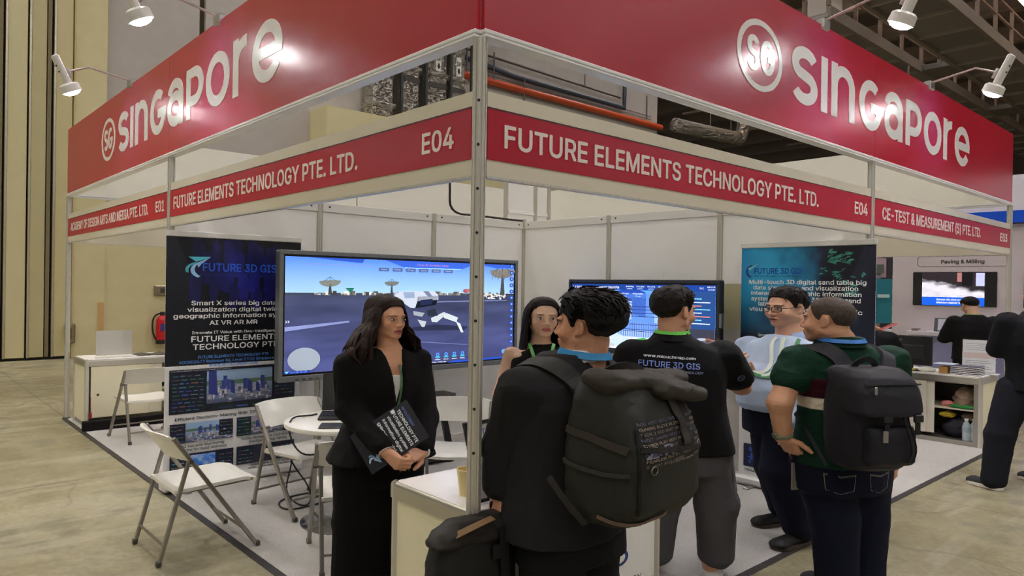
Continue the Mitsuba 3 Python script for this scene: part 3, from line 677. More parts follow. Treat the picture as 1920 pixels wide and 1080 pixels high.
# the reception counter at the corner
RC = (.018, .018)
rc = counter(rotz(0, (RC[0], RC[1], .004)), 1.235, .60, .748, 'cream reception counter with aluminium edges behind the corner post', 'plain')
P = Print()
P.poly(affinity.scale(Point(.92, .34).buffer(.05, quad_segs=12).difference(Point(.92, .34).buffer(.032, quad_segs=12)), 1.27, .8), lin(44, 62, 120))
P.text('FUTURE ELEMENTS TECHNOLOGY', .2, 1.09, .195, .032, lin(40, 42, 60), False)
P.text('FUTURE 3D GIS', .2, .86, .31, .07, lin(44, 62, 120))
P.build(rc, 'printed_sheet', frame((RC[0], RC[1] + .0098, .004), NY))
cup = thing('paper_cup', 'cream paper cup on the reception counter beside the corner post', 'cup')
part(cup, 'body', lathe([(0, 0), (.034, 0), (.047, .11), (.044, .11), (.032, .004), (0, .004)], 28), 'paint', lin(216, 196, 140), M=rotz(0, (.15, .225, .7525)))
part(cup, 'rim', tube([(.046 * math.cos(a), .046 * math.sin(a), .11) for a in np.linspace(0, 2 * math.pi, 25)[:-1]], .003, 6, closed=True), 'paint', lin(226, 208, 160), M=rotz(0, (.15, .225, .7525)))
# display frame on the counter
df = thing('display_frame', 'black framed white sheet on a stand on the reception counter, right of the post', 'display stand')
DM = frame((.092, .088, .7565), (.99, .06, 0), (-.02, .30, .95))
DW, DH = .42, .33
part(df, 'sheet', box(.012, .012, 0, DW - .012, DH - .012, .006), 'print', lin(216, 212, 216), False, M=DM)
for bb in [(0, 0, DW, .016), (0, DH - .016, DW, DH), (0, 0, .016, DH), (DW - .016, 0, DW, DH)]: part(df, 'frame_bar', box(bb[0], bb[1], -.004, bb[2], bb[3], .012, .003), 'paint', lin(20, 20, 20), M=DM)
P = Print(); P.text('FUTURE 3D GIS', .05, .3, .27, .022, lin(60, 76, 140)); P.text('mtouchmap', .05, .2, .235, .014, lin(50, 52, 70)); P.text('Terahertz', .05, .2, .21, .014, lin(50, 52, 70))
P.poly(Polygon([(.03, .3), (.1, .31), (.05, .27)]), lin(90, 130, 190))
P.build(df, 'lettering', DM @ rotz(0, (0, 0, .0065)))
part(df, 'prop', bar((.2, .1, -.004), (.2, .0, -.11), .03, .006), 'paint', lin(20, 20, 20), M=DM)

# far-left counter with doors
LC = (.03, 6.80)
lc = counter(rotz(0, (LC[0], LC[1], .004)), 1.24, .6, .748, 'cream cabinet counter at the far left with a locked door', 'cabinet')
part(lc, 'door', box(.06, .006, .1, .66, .02, .672, .004), 'paint', lin(222, 214, 186), M=rotz(0, (LC[0], LC[1], .004)))
part(lc, 'door', box(.60, .02, .1, .80, .034, .672, .004), 'paint', lin(216, 210, 186), M=rotz(0, (LC[0], LC[1], .004)))
part(lc, 'lock', lathe([(0, 0), (.014, 0), (.012, .008), (0, .008)], 12), 'metal', lin(90, 86, 70), M=frame((LC[0] + .13, LC[1] + .006, .36), NY))
for x in (.0,): part(lc, 'front_rail', box(.04, .004, .672, 1.2, .03, .69), 'metal', lin(150, 146, 134), False, M=rotz(0, (LC[0], LC[1], .004)))
part(lc, 'shelf', box(.66, .05, .36, 1.2, .55, .38), 'paint', lin(206, 196, 160), False, M=rotz(0, (LC[0], LC[1], .004)))
kyt = thing('key_tag', 'small red key tag hanging at the foot of the far-left counter', 'key')
part(kyt, 'tag', box(.075, LC[1] - .014, .1, .1, LC[1] - .005, .17, .004), 'paint', lin(150, 26, 32))
part(kyt, 'string', tube([(.0875, LC[1] - .008, .17), (.085, LC[1] - .006, .34)], .003, 5), 'paint', lin(130, 40, 40), smooth=True)
single('black_box', box(LC[0] + .82, LC[1] + .1, .405, LC[0] + 1.14, LC[1] + .4, .56, .01), 'paint', lin(24, 24, 28), 'black box on the open shelf of the far-left counter', 'box')
single('floor_beam', box(-.02, 6.58, .0045, 1.5, 6.68, .105, .006), 'matte', lin(22, 20, 20), 'long black beam lying on the carpet in front of the far-left counter', 'beam')
CT = .7525
ac = thing('acrylic_sign', 'clear acrylic holder with a blank grey sheet on the far-left counter', 'sign holder')
AM = rotz(0, (.16, 6.93, CT))
part(ac, 'sheet', box(0, .001, .03, .37, .003, .31), 'print', lin(190, 188, 180), False, M=AM)
part(ac, 'clear_front', box(0, -.004, .02, .37, -.002, .32), 'clear', WHITE, False, M=AM)
part(ac, 'foot', box(0, -.03, 0, .37, .05, .012, .003), 'gloss', lin(206, 206, 200), M=AM)
mg = thing('open_magazine', 'dark open magazine on the far-left counter', 'magazine')
for s in (-1, 1): part(mg, 'page', prism(Polygon([(0, 0), (s * .2, 0), (s * .2, .012), (s * .1, .02), (0, .006)]) if s > 0 else Polygon([(0, 0), (0, .006), (-.1, .02), (-.2, .012), (-.2, 0)]), .26, rotz(0, (.80, 7.2, CT)) @ frame((0, 0, 0), (1, 0, 0), (0, 0, 1))), 'print', lin(70, 70, 66), 40)
for i, (x, y, a, c) in enumerate([(.62, 7.0, .1, (232, 230, 226)), (1.06, 7.02, -.1, (224, 214, 190)), (1.12, 7.2, .2, (236, 234, 230))]):
    single('paper_sheet', box(-.16, -.12, 0, .16, .12, .003 + .002 * i), 'print', lin(*c), ['white paper sheet beside the acrylic holder on the far-left counter', 'cream leaflet on the far-left counter', 'white paper sheet at the banner end of the far-left counter'][i], 'paper', smooth=False, M=rotz(a, (x, y, CT)))

# right-hand counter with open cabinet; the front faces -x
CC = (6.95, .07)
CM = frame((CC[0], CC[1] + 1.26, .004), (0, -1, 0), (1, 0, 0)); CM[:3, 2] = (0, 0, 1)
CM = np.eye(4); CM[:3, 0] = (0, -1, 0); CM[:3, 1] = (1, 0, 0); CM[:3, 2] = (0, 0, 1); CM[:3, 3] = (CC[0], CC[1] + 1.26, .004)
rcx = counter(CM, 1.26, .6, .748, 'cabinet counter at the far right with an open door showing its shelves', 'cabinet')
part(rcx, 'door', box(.06, .006, .09, .72, .02, .66, .004), 'paint', lin(206, 200, 186), M=CM)
part(rcx, 'door', box(.50, .022, .09, .80, .036, .66, .004), 'paint', lin(206, 200, 186), M=CM)
part(rcx, 'front_rail', box(.04, .004, .66, 1.22, .03, .69), 'metal', lin(168, 162, 154), False, M=CM)
part(rcx, 'jamb', box(1.18, .004, .05, 1.235, .04, .69), 'metal', lin(168, 162, 154), False, M=CM)
part(rcx, 'shelf', box(.62, .04, .37, 1.2, .56, .385), 'paint', lin(196, 188, 168), False, M=CM)
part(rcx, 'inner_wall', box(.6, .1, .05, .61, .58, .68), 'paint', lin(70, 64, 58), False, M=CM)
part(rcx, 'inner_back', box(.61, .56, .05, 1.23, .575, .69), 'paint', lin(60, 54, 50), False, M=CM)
def blob(n, c, r, label, cat_, col, seed, bs='cloth', amp=.35, sub=3):
    m = trimesh.creation.icosphere(subdivisions=sub); q = meshkit.fbm(m.vertices * 1.7 + seed, 3, seed)
    m.vertices *= (1 + amp * (q - .5)[:, None] * 2); m.vertices *= np.array(r); m.vertices[:, 2] = np.maximum(m.vertices[:, 2], -r[2] * .8)
    m.vertices += np.array(c) + (0, 0, r[2] * .8)
    return single(n, m, bs, col, label, cat_, smooth=True)
def inC(x, y, z): return (CM @ np.array([x, y, z, 1.0]))[:3]
blob('plastic_bag', inC(1.05, .2, .386), (.13, .11, .12), 'crumpled clear plastic bag on the upper shelf of the open cabinet', 'bag', lin(120, 100, 84), 3, 'gloss')
blob('pink_bag', inC(.9, .16, .386), (.05, .07, .035), 'pink and white bag on the upper shelf of the open cabinet', 'bag', lin(214, 130, 126), 4, 'nylon')
blob('green_bag', inC(1.06, .09, .386), (.04, .14, .024), 'flat green bag lying at the front of the upper shelf', 'bag', lin(42, 120, 58), 5, 'nylon')
blob('yellow_bag', inC(.9, .14, .27), (.09, .08, .035), 'yellow bag under the shelf in the open cabinet', 'bag', lin(150, 128, 30), 6, 'nylon')
blob('grey_pouch', inC(1.1, .2, .24), (.09, .09, .045), 'grey brown pouch under the shelf in the open cabinet', 'pouch', lin(122, 104, 92), 7, 'cloth')
blob('black_bag', inC(.98, .24, .051), (.18, .16, .13), 'black bag on the bottom of the open cabinet', 'bag', lin(24, 24, 34), 8, 'nylon')
for i, (bx, by) in enumerate([(1.10, .07), (1.165, .10)]):
    b = thing('water_bottle', ['clear plastic water bottle standing in the open cabinet, front one', 'clear plastic water bottle half hidden at the cabinet jamb'][i], 'bottle')
    Mb = CM @ rotz(0, (bx, by, .051))
    part(b, 'body', lathe([(0, 0), (.036, 0), (.04, .01), (.038, .04), (.041, .05), (.038, .07), (.041, .085), (.041, .15), (.03, .185), (.017, .2), (.017, .215), (0, .215)], 20), 'gloss', lin(172, 184, 190), M=Mb)
    part(b, 'cap', lathe([(0, .213), (.019, .213), (.019, .235), (0, .235)], 16), 'paint', lin(232, 232, 232), M=Mb)
    part(b, 'label_band', lathe([(.0415, .09), (.0418, .09), (.0418, .14), (.0415, .14)], 20), 'print', lin(150, 166, 176), M=Mb)
mo = thing('monitor', 'black desktop monitor seen from behind on the far-right counter', 'monitor')
MM = frame((7.02, .78, .985), (.10, -1, 0), (0, 0, 1))
part(mo, 'back_shell', box(-.27, -.165, -.012, .205, .165, .012, .008), 'paint', lin(26, 26, 28), M=MM)
part(mo, 'vent_panel', box(-.16, -.1, .012, .12, .06, .02, .004), 'paint', lin(36, 36, 38), M=MM)
part(mo, 'stand', box(-.07, -.23, -.03, .01, -.02, -.01, .004), 'paint', lin(28, 28, 30), M=MM)
part(mo, 'foot', box(7.0, .72, CT, 7.2, .9, CT + .012, .004), 'paint', lin(28, 28, 30))
P = Print(); P.text('acer', -.2, -.1, .1, .026, lin(120, 120, 122), True); P.build(mo, 'lettering', MM @ rotz(0, (0, 0, .0125)))
blob('yellow_packet', (7.03, .82, CT), (.06, .075, .018), 'yellow snack packet lying on the far-right counter', 'packet', lin(206, 186, 40), 11, 'nylon')
blob('red_packet', (7.02, .96, CT), (.05, .06, .018), 'small red brown packet beside the yellow one on the far-right counter', 'packet', lin(150, 66, 50), 12, 'nylon')
blob('white_bag', (7.07, .64, CT), (.08, .085, .03), 'crumpled white paper bag lying on the far-right counter', 'bag', lin(232, 232, 220), 13, 'cloth', .25)
single('leaflet', box(7.02, .42, CT, 7.22, .545, CT + .006), 'print', lin(206, 208, 214), 'pale leaflet lying on the far-right counter beside the brochures', 'leaflet', smooth=False)
for i in range(5):
    b = thing('brochure', ['dark brochure at the bottom of the stack on the far-right counter', 'second brochure from the bottom of the stack on the far-right counter', 'middle brochure of the stack on the far-right counter', 'second brochure from the top of the stack on the far-right counter', 'topmost dark brochure of the stack on the far-right counter'][i], 'brochure', 'stacked brochures')
    Mb = rotz(.04 * ((i * 7) % 3 - 1), (7.12, .26, CT + .019 * i))
    part(b, 'cover', box(-.1, -.14, 0, .1, .14, .004), 'print', lin(46, 48, 74), False, M=Mb)
    part(b, 'pages', box(-.097, -.137, .004, .097, .137, .015), 'print', lin(220, 218, 214), False, M=Mb)
    part(b, 'cover', box(-.1, -.14, .015, .1, .14, .019), 'print', lin(52, 54, 80), False, M=Mb)
single('carton', box(7.0, .42, CT + .007, 7.18, .50, CT + .075, .003), 'matte', lin(150, 112, 62), 'small brown carton beside the brochure stack on the far-right counter', 'carton')
single('booklet', box(7.0, .36, CT + .1, 7.2, .56, CT + .106), 'print', lin(196, 204, 220), 'pale booklet lying across the carton and the brochures', 'booklet', smooth=False)
hs = thing('acrylic_sign', 'clear acrylic holder with a printed sheet behind the brochures', 'sign holder')
HM = frame((7.3, .36, CT), (.15, -1, 0), (.12, 0, 1))
part(hs, 'sheet', box(0, .02, 0, .31, .37, .003), 'print', lin(216, 216, 222), False, M=HM)
part(hs, 'clear_front', box(-.005, .01, .005, .315, .38, .007), 'clear', WHITE, False, M=HM)
P = Print(); P.rect(.01, .17, .3, .23, lin(206, 190, 190)); [P.rect(.03, .05 + .022 * q, .28 - .03 * (q % 3), .056 + .022 * q, lin(150, 154, 160)) for q in range(5)]; [P.rect(.03, .26 + .022 * q, .28 - .02 * (q % 4), .265 + .022 * q, lin(160, 160, 172)) for q in range(4)]
P.build(hs, 'printed_lines', HM @ rotz(0, (0, 0, .0035)))
part(hs, 'foot', box(7.27, .02, CT, 7.4, .36, CT + .012, .003), 'gloss', lin(206, 206, 210))
# ------------------------------------------------------------------ roll-up banners, screens, the booth beyond
WH = lin(236, 236, 238)
def rollup(M, W, H, label, top=True):
    k = thing('rollup_banner', label, 'banner')
    part(k, 'base', box(-.02, .012, -.06, W + .02, .085, .06, .02), 'gloss', lin(206, 204, 202), M=M)
    part(k, 'foot', box(.12, 0, -.14, .17, .014, .14, .004), 'metal', lin(180, 178, 176), M=M)
    part(k, 'foot', box(W - .17, 0, -.14, W - .12, .014, .14, .004), 'metal', lin(180, 178, 176), M=M)
    part(k, 'pole', tube([(W / 2, .06, -.03), (W / 2, H, -.02)], .01, 8), 'metal', lin(170, 168, 166), M=M, smooth=True)
    part(k, 'top_rail', box(-.005, H - .045, -.012, W + .005, H, .012, .005), 'gloss', lin(222, 220, 214), M=M)
    part(k, 'sheet', box(0, .08, -.002, W, H - .04, .002), 'print', lin(232, 230, 230), False, M=M)
    return k
def noise_blobs(P, x0, y0, x1, y1, c, n, s0, s1, seed, clip=None):
    r = np.random.default_rng(seed)
    for _ in range(n):
        p = affinity.translate(affinity.scale(Point(0, 0).buffer(1, quad_segs=3), r.uniform(s0, s1), r.uniform(s0, s1) * 1.3), r.uniform(x0, x1), r.uniform(y0, y1))
        if clip is not None: p = p.intersection(clip)
        P.poly(p, np.array(c) * r.uniform(.6, 1.3))
def city(P, x0, y0, x1, y1, seed, tall=True, sky=(150, 178, 214), ground=(66, 70, 96)):
    """a little rendered city view: sky, haze, ground, roads and box towers"""
    r = np.random.default_rng(seed); w, h = x1 - x0, y1 - y0
    P.rect(x0, y0, x1, y1, lambda v: np.array(lin(*ground)) * (1 - np.clip((v[:, 1:] - y0) / h * 1.3, 0, 1)) + np.array(lin(*sky)) * np.clip((v[:, 1:] - y0) / h * 1.3, 0, 1), 1, 6); P.layer()
    clip = sbox(x0, y0, x1, y1)
    P.poly(sbox(x0, y0 + .55 * h, x1, y0 + .68 * h), lin(84, 112, 96)); P.layer()
    for _ in range(16):
        a = r.uniform(x0, x1); b = r.uniform(x0, x1); yy = y0 + r.uniform(0, .55) * h
        P.poly(LineString([(a, yy), (b, yy + r.uniform(-.2, .25) * h)]).buffer(h * .012).intersection(clip), lin(*[int(q) for q in r.uniform(130, 225) * np.array([1, .97, 1])]))
    P.layer()
    for _ in range(60):
        bw, bh = r.uniform(.015, .05) * w, r.uniform(.04, .16) * h; bx, by = r.uniform(x0, x1 - bw), y0 + r.uniform(.0, .5) * h
        g = r.uniform(60, 225); P.poly(sbox(bx, by, bx + bw, min(by + bh, y1)), lin(int(g), int(g * .98), int(min(255, g * 1.08))))
        P.poly(sbox(bx, by, bx + bw * .35, min(by + bh, y1)), lin(int(g * .5), int(g * .5), int(g * .66)))
    P.layer()
    for _ in range(7):
        bw, bh = r.uniform(.04, .07) * w, r.uniform(.2, .38) * h; bx, by = x0 + r.uniform(.2, .85) * w, y0 + r.uniform(.35, .5) * h
        P.poly(sbox(bx, by, bx + bw, min(by + bh, y1)), lin(52, 62, 132)); P.poly(sbox(bx + bw * .6, by, bx + bw, min(by + bh, y1)), lin(84, 96, 170))
    P.layer()
def dash(P, x0, y0, x1, y1, seed, base=(24, 28, 44)):
    """a dark dashboard column with small readouts"""
    r = np.random.default_rng(seed); P.rect(x0, y0, x1, y1, lin(*base)); P.layer(); w, h = x1 - x0, y1 - y0
    for q in range(int(h / .03)):
        yy = y0 + .012 + q * .03; a = x0 + w * .08
        while a < x1 - w * .12:
            b = a + r.uniform(.08, .22) * w
            P.rect(a, yy, min(b, x1 - w * .05), yy + r.uniform(.004, .011), lin(*[int(v) for v in r.choice([[128, 136, 150], [60, 120, 140], [64, 86, 160], [120, 84, 64], [52, 104, 76], [90, 96, 110], [44, 56, 96]])])); a = b + .06 * w
    P.layer()
def swoosh(P, x, y, s, c1, c2, c3):
    """the arrow emblem: a paper-plane head over a curved tail"""
    f = lambda pts: Polygon([(x + s * a * 1.27, y + s * b) for a, b in pts])
    P.poly(f([(.12, .98), (1, 1.0), (.42, .72)]), c1); P.poly(f([(1, 1), (.44, .68), (.5, .42), (.62, .62)]), c2); P.layer()
    P.poly(f(arc(.62, .32, .62, .42, 110, 200, 14) + arc(.72, .30, .6, .38, 200, 112, 14)), c3)
    P.poly(f(arc(.7, .3, .5, .42, 112, 245, 16) + arc(.86, .34, .5, .40, 238, 122, 16)), c2); P.layer()

# --- left roll-up: sheet lies at y = 3.695, u = x + .055
RLx, RLW = -.055, 1.10
RL = frame((RLx, 3.70, .004), NY)
rl = rollup(RL, RLW, 2.03, 'black roll-up banner reading Smart X series, left of the big screen')
P = Print(); U = lambda x: x - RLx
P.rect(0, .975, RLW, 1.99, lambda v: np.array(lin(19, 20, 27)) * (0.8 + .4 * (v[:, 1:] - .97)), 1, 4); P.layer()
rr = np.random.default_rng(5)
for q in range(70):                       # blue wave pattern behind the title
    cx, cy = rr.uniform(.2, .95), rr.uniform(1.5, 1.92); e = max(0, 1 - abs(cx - .62) / .48) * max(0, 1 - abs(cy - 1.69) / .26)
    c = np.array(lin(22, 22, 90)) * (.3 + 1.6 * e) + np.array(lin(16, 17, 24)) * (1 - min(1, e * 1.5))
    P.poly(Polygon([(cx - .03, cy - .1), (cx + .02, cy - .11), (cx + .035, cy + .05), (cx + .01, cy + .1), (cx - .02, cy + .06)]), c)
    if q % 8 == 7: P.layer()
P.layer()
swoosh(P, U(.085), 1.68, .155, lin(90, 200, 226), lin(150, 196, 240), lin(80, 170, 190))
blu = lin(44, 96, 214)
P.text('FUTURE 3D GIS', U(.217), U(.824), 1.722, .062, blu); P.text('FUTURE ELEMENTS TECHNOLOGY', U(.205), U(.85), 1.682, .021, lin(34, 56, 130), False)
for t, a, b, z, h in [('Smart X series big data', .133, .828, 1.45, .034), ('visualization digital twin', .105, .841, 1.398, .034), ('geographic information system', .001, .985, 1.348, .034), ('AI VR AR MR', .274, .668, 1.292, .034),
                      ('Innovate IT Value with Geo-intelligence', .142, .849, 1.222, .021), ('FUTURE ELEMENTS', .137, .856, 1.16, .043), ('TECHNOLOGY PTE', .149, .848, 1.097, .043)]: P.text(t, U(a), U(b), z, h, WH)
for t, a, b, z in [('FUTURE ELEMENTS TECHNOLOGY PTE', .19, .764, 1.03), ('ADDRESS:77 Robinson Rd, Level 2 D10 Singapore', .047, .81, .995), ('WWW.MTOUCHMAP.COM', .276, .673, .962)]: P.text(t, U(a), U(b), z - .004, .022, lin(84, 132, 200))
# lower half: pictures with captions
P.rect(U(-.022), .60, U(1.0), .945, lin(22, 24, 38)); P.layer()
city(P, U(.26), .66, U(.80), .925, 21)
for x0, w, zt in [(.275, .06, .92), (.45, .03, .83), (.59, .035, .82), (.66, .03, .80)]: P.poly(Polygon([(U(x0), .74), (U(x0 + w * 1.2), .72), (U(x0 + w), zt), (U(x0), zt + .01)]), lin(50, 56, 122))
P.layer()
dash(P, U(-.02), .61, U(.25), .92, 3); dash(P, U(.81), .68, U(1.0), .93, 4); dash(P, U(.3), .605, U(.98), .655, 6, (30, 40, 44))
P.rect(U(-.022), .925, U(1.0), .945, lin(28, 30, 44)); P.layer(); P.text('FUTURE ELEMENTS TECHNOLOGY SMART CITY SYSTEM', U(-.01), U(.45), .93, .009, lin(200, 204, 214), False)
blk2 = lin(36, 36, 44)
P.text('Efficient Decision-Making With 3D Smart City', U(.021), U(.86), .548, .023, blk2)
city(P, U(.1), .37, U(.47), .525, 31); dash(P, U(-.015), .37, U(.1), .525, 8); dash(P, U(.36), .40, U(.47), .525, 9)
city(P, U(.5), .37, U(1.0), .525, 32, sky=(160, 150, 170)); dash(P, U(.5), .37, U(.62), .525, 10, (24, 40, 40)); dash(P, U(.9), .37, U(1.0), .525, 11)
P.text('AI Security Monitoring', U(.07), U(.40), .335, .02, blk2); P.text('alarms for rapid response', U(.06), U(.42), .305, .02, blk2)
P.text('Facility Maintenance Fault Warning', U(.54), U(.99), .335, .02, blk2); P.text('Intelligent Energy Saving', U(.60), U(.93), .305, .02, blk2)
P.rect(U(-.015), .135, U(.475), .285, lin(26, 30, 52)); P.rect(U(.5), .135, U(1.0), .285, lin(38, 42, 58)); P.layer()
P.rect(U(.14), .185, U(.33), .27, lambda v: np.array(lin(40, 110, 210)) + (np.array(lin(170, 200, 240)) - np.array(lin(40, 110, 210))) * np.clip(meshkit.fbm(np.c_[v * 26, v[:, :1] * 0]) * 2.4 - .8, 0, 1)[:, None], 20, 10); P.layer()
dash(P, U(-.012), .14, U(.13), .28, 12); dash(P, U(.35), .14, U(.47), .28, 13); dash(P, U(.505), .14, U(.64), .28, 14); dash(P, U(.8), .2, U(.99), .28, 15)
P.text('Intelligent patrol system', U(.62), U(.99), .112, .017, blk2); P.text('with automatic marking', U(.60), U(.98), .09, .015, blk2)
P.build(rl, 'printed_graphics', RL @ rotz(0, (0, 0, .0024)))

# --- right roll-up: sheet at x = 3.755 facing -x
RRW = 1.085
RR = frame((3.735, 1.022, .004), NX)
rrb = rollup(RR, RRW, 2.03, 'blue black roll-up banner reading Multi-touch 3D, at the right end of the white wall')
P = Print(); V_ = lambda y: 1.022 - y
def teal(v):
    q = meshkit.fbm(np.c_[v * 4.2, v[:, :1] * 0 + 3], 4, 2)[:, None]; u = v[:, :1] / RRW; z = v[:, 1:]
    glow = np.clip(1.25 - u * 1.7 + (q - .5) * 1.5, 0, 1) * np.clip((z - 1.25) * 2.6, 0, 1)
    return np.array(lin(22, 24, 36)) * (1 - glow) + (np.array(lin(14, 100, 160)) * (1 - q) + np.array(lin(60, 180, 226)) * q) * glow
P.rect(0, .89, RRW, 1.99, teal, 44, 44); P.layer()
gr = np.random.default_rng(9)
for cx, cz, n, s in [(.78, 1.88, 20, .06), (.86, 1.9, 14, .05), (.70, 1.80, 8, .03), (.80, 1.76, 16, .045), (.86, 1.70, 14, .05), (.98, 1.76, 8, .03), (.84, 1.58, 12, .04), (.9, 1.63, 10, .05)]:
    for _ in range(n):
        a = gr.uniform(-.6, 1.2); L = gr.uniform(.2, 1) * s; x, z = cx + gr.normal(0, s * .5), cz + gr.normal(0, s * .38)
        P.poly(Polygon([(x, z), (x + L * math.cos(a) * 1.27, z + L * math.sin(a)), (x + L * math.cos(a + .5) * .8, z + L * math.sin(a + .5) * .6)]).buffer(.0015), np.array(lin(66, 150, 130)) * gr.uniform(.3, 1.2))
P.layer()
P.poly(Polygon([(V_(.97), 1.815), (V_(.86), 1.86), (V_(.94), 1.80)]), lin(120, 200, 210))
P.poly(Polygon([(x * 1.0, z) for x, z in arc(.1, 1.79, .06, .055, 100, 250, 14) + arc(.13, 1.79, .07, .05, 240, 110, 14)]), lin(30, 70, 150)); P.layer()
P.text('FUTURE 3D GIS', V_(.905), V_(.49), 1.772, .045, lin(30, 66, 170)); P.text('FUTURE ELEMENTS TECHNOLOGY', V_(.9), V_(.5), 1.745, .014, lin(24, 60, 130), False)
for t, a, b, z in [('Multi-touch 3D digital sand table big', .949, .003, 1.688), ('data simulation and visualization', .911, .061, 1.642), ('interactive geographic information', .93, .036, 1.597), ('system multi-touch 3D digital sand', .928, .042, 1.551), ('table simulation and display and', .868, .112, 1.510), ('visualization of the geographic', .945, .029, 1.464)]: P.text(t, V_(a), V_(b), z, .033, WH)
P.text('Innovate IT Value with Geo-intelligence', V_(.86), V_(.14), 1.255, .021, WH); P.text('FUTURE ELEMENTS', V_(.87), V_(.13), 1.195, .043, WH); P.text('TECHNOLOGY PTE', V_(.85), V_(.14), 1.132, .043, WH)
P.text('ADDRESS:77 Robinson Rd, Level 2 D10 Singapore', V_(.97), V_(.1), .985, .02, lin(84, 132, 200))
for i, z in enumerate([.70, .50, .16]):
    zt = z + (.155 if i < 2 else .19)
    city(P, .05, z, .52, zt, 50 + i) if i < 2 else P.rect(.05, z, .52, zt, lin(18, 26, 60))
    dash(P, .56, z, 1.04, zt, 70 + i)
noise_blobs(P, .07, .18, .5, .33, lin(40, 90, 190), 40, .004, .018, 3); noise_blobs(P, .07, .18, .5, .33, lin(200, 70, 60), 10, .004, .012, 4); P.layer()
P.text('Efficient military simulation', .06, .5, .672, .016, blk2); P.text('Strategic map display', .06, .46, .467, .016, blk2); P.text('Virtual Reality interaction', .06, .52, .122, .019, blk2)
P.build(rrb, 'printed_graphics', RR @ rotz(0, (0, 0, .0024)))

# --- big touch screen on a stand, y = 3.3
SW, SH = 2.575, 1.064
SX, SZ = .672, .842
SM = frame((SX, 3.30, SZ), NY)
tv = thing('touch_screen', 'very large grey framed touch screen showing a walking robot, on a black stand', 'screen')
part(tv, 'case', box(0, 0, -.075, SW, SH, -.002, .012), 'paint', lin(92, 94, 94), M=SM)
bz = .034
for b in [(0, 0, SW, .048), (0, SH - bz, SW, SH), (0, .048, bz, SH - bz), (SW - bz, .048, SW, SH - bz)]: part(tv, 'frame_bar', box(b[0], b[1], -.004, b[2], b[3], .016, .004), 'paint', lin(112, 114, 114), M=SM)
part(tv, 'black_border', box(bz, .048, -.003, SW - bz, SH - bz, .001), 'gloss', lin(8, 8, 10), False, M=SM)
for i in range(4): part(tv, 'button', box(.14 + .06 * i, .012, .016, .17 + .06 * i, .02, .019), 'paint', lin(60, 60, 62), False, M=SM)
X0, X1, Y0, Y1 = .05, SW - .05, .064, SH - .05
P = Print(); tx = lambda x: x - SX; tz = lambda z: z - SZ; HZ = tz(1.556)
def skyc(v): t = np.clip((v[:, 1:] - HZ) / (Y1 - HZ), 0, 1); return np.array(lin(160, 200, 246)) * (1 - t) + np.array(lin(82, 134, 226)) * t
def gnd(v):
    t = np.clip((HZ - v[:, 1:]) / (HZ - Y0), 0, 1); q = meshkit.fbm(np.c_[v[:, :1] * 2.2, v[:, 1:] * 14, v[:, :1] * 0], 3, 4)[:, None]
    return (np.array(lin(60, 66, 92)) * (1 - t) + np.array(lin(74, 80, 132)) * t) * (.55 + .9 * q)
P.rect(X0, HZ, X1, Y1, skyc, 4, 8); P.rect(X0, Y0, X1, HZ, gnd, 40, 30); P.layer()
P.rect(X0, HZ - .008, X1, HZ + .006, lin(58, 66, 82)); P.layer()
sr = np.random.default_rng(17)
for _ in range(90):     # the camp on the horizon
    a = sr.uniform(.25, 2.5); w, h = sr.uniform(.015, .06), sr.uniform(.006, .032); g = sr.choice([210, 190, 120, 80, 60]); P.poly(sbox(X0 + a * .96, HZ - .012, X0 + a * .96 + w, HZ - .008 + h), lin(int(g), int(g), int(g * .96)))
P.layer()
for _ in range(60):     # white horses / vehicles at the right
    a = sr.uniform(1.95, 2.42); z = HZ - sr.uniform(.0, .055); P.poly(sbox(a, z, a + sr.uniform(.008, .03), z + sr.uniform(.006, .018)), lin(214, 212, 206))
P.poly(affinity.translate(affinity.scale(Point(0, 0).buffer(1), .07, .018), 1.96, HZ + .035), lin(190, 120, 126)); P.poly(affinity.translate(affinity.scale(Point(0, 0).buffer(1), .04, .02), 1.9, HZ + .03), lin(150, 80, 90)); P.layer()
def dish(cx, cz, s, c, c2):
    P.poly(Polygon([(cx - s * .18, HZ - .01), (cx + s * .18, HZ - .01), (cx + s * .07, cz), (cx - s * .07, cz)]), c2)
    P.poly(Polygon([(cx + s * math.cos(a), cz + s * .24 * (1 + .16 * math.cos(a)) + s * .46 * (math.sin(a) if math.sin(a) < 0 else .18 * math.sin(a))) for a in np.linspace(0, 2 * math.pi, 30)[:-1]]), c); P.layer()
    for q in (-.6, 0, .6): P.poly(LineString([(cx + q * s, cz + s * .2), (cx, cz + s * .62)]).buffer(s * .018), c2)
    P.layer()
dish(tx(1.118), tz(1.636), .1, lin(120, 124, 118), lin(60, 64, 66)); dish(tx(1.722), tz(1.642), .075, lin(110, 116, 112), lin(60, 64, 66)); dish(tx(3.04), tz(1.755), .17, lin(122, 118, 112), lin(70, 70, 72))
for q in range(7): P.poly(LineString([(tx(2.90) + .04 * q, tz(1.70 + .02 * (q % 2))), (tx(2.92) + .04 * q, tz(1.79))]).buffer(.002), lin(70, 68, 66))
P.poly(Polygon([(tx(1.26), tz(1.605)), (tx(1.345), tz(1.605)), (tx(1.31), tz(1.56))]), lin(40, 110, 96)); P.layer()
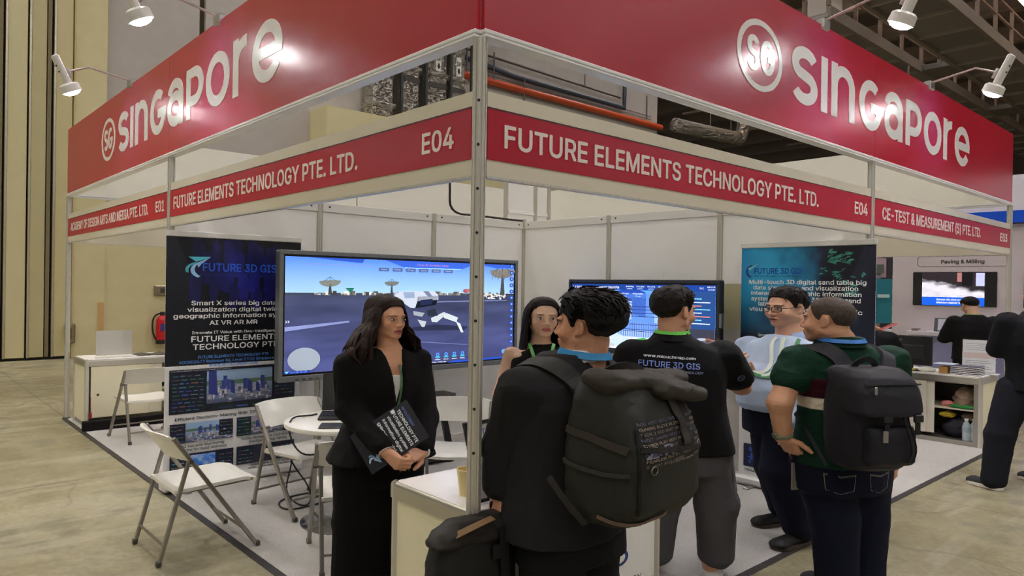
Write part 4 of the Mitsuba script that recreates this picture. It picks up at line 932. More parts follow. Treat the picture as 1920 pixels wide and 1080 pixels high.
# top ornament and buttons
P.poly(Polygon([(X0 + .2, Y1), (X0 + .72, Y1), (X0 + .70, Y1 - .035), (X0 + .45, Y1 - .02)]), lin(48, 84, 190)); P.poly(Polygon([(.98, Y1), (2.02, Y1), (1.84, Y1 - .06), (1.18, Y1 - .06)]), lin(56, 96, 206)); P.poly(Polygon([(2.02, Y1), (X1, Y1), (X1, Y1 - .03), (2.3, Y1 - .04)]), lin(54, 92, 200)); P.layer()
P.poly(Polygon([(1.18, Y1 - .06), (1.84, Y1 - .06), (1.82, Y1 - .066), (1.2, Y1 - .066)]), lin(170, 220, 255)); P.text('Future 3D simulation system', 1.32, 1.68, Y1 - .042, .018, lin(170, 120, 190)); P.text('FUTURE ELEMENTS TECHNOLOGY', X0 + .18, X0 + .8, Y1 - .062, .01, lin(160, 140, 200), False)
for i in range(6): P.poly(sbox(tx(1.585 + .142 * i), tz(1.757), tx(1.69 + .142 * i), tz(1.787)), lin(74, 96, 150)); 
P.layer()
for i, t in enumerate(['View', 'Effect', 'Fly', 'Analysis', 'Measure', 'Setting']): P.text(t, tx(1.605 + .142 * i), tx(1.672 + .142 * i), tz(1.766), .013, lin(176, 190, 220), False)
# light streak on the ground, joystick disc
P.poly(Polygon([(X0, tz(1.25)), (tx(1.3), tz(1.31)), (tx(1.3), tz(1.325)), (X0, tz(1.285))]), lin(130, 140, 190)); P.poly(Polygon([(tx(1.9), tz(1.47)), (tx(3.1), tz(1.49)), (tx(3.1), tz(1.5)), (tx(2.0), tz(1.485))]), lin(112, 118, 160))
P.poly(Polygon([(tx(1.9), tz(1.12)), (tx(2.6), tz(1.06)), (tx(2.6), tz(1.066)), (tx(1.9), tz(1.13))]), lin(106, 110, 160)); P.layer()
P.poly(affinity.translate(affinity.scale(Point(0, 0).buffer(1, quad_segs=16), .142, .098), tx(.892), tz(1.016)), lin(146, 156, 170)); P.layer()
P.poly(sbox(X0, Y0, X0 + .22, Y0 + .022), lin(36, 52, 130)); P.layer(); P.text('FUTURE 3D GIS', X0 + .05, X0 + .2, Y0 + .005, .013, lin(96, 140, 240)); P.poly(Polygon([(X0 + .005, Y0 + .02), (X0 + .045, Y0 + .022), (X0 + .02, Y0 + .002)]), lin(120, 200, 240))
P.text('>>', X0 + .005, X0 + .04, tz(1.315), .03, lin(220, 226, 236))
# the walking robot: white cabin, black belly, folded legs
Q = lambda pts: Polygon([(tx(x), tz(z)) for x, z in pts])
P.poly(Q([(1.74, 1.535), (1.80, 1.578), (2.19, 1.583), (2.235, 1.545), (2.235, 1.50), (2.0, 1.49), (1.97, 1.425), (1.92, 1.43), (1.8, 1.50)]), lin(190, 198, 214))
P.poly(Q([(2.0, 1.53), (2.235, 1.54), (2.21, 1.455), (1.98, 1.425)]), lin(20, 24, 40)); P.layer()
P.poly(Q([(1.84, 1.572), (1.96, 1.574), (1.97, 1.52), (1.86, 1.515)]), lin(140, 158, 186)); P.poly(Q([(2.06, 1.58), (2.12, 1.581), (2.17, 1.53), (2.12, 1.528)]), lin(110, 120, 146)); P.poly(Q([(2.03, 1.50), (2.17, 1.51), (2.16, 1.46), (2.03, 1.45)]), lin(34, 42, 74)); P.layer()
for pts, c in [([(2.1, 1.40), (2.2, 1.42), (2.23, 1.35), (2.12, 1.35)], (40, 46, 58)), ([(2.15, 1.33), (2.30, 1.385), (2.34, 1.37), (2.22, 1.29), (2.16, 1.295)], (190, 200, 206)), ([(2.3, 1.385), (2.47, 1.33), (2.45, 1.285), (2.3, 1.33)], (200, 208, 212)), ([(2.44, 1.30), (2.5, 1.27), (2.54, 1.185), (2.51, 1.185)], (206, 212, 216)), ([(2.0, 1.32), (2.1, 1.30), (2.08, 1.25), (2.05, 1.25)], (180, 188, 196)), ([(1.95, 1.40), (2.08, 1.38), (2.05, 1.345), (1.96, 1.36)], (150, 160, 172)), ([(1.9, 1.22), (2.55, 1.21), (2.6, 1.24), (2.2, 1.27), (1.95, 1.25)], (40, 46, 70))][::-1]: P.poly(Q(pts), lin(*c)); P.layer()
# icons
for i in range(5):
    cx = tx(2.135 + .098 * i); P.poly(affinity.translate(affinity.scale(Point(0, 0).buffer(1, quad_segs=6), .03, .01), cx, tz(.962)), lin(70, 170, 200)); P.poly(affinity.translate(affinity.scale(Point(0, 0).buffer(1, quad_segs=6), .02, .018), cx, tz(.985)), lin(86, 150, 250)); P.layer()
    P.text(['Scene', 'Position', 'Zoom', 'Simulation', 'Simulate'][i], cx - .03, cx + .03, tz(.934), .011, lin(230, 236, 250)); P.poly(Point(cx, tz(.985)).buffer(.008), lin(30, 60, 160)); P.layer()
P.text('2025 Tue Day, 3:15:04 pm', tx(2.09), tx(2.33), tz(.91), .012, lin(214, 220, 240)); P.poly(Polygon([(tx(2.35), tz(.9)), (tx(3.2), tz(.905)), (tx(3.2), tz(.922)), (tx(2.42), tz(.92))]), lin(40, 80, 190))
for i in range(13):
    cz = tz(1.84 - .064 * i); P.poly(affinity.translate(affinity.scale(Point(0, 0).buffer(1, quad_segs=6), .028, .02), tx(3.155), cz), lin(48, 76, 170)); P.layer(); P.poly(affinity.translate(affinity.scale(Point(0, 0).buffer(1, quad_segs=4), .012, .009), tx(3.155), cz), lin(130, 170, 240))
P.poly(affinity.translate(affinity.scale(Point(0, 0).buffer(1, quad_segs=8), .035, .026), tx(3.06), tz(.975)), lin(96, 160, 245))
P.build(tv, 'display', SM @ rotz(0, (0, 0, .0014)), 'matte', SCREEN_GAIN)
for bb in [(1.96, 3.40, .1, 2.10, 3.46, 1.6)]: part(tv, 'pole', box(*bb, .006), 'paint', lin(26, 26, 28))
part(tv, 'bracket', box(1.7, 3.375, 1.0, 2.36, 3.41, 1.7, .004), 'paint', lin(30, 30, 32))
part(tv, 'tray', prism(Polygon([(-.32, -.1), (-.22, -.2), (.22, -.2), (.32, -.1), (.32, .1), (-.32, .1)]), .03, rotz(0, (2.03, 3.25, .60))), 'paint', lin(52, 46, 44))
part(tv, 'base_box', box(1.75, 3.1, .03, 2.32, 3.6, .1, .01), 'paint', lin(28, 28, 30))
part(tv, 'stand_leg', bar((1.97, 3.2, .6), (1.97, 3.2, .06), .12, .05), 'paint', lin(24, 24, 26)); part(tv, 'stand_leg', bar((2.2, 3.2, .6), (2.3, 3.15, .06), .12, .05), 'paint', lin(24, 24, 26))
for a in (1.78, 2.28): part(tv, 'caster', box(a - .03, 3.1, .0045, a + .03, 3.16, .04, .01), 'paint', lin(20, 20, 20))

# --- second screen, x = 3.5 facing -x
GW, GH = 1.715, .70
GM = frame((3.5, 2.795, 1.018), NX)
tv2 = thing('touch_screen', 'black framed touch screen with a blue building view, behind the man in the black polo', 'screen')
part(tv2, 'case', box(0, 0, -.07, GW, GH, -.002, .01), 'paint', lin(28, 29, 32), M=GM)
for b in [(0, 0, GW, .035), (0, GH - .03, GW, GH), (0, .035, .026, GH - .03), (GW - .026, .035, GW, GH - .03)]: part(tv2, 'frame_bar', box(b[0], b[1], -.004, b[2], b[3], .013, .004), 'paint', lin(46, 48, 54), M=GM)
P = Print(); a0, a1, b0, b1 = .04, GW - .04, .05, GH - .045; w, h = a1 - a0, b1 - b0
q_ = lambda pts: Polygon([(a0 + u * w, b1 - v * h) for u, v in pts])
P.rect(a0, b0, a1, b1, lambda v: np.array(lin(70, 150, 236)) * np.clip((v[:, 1:] - b0) / h, 0, 1) + np.array(lin(196, 214, 244)) * (1 - np.clip((v[:, 1:] - b0) / h, 0, 1)), 2, 6); P.layer()
P.poly(q_([(.0, .1), (.32, .1), (.32, .4), (.0, .3)]), lin(44, 110, 200)); P.poly(q_([(.33, .12), (.46, .04), (.56, .12), (.56, .5), (.40, .42), (.33, .3)]), lin(40, 74, 170)); P.poly(q_([(.42, .14), (.62, .12), (.62, .62), (.42, .6)]), lin(96, 142, 226)); P.layer()
P.poly(q_([(.18, .22), (.34, .26), (.46, .42), (.44, .46), (.30, .38), (.18, .33)]), lin(132, 152, 206)); P.poly(q_([(.36, .56), (.78, .58), (.78, .70), (.34, .70)]), lin(110, 150, 232)); P.poly(q_([(.3, .70), (.8, .72), (.8, .80), (.3, .80)]), lin(150, 178, 240)); P.layer()
for i in range(26): P.poly(q_([(.37 + .016 * i, .57), (.374 + .016 * i, .57), (.374 + .016 * i, .79), (.37 + .016 * i, .79)]), lin(70, 104, 196))
P.layer()
for zz in (.33, .38, .43, .48, .60, .68, .705): P.poly(q_([(.40 if zz > .5 else .46, zz), (.8, zz), (.8, zz + .008), (.40 if zz > .5 else .46, zz + .008)]), lin(38, 52, 104))
for i in range(9): P.poly(q_([(.436, .22 + .036 * i), (.462, .22 + .036 * i), (.462, .248 + .036 * i), (.436, .248 + .036 * i)]), lin(60, 70, 110) if i == 0 else lin(170, 196, 244))
P.poly(q_([(.0, .80), (1, .80), (1, 1), (0, 1)]), lin(206, 214, 236)); P.poly(q_([(.2, .84), (.34, .74), (.5, .88), (.5, .95), (.2, .95)]), lin(176, 208, 232)); P.layer()
for i in range(40): P.poly(q_([(.2 + .01 * (i % 14), .93 + .02 * (i // 14)), (.208 + .01 * (i % 14), .93 + .02 * (i // 14)), (.206 + .01 * (i % 14), .945 + .02 * (i // 14))]), lin(*[(150, 110, 70), (190, 160, 120), (110, 80, 50)][i % 3]))
P.poly(q_([(.45, .86), (.55, .80), (.62, .86)]), lin(70, 160, 80))
P.poly(q_([(.78, .08), (1, .08), (1, .62), (.78, .62)]), lin(40, 74, 136)); P.poly(q_([(.78, .62), (1, .62), (1, .96), (.78, .96)]), lin(58, 60, 78)); P.poly(q_([(0, .1), (.19, .1), (.19, .8), (0, .8)]), lin(32, 62, 124)); P.layer()
P.poly(affinity.translate(affinity.scale(Point(0, 0).buffer(1, quad_segs=8), .12, .06), a0 + .93 * w, b1 - .84 * h), lin(170, 180, 200)); P.layer(); P.poly(affinity.translate(affinity.scale(Point(0, 0).buffer(1, quad_segs=8), .1, .045), a0 + .94 * w, b1 - .85 * h), lin(90, 96, 112))
P.rect(a0, b1 - .085 * h, a1, b1, lin(30, 66, 150)); P.layer()
P.text('FUTURE ELEMENTS TECHNOLOGY SMART BUILDING SYSTEM', a0 + .012, a0 + .37 * w, b1 - .065 * h, .02, WH); P.text('Introduction of the park', a0 + .02, a0 + .15 * w, b1 - .145 * h, .02, WH)
for i, t in enumerate(['Building', 'People', 'Security', 'Energy', 'Visual patrol']): P.text(t, a0 + (.42 + .075 * i) * w, a0 + (.475 + .075 * i) * w, b1 - .04 * h, .012, lin(220, 232, 255)); P.text('system', a0 + (.425 + .075 * i) * w, a0 + (.465 + .075 * i) * w, b1 - .072 * h, .011, lin(200, 220, 255))
for i, t in enumerate(['Total area', 'Security level', 'Parking number']): P.text(t, a0 + (.27 + .1 * i) * w, a0 + (.34 + .1 * i) * w, b1 - .15 * h, .014, lin(210, 228, 255)); P.text('76 num', a0 + (.285 + .1 * i) * w, a0 + (.325 + .1 * i) * w, b1 - .19 * h, .013, lin(180, 214, 255))
P.text('2025-07-08', a0 + .95 * w, a1 - .005, b1 - .035 * h, .012, WH); P.text('15:14:33', a0 + .955 * w, a1 - .008, b1 - .07 * h, .012, WH); P.text('26 C', a0 + .905 * w, a0 + .93 * w, b1 - .055 * h, .014, WH)
for i in range(8): P.rect(a0 + .86 * w, b1 - (.2 + .05 * i) * h, a0 + (.92 + .05 * (i % 2)) * w, b1 - (.185 + .05 * i) * h, lin(*[(120, 200, 220), (200, 214, 240), (220, 130, 110)][i % 3]))
P.build(tv2, 'display', GM @ rotz(0, (0, 0, .001)), 'matte', SCREEN_GAIN)
part(tv2, 'camera', box(GW / 2 - .01, GH - .014, .013, GW / 2 + .01, GH - .006, .016), 'paint', lin(10, 10, 10), False, M=GM)
part(tv2, 'stylus_clip', box(GW - .004, .3, -.03, GW + .02, .42, .01, .004), 'metal', lin(150, 150, 154), M=GM)
part(tv2, 'pole', box(3.6, 1.86, .06, 3.68, 2.0, 1.6, .006), 'paint', lin(28, 28, 30)); part(tv2, 'base_box', box(3.2, 1.6, .0045, 3.74, 2.26, .06, .01), 'paint', lin(28, 28, 30))

# --- the booth across the aisle, beyond the CE-TEST counter
ob = thing('display_wall', 'pale lilac exhibition wall beyond the right-hand booth, reading Paving & Milling', 'wall panel')
part(ob, 'wall_panel', box(10.2, .2, .004, 10.35, 2.14, 2.62), 'paint', lin(206, 196, 200), False)
part(ob, 'wall_panel', box(10.2, -3.0, .004, 10.35, .196, 2.62), 'paint', lin(208, 200, 210), False)
part(ob, 'plinth', box(10.0, .2, .004, 10.19, 1.7, .95), 'paint', lin(140, 138, 178), False)
part(ob, 'white_fascia', box(10.12, -3.0, 2.80, 10.4, 2.1, 3.3), 'paint', lin(222, 220, 232), False)
part(ob, 'blue_header', box(10.1, -3.0, 2.63, 10.13, 1.2, 2.80), 'print', lin(24, 84, 214), False)
OM = frame((10.195, 2.14, 0), NX); oy = lambda y: 2.14 - y
pill = shapely.box(oy(1.74), 2.07, oy(.66), 2.14).buffer(.045, quad_segs=8); P = Print()
P.poly(pill.difference(pill.buffer(-.006)), lin(90, 86, 92)); P.text('Paving & Milling', oy(1.46), oy(.90), 2.075, .05, lin(40, 38, 44)); P.build(ob, 'lettering', OM)
sc = thing('wall_screen', 'wide black wall screen under the words Paving & Milling', 'screen')
S2 = frame((10.19, 1.838, 1.44), NX); w2 = 1.10
part(sc, 'case', box(0, 0, -.03, w2, .505, .012, .006), 'gloss', lin(14, 14, 16), M=S2)
P = Print(); x0, x1 = .13, .95
def mill(v):
    q = meshkit.fbm(np.c_[v[:, :1] * 9, v[:, 1:] * 22, v[:, :1] * 0], 4, 6); edge = .40 - .16 * np.clip((v[:, 0] - x0) / (x1 - x0), 0, 1) + (q - .5) * .1
    t = np.clip((edge - v[:, 1]) / .06, 0, 1)[:, None]; return np.array(lin(44, 38, 42)) * (1 - t) + np.array(lin(206, 204, 216)) * t * (.75 + .5 * q[:, None])
P.rect(x0, .13, x1, .495, mill, 50, 30); P.rect(x0, .006, x1, .13, lin(28, 92, 214)); P.layer()
P.poly(sbox(.66, .30, .8, .495), lin(24, 22, 26)); P.poly(sbox(.6, .36, .66, .495), lin(160, 110, 110)); P.poly(sbox(.84, .3, .95, .49), lin(180, 184, 220)); P.text('Remove only what is necessary.', x0 + .2, x0 + .66, .08, .03, WH); P.text('Minimise material haulage.', x0 + .2, x0 + .62, .035, .03, WH)
P.build(sc, 'display', S2 @ rotz(0, (0, 0, .0126)), 'matte', SCREEN_GAIN)
sc3 = thing('wall_screen', 'blue lit screen at the right edge beyond the end post', 'screen')
S3m = frame((10.19, .42, 1.44), NX); part(sc3, 'case', box(0, 0, -.03, .9, .52, .012, .006), 'gloss', lin(14, 14, 16), M=S3m)
P = Print(); P.rect(.03, .02, .88, .5, lin(24, 90, 200)); P.build(sc3, 'display', S3m @ rotz(0, (0, 0, .0126)), 'matte', SCREEN_GAIN)
sh = thing('wall_shelf', 'long white shelf under the wall screen', 'shelf')
part(sh, 'board', box(9.82, .3, 1.0, 10.19, 1.80, 1.06, .006), 'gloss', lin(222, 220, 226)); part(sh, 'bracket', box(9.9, .35, .004, 10.0, 1.62, 1.0), 'paint', lin(150, 150, 192), False)
l2 = thing('tablet_display', 'grey tablet display standing on the white wall shelf', 'tablet')
T2 = frame((9.9, 1.45, 1.065), NX, (.2, 0, 1)); part(l2, 'case', box(0, 0, 0, .3, .2, .015, .004), 'paint', lin(90, 94, 104), M=T2); part(l2, 'display', box(.05, .015, .0151, .285, .185, .017), 'print', lin(206, 210, 226), False, M=T2)
for i, (y, c) in enumerate([(1.70, (130, 110, 110)), (1.62, (196, 194, 196)), (.5, (210, 208, 206))]): single('shelf_item', box(9.85, y - .05, 1.0605, 9.97, y + .04, 1.075 + .02 * (i == 0), .003), 'paint', lin(*c), ['small brown box at the left end of the white wall shelf', 'pale leaflets lying on the white wall shelf left of the tablet', 'pale leaflets on the white wall shelf right of the standing man'][i], 'leaflet' if i else 'box')
# far stands glimpsed between the right roll-up banner and the lilac wall
tp = thing('far_stand', 'distant stand with a teal panel seen right of the roll-up banner', 'stand')
F = np.array([11.8, 3.2, 0]);
def far(px, py, t): 
    d = FW + (px - 960) / FOC * RT - (py - 540) / FOC * UP; return CAM + t * d
def farbox(k, n, x0, y0, x1, y1, t, col, th=.2):
    a, b = far(x0, y1, t), far(x1, y0, t); M = rotz(math.atan2(RT0[1], RT0[0]), (a[0], a[1], 0)); return part(k, n, box(0, 0, max(.004, a[2]), np.linalg.norm(b[:2] - a[:2]), th, b[2]), 'paint', lin(*col), False, M)
farbox(tp, 'teal_panel', 1640, 523, 1673, 606, 15, (30, 116, 130)); farbox(tp, 'white_desk', 1636, 622, 1676, 760, 13.5, (206, 200, 206), .5); farbox(tp, 'poster', 1640, 484, 1662, 520, 15.2, (176, 150, 158)); farbox(tp, 'dark_column', 1662, 470, 1676, 640, 16, (50, 46, 56), .3); farbox(tp, 'back_wall', 1560, 440, 1680, 800, 17, (120, 112, 112), .1)
farbox(tp, 'desk_top', 1636, 618, 1678, 624, 13.3, (226, 222, 224), .6); farbox(tp, 'poster', 1642, 496, 1658, 512, 15.1, (90, 96, 88)); farbox(tp, 'white_label', 1646, 552, 1668, 558, 14.9, (180, 206, 208), .02)
# ------------------------------------------------------------------ people: signed-distance bodies, meshed by surface nets
f32 = np.float32
def surface_nets(D, lo, h):
    """the zero surface of the grid D (negative inside) as (vertices, triangles)"""
    S = D < 0; nx, ny, nz = D.shape
    c = S[:-1, :-1, :-1].astype(np.uint8)
    for a in (0, 1):
        for b in (0, 1):
            for e in (0, 1):
                if a + b + e: c = c + S[a:nx - 1 + a, b:ny - 1 + b, e:nz - 1 + e]
    I = np.argwhere((c > 0) & (c < 8)); idx = np.full(c.shape, -1, np.int32); idx[tuple(I.T)] = np.arange(len(I))
    corner = {(a, b, e): D[I[:, 0] + a, I[:, 1] + b, I[:, 2] + e] for a in (0, 1) for b in (0, 1) for e in (0, 1)}
    acc = np.zeros((len(I), 3)); n = np.zeros(len(I))
    for p in corner:
        for ax in range(3):
            if p[ax] == 0:
                q = list(p); q[ax] = 1; d0, d1 = corner[p], corner[tuple(q)]; m = (d0 < 0) != (d1 < 0)
                t = np.where(m, d0 / np.where(m, d0 - d1, 1), 0); pos = np.tile(np.array(p, float), (len(I), 1)); pos[:, ax] = t
                acc += pos * m[:, None]; n += m
    V = (I + acc / n[:, None]) * h + lo; F = []
    for ax in range(3):
        u, v = (ax + 1) % 3, (ax + 2) % 3
        sl0 = [slice(None)] * 3; sl1 = [slice(None)] * 3; sl0[ax] = slice(0, -1); sl1[ax] = slice(1, None)
        E = np.argwhere(S[tuple(sl0)] != S[tuple(sl1)])
        E = E[(E[:, u] > 0) & (E[:, v] > 0) & (E[:, u] < D.shape[u] - 1) & (E[:, v] < D.shape[v] - 1)]
        ins = S[tuple(E.T)]
        def cell(du, dv):
            q = E.copy(); q[:, u] -= du; q[:, v] -= dv; return idx[tuple(q.T)]
        a, b, cc, d = cell(1, 1), cell(0, 1), cell(0, 0), cell(1, 0)
        q = np.where(ins[:, None], np.c_[a, b, cc, d], np.c_[a, d, cc, b]); q = q[(q >= 0).all(1)]
        F += [q[:, [0, 1, 2]], q[:, [0, 2, 3]]]
    return V, np.vstack(F)

A = np.array
class Sdf:
    """primitives joined one after the other; each is (function, centre, radius of its reach, blend, sign)"""
    def __init__(s): s.ops = []
    def add(s, fn, c, reach, k, sign=1): s.ops.append((fn, np.asarray(c, f32), float(reach), float(k), sign)); return s
    def cone(s, a, b, ra, rb, k=.02, sign=1):
        a, b = np.asarray(a, f32), np.asarray(b, f32); ab = b - a; L2 = float(ab @ ab) + 1e-12
        def fn(P):
            t = np.clip(((P - a) @ ab) / L2, 0, 1); return np.linalg.norm(P - a - t[:, None] * ab, axis=1) - (ra + (rb - ra) * t)
        return s.add(fn, (a + b) / 2, math.sqrt(L2) / 2 + max(ra, rb), k, sign)
    def chain(s, pts, rs, k=.02):
        for i in range(len(pts) - 1): s.cone(pts[i], pts[i + 1], rs[i], rs[i + 1], k)
        return s
    def ell(s, c, r, k=.02, R=None, sign=1):
        c, r = np.asarray(c, f32), np.asarray(r, f32); R = None if R is None else np.asarray(R, f32)
        def fn(P):
            q = P - c
            if R is not None: q = q @ R
            k0 = np.linalg.norm(q / r, axis=1); k1 = np.linalg.norm(q / (r * r), axis=1) + 1e-9; return k0 * (k0 - 1) / k1
        return s.add(fn, c, r.max(), k, sign)
    def loft(s, prof, yaw, k=.02, p=2.3, sign=1):
        """prof rows: z, centre x, centre y, half width, half depth; yaw: the facing direction as a vector"""
        from scipy.interpolate import PchipInterpolator
        prof = np.array(sorted(prof), float); z = prof[:, 0]; f = np.array(yaw, float) / np.linalg.norm(yaw); rt = np.array([f[1], -f[0]])
        ip = PchipInterpolator(z, prof[:, 1:], axis=0)
        def fn(P):
            zz = np.clip(P[:, 2], z[0], z[-1]); q = ip(zz); dx, dy = P[:, 0] - q[:, 0], P[:, 1] - q[:, 1]
            u, v = np.abs(dx * rt[0] + dy * rt[1]) / q[:, 2], np.abs(dx * f[0] + dy * f[1]) / q[:, 3]
            rr = (u ** p + v ** p + 1e-9) ** (1 / p); d = (rr - 1) * np.minimum(q[:, 2], q[:, 3])
            return np.maximum(d, np.maximum(z[0] - P[:, 2], P[:, 2] - z[-1])).astype(f32)
        c = np.array([prof[:, 1].mean(), prof[:, 2].mean(), (z[0] + z[-1]) / 2]); return s.add(fn, c, math.hypot((z[-1] - z[0]) / 2, prof[:, 3:].max()) + .12, k, sign)
    def cut(s, fn, k=.006):
        """take away where fn(P) < 0"""
        return s.add(fn, (0, 0, 1), 9, k, -1)
    def __call__(s, P):
        d = np.full(len(P), 1.0, f32)
        for fn, c, reach, k, sign in s.ops:
            m = np.nonzero(((P - c) ** 2).sum(1) < (reach + .07) ** 2)[0]
            if not len(m): continue
            e = fn(P[m]).astype(f32)
            if sign < 0:
                a, b = d[m], -e; hh = np.clip(.5 - .5 * (b - a) / k, 0, 1); hh = np.clip(.5 + .5 * (b - a) / k, 0, 1); d[m] = a + (b - a) * hh + k * hh * (1 - hh)
            else:
                a = d[m]; hh = np.clip(.5 + .5 * (a - e) / k, 0, 1); d[m] = a + (e - a) * hh - k * hh * (1 - hh)
        return d
    def mesh(s, h, lo=None, hi=None):
        if lo is None:
            u = [o for o in s.ops if o[4] > 0 and o[2] < 5]; lo = np.min([o[1] - o[2] for o in u], axis=0) - .03; hi = np.max([o[1] + o[2] for o in u], axis=0) + .03
        lo, hi = np.asarray(lo, float), np.asarray(hi, float); r = 4; H = h * r
        n = np.ceil((hi - lo) / H).astype(int) + 1
        ax = [lo[i] + np.arange(n[i]) * H for i in range(3)]; G = np.stack(np.meshgrid(*ax, indexing='ij'), -1).reshape(-1, 3).astype(f32)
        C = s(G).reshape(n)
        near = np.abs(C) < H * 2.2
        fine = np.repeat(np.repeat(np.repeat(near, r, 0), r, 1), r, 2)
        fine = np.roll(fine, (-(r // 2),) * 3, (0, 1, 2))
        D = np.repeat(np.repeat(np.repeat(np.where(C < 0, -1, 1).astype(f32), r, 0), r, 1), r, 2); D = np.roll(D, (-(r // 2),) * 3, (0, 1, 2)).copy()
        I = np.argwhere(fine); D[tuple(I.T)] = s((I * h + lo).astype(f32))
        V, F = surface_nets(D, lo, h)
        m = trimesh.Trimesh(V, F, process=False)
        cc = trimesh.graph.connected_component_labels(m.face_adjacency, node_count=len(F)) if len(F) else np.zeros(0, int)
        big = np.bincount(cc); keep = big[cc] > max(60, big.max() * .02); m.update_faces(keep); m.remove_unreferenced_vertices()
        trimesh.smoothing.filter_taubin(m, iterations=4)
        return m

def unit(v): v = np.asarray(v, float); return v / np.linalg.norm(v)
def simplify(m, tol):
    try:
        mm = m3.Manifold(m3.Mesh(vert_properties=np.asarray(m.vertices, f32), tri_verts=np.asarray(m.faces, np.uint32)))
        if mm.status() == m3.Error.NoError:
            q = mm.simplify(tol).to_mesh(); return trimesh.Trimesh(q.vert_properties[:, :3], q.tri_verts, process=False)
    except Exception: pass
    return m
def wrinkle(m, amp, freq, seed, ridge=True):
    v = np.asarray(m.vertices); q = meshkit.fbm(v * np.array(freq) + seed * 3.1, 3, seed)
    if ridge: q = 1 - np.abs(2 * q - 1) * 2
    else: q = 2 * q - 1
    m.vertices = v + m.vertex_normals * (amp * q)[:, None]; return m
def tint(m, c, var=.12, freq=9, seed=0):
    q = meshkit.fbm(np.asarray(m.vertices) * freq + seed, 3, seed); return np.array(c)[None] * (1 + var * (2 * q - 1))[:, None]

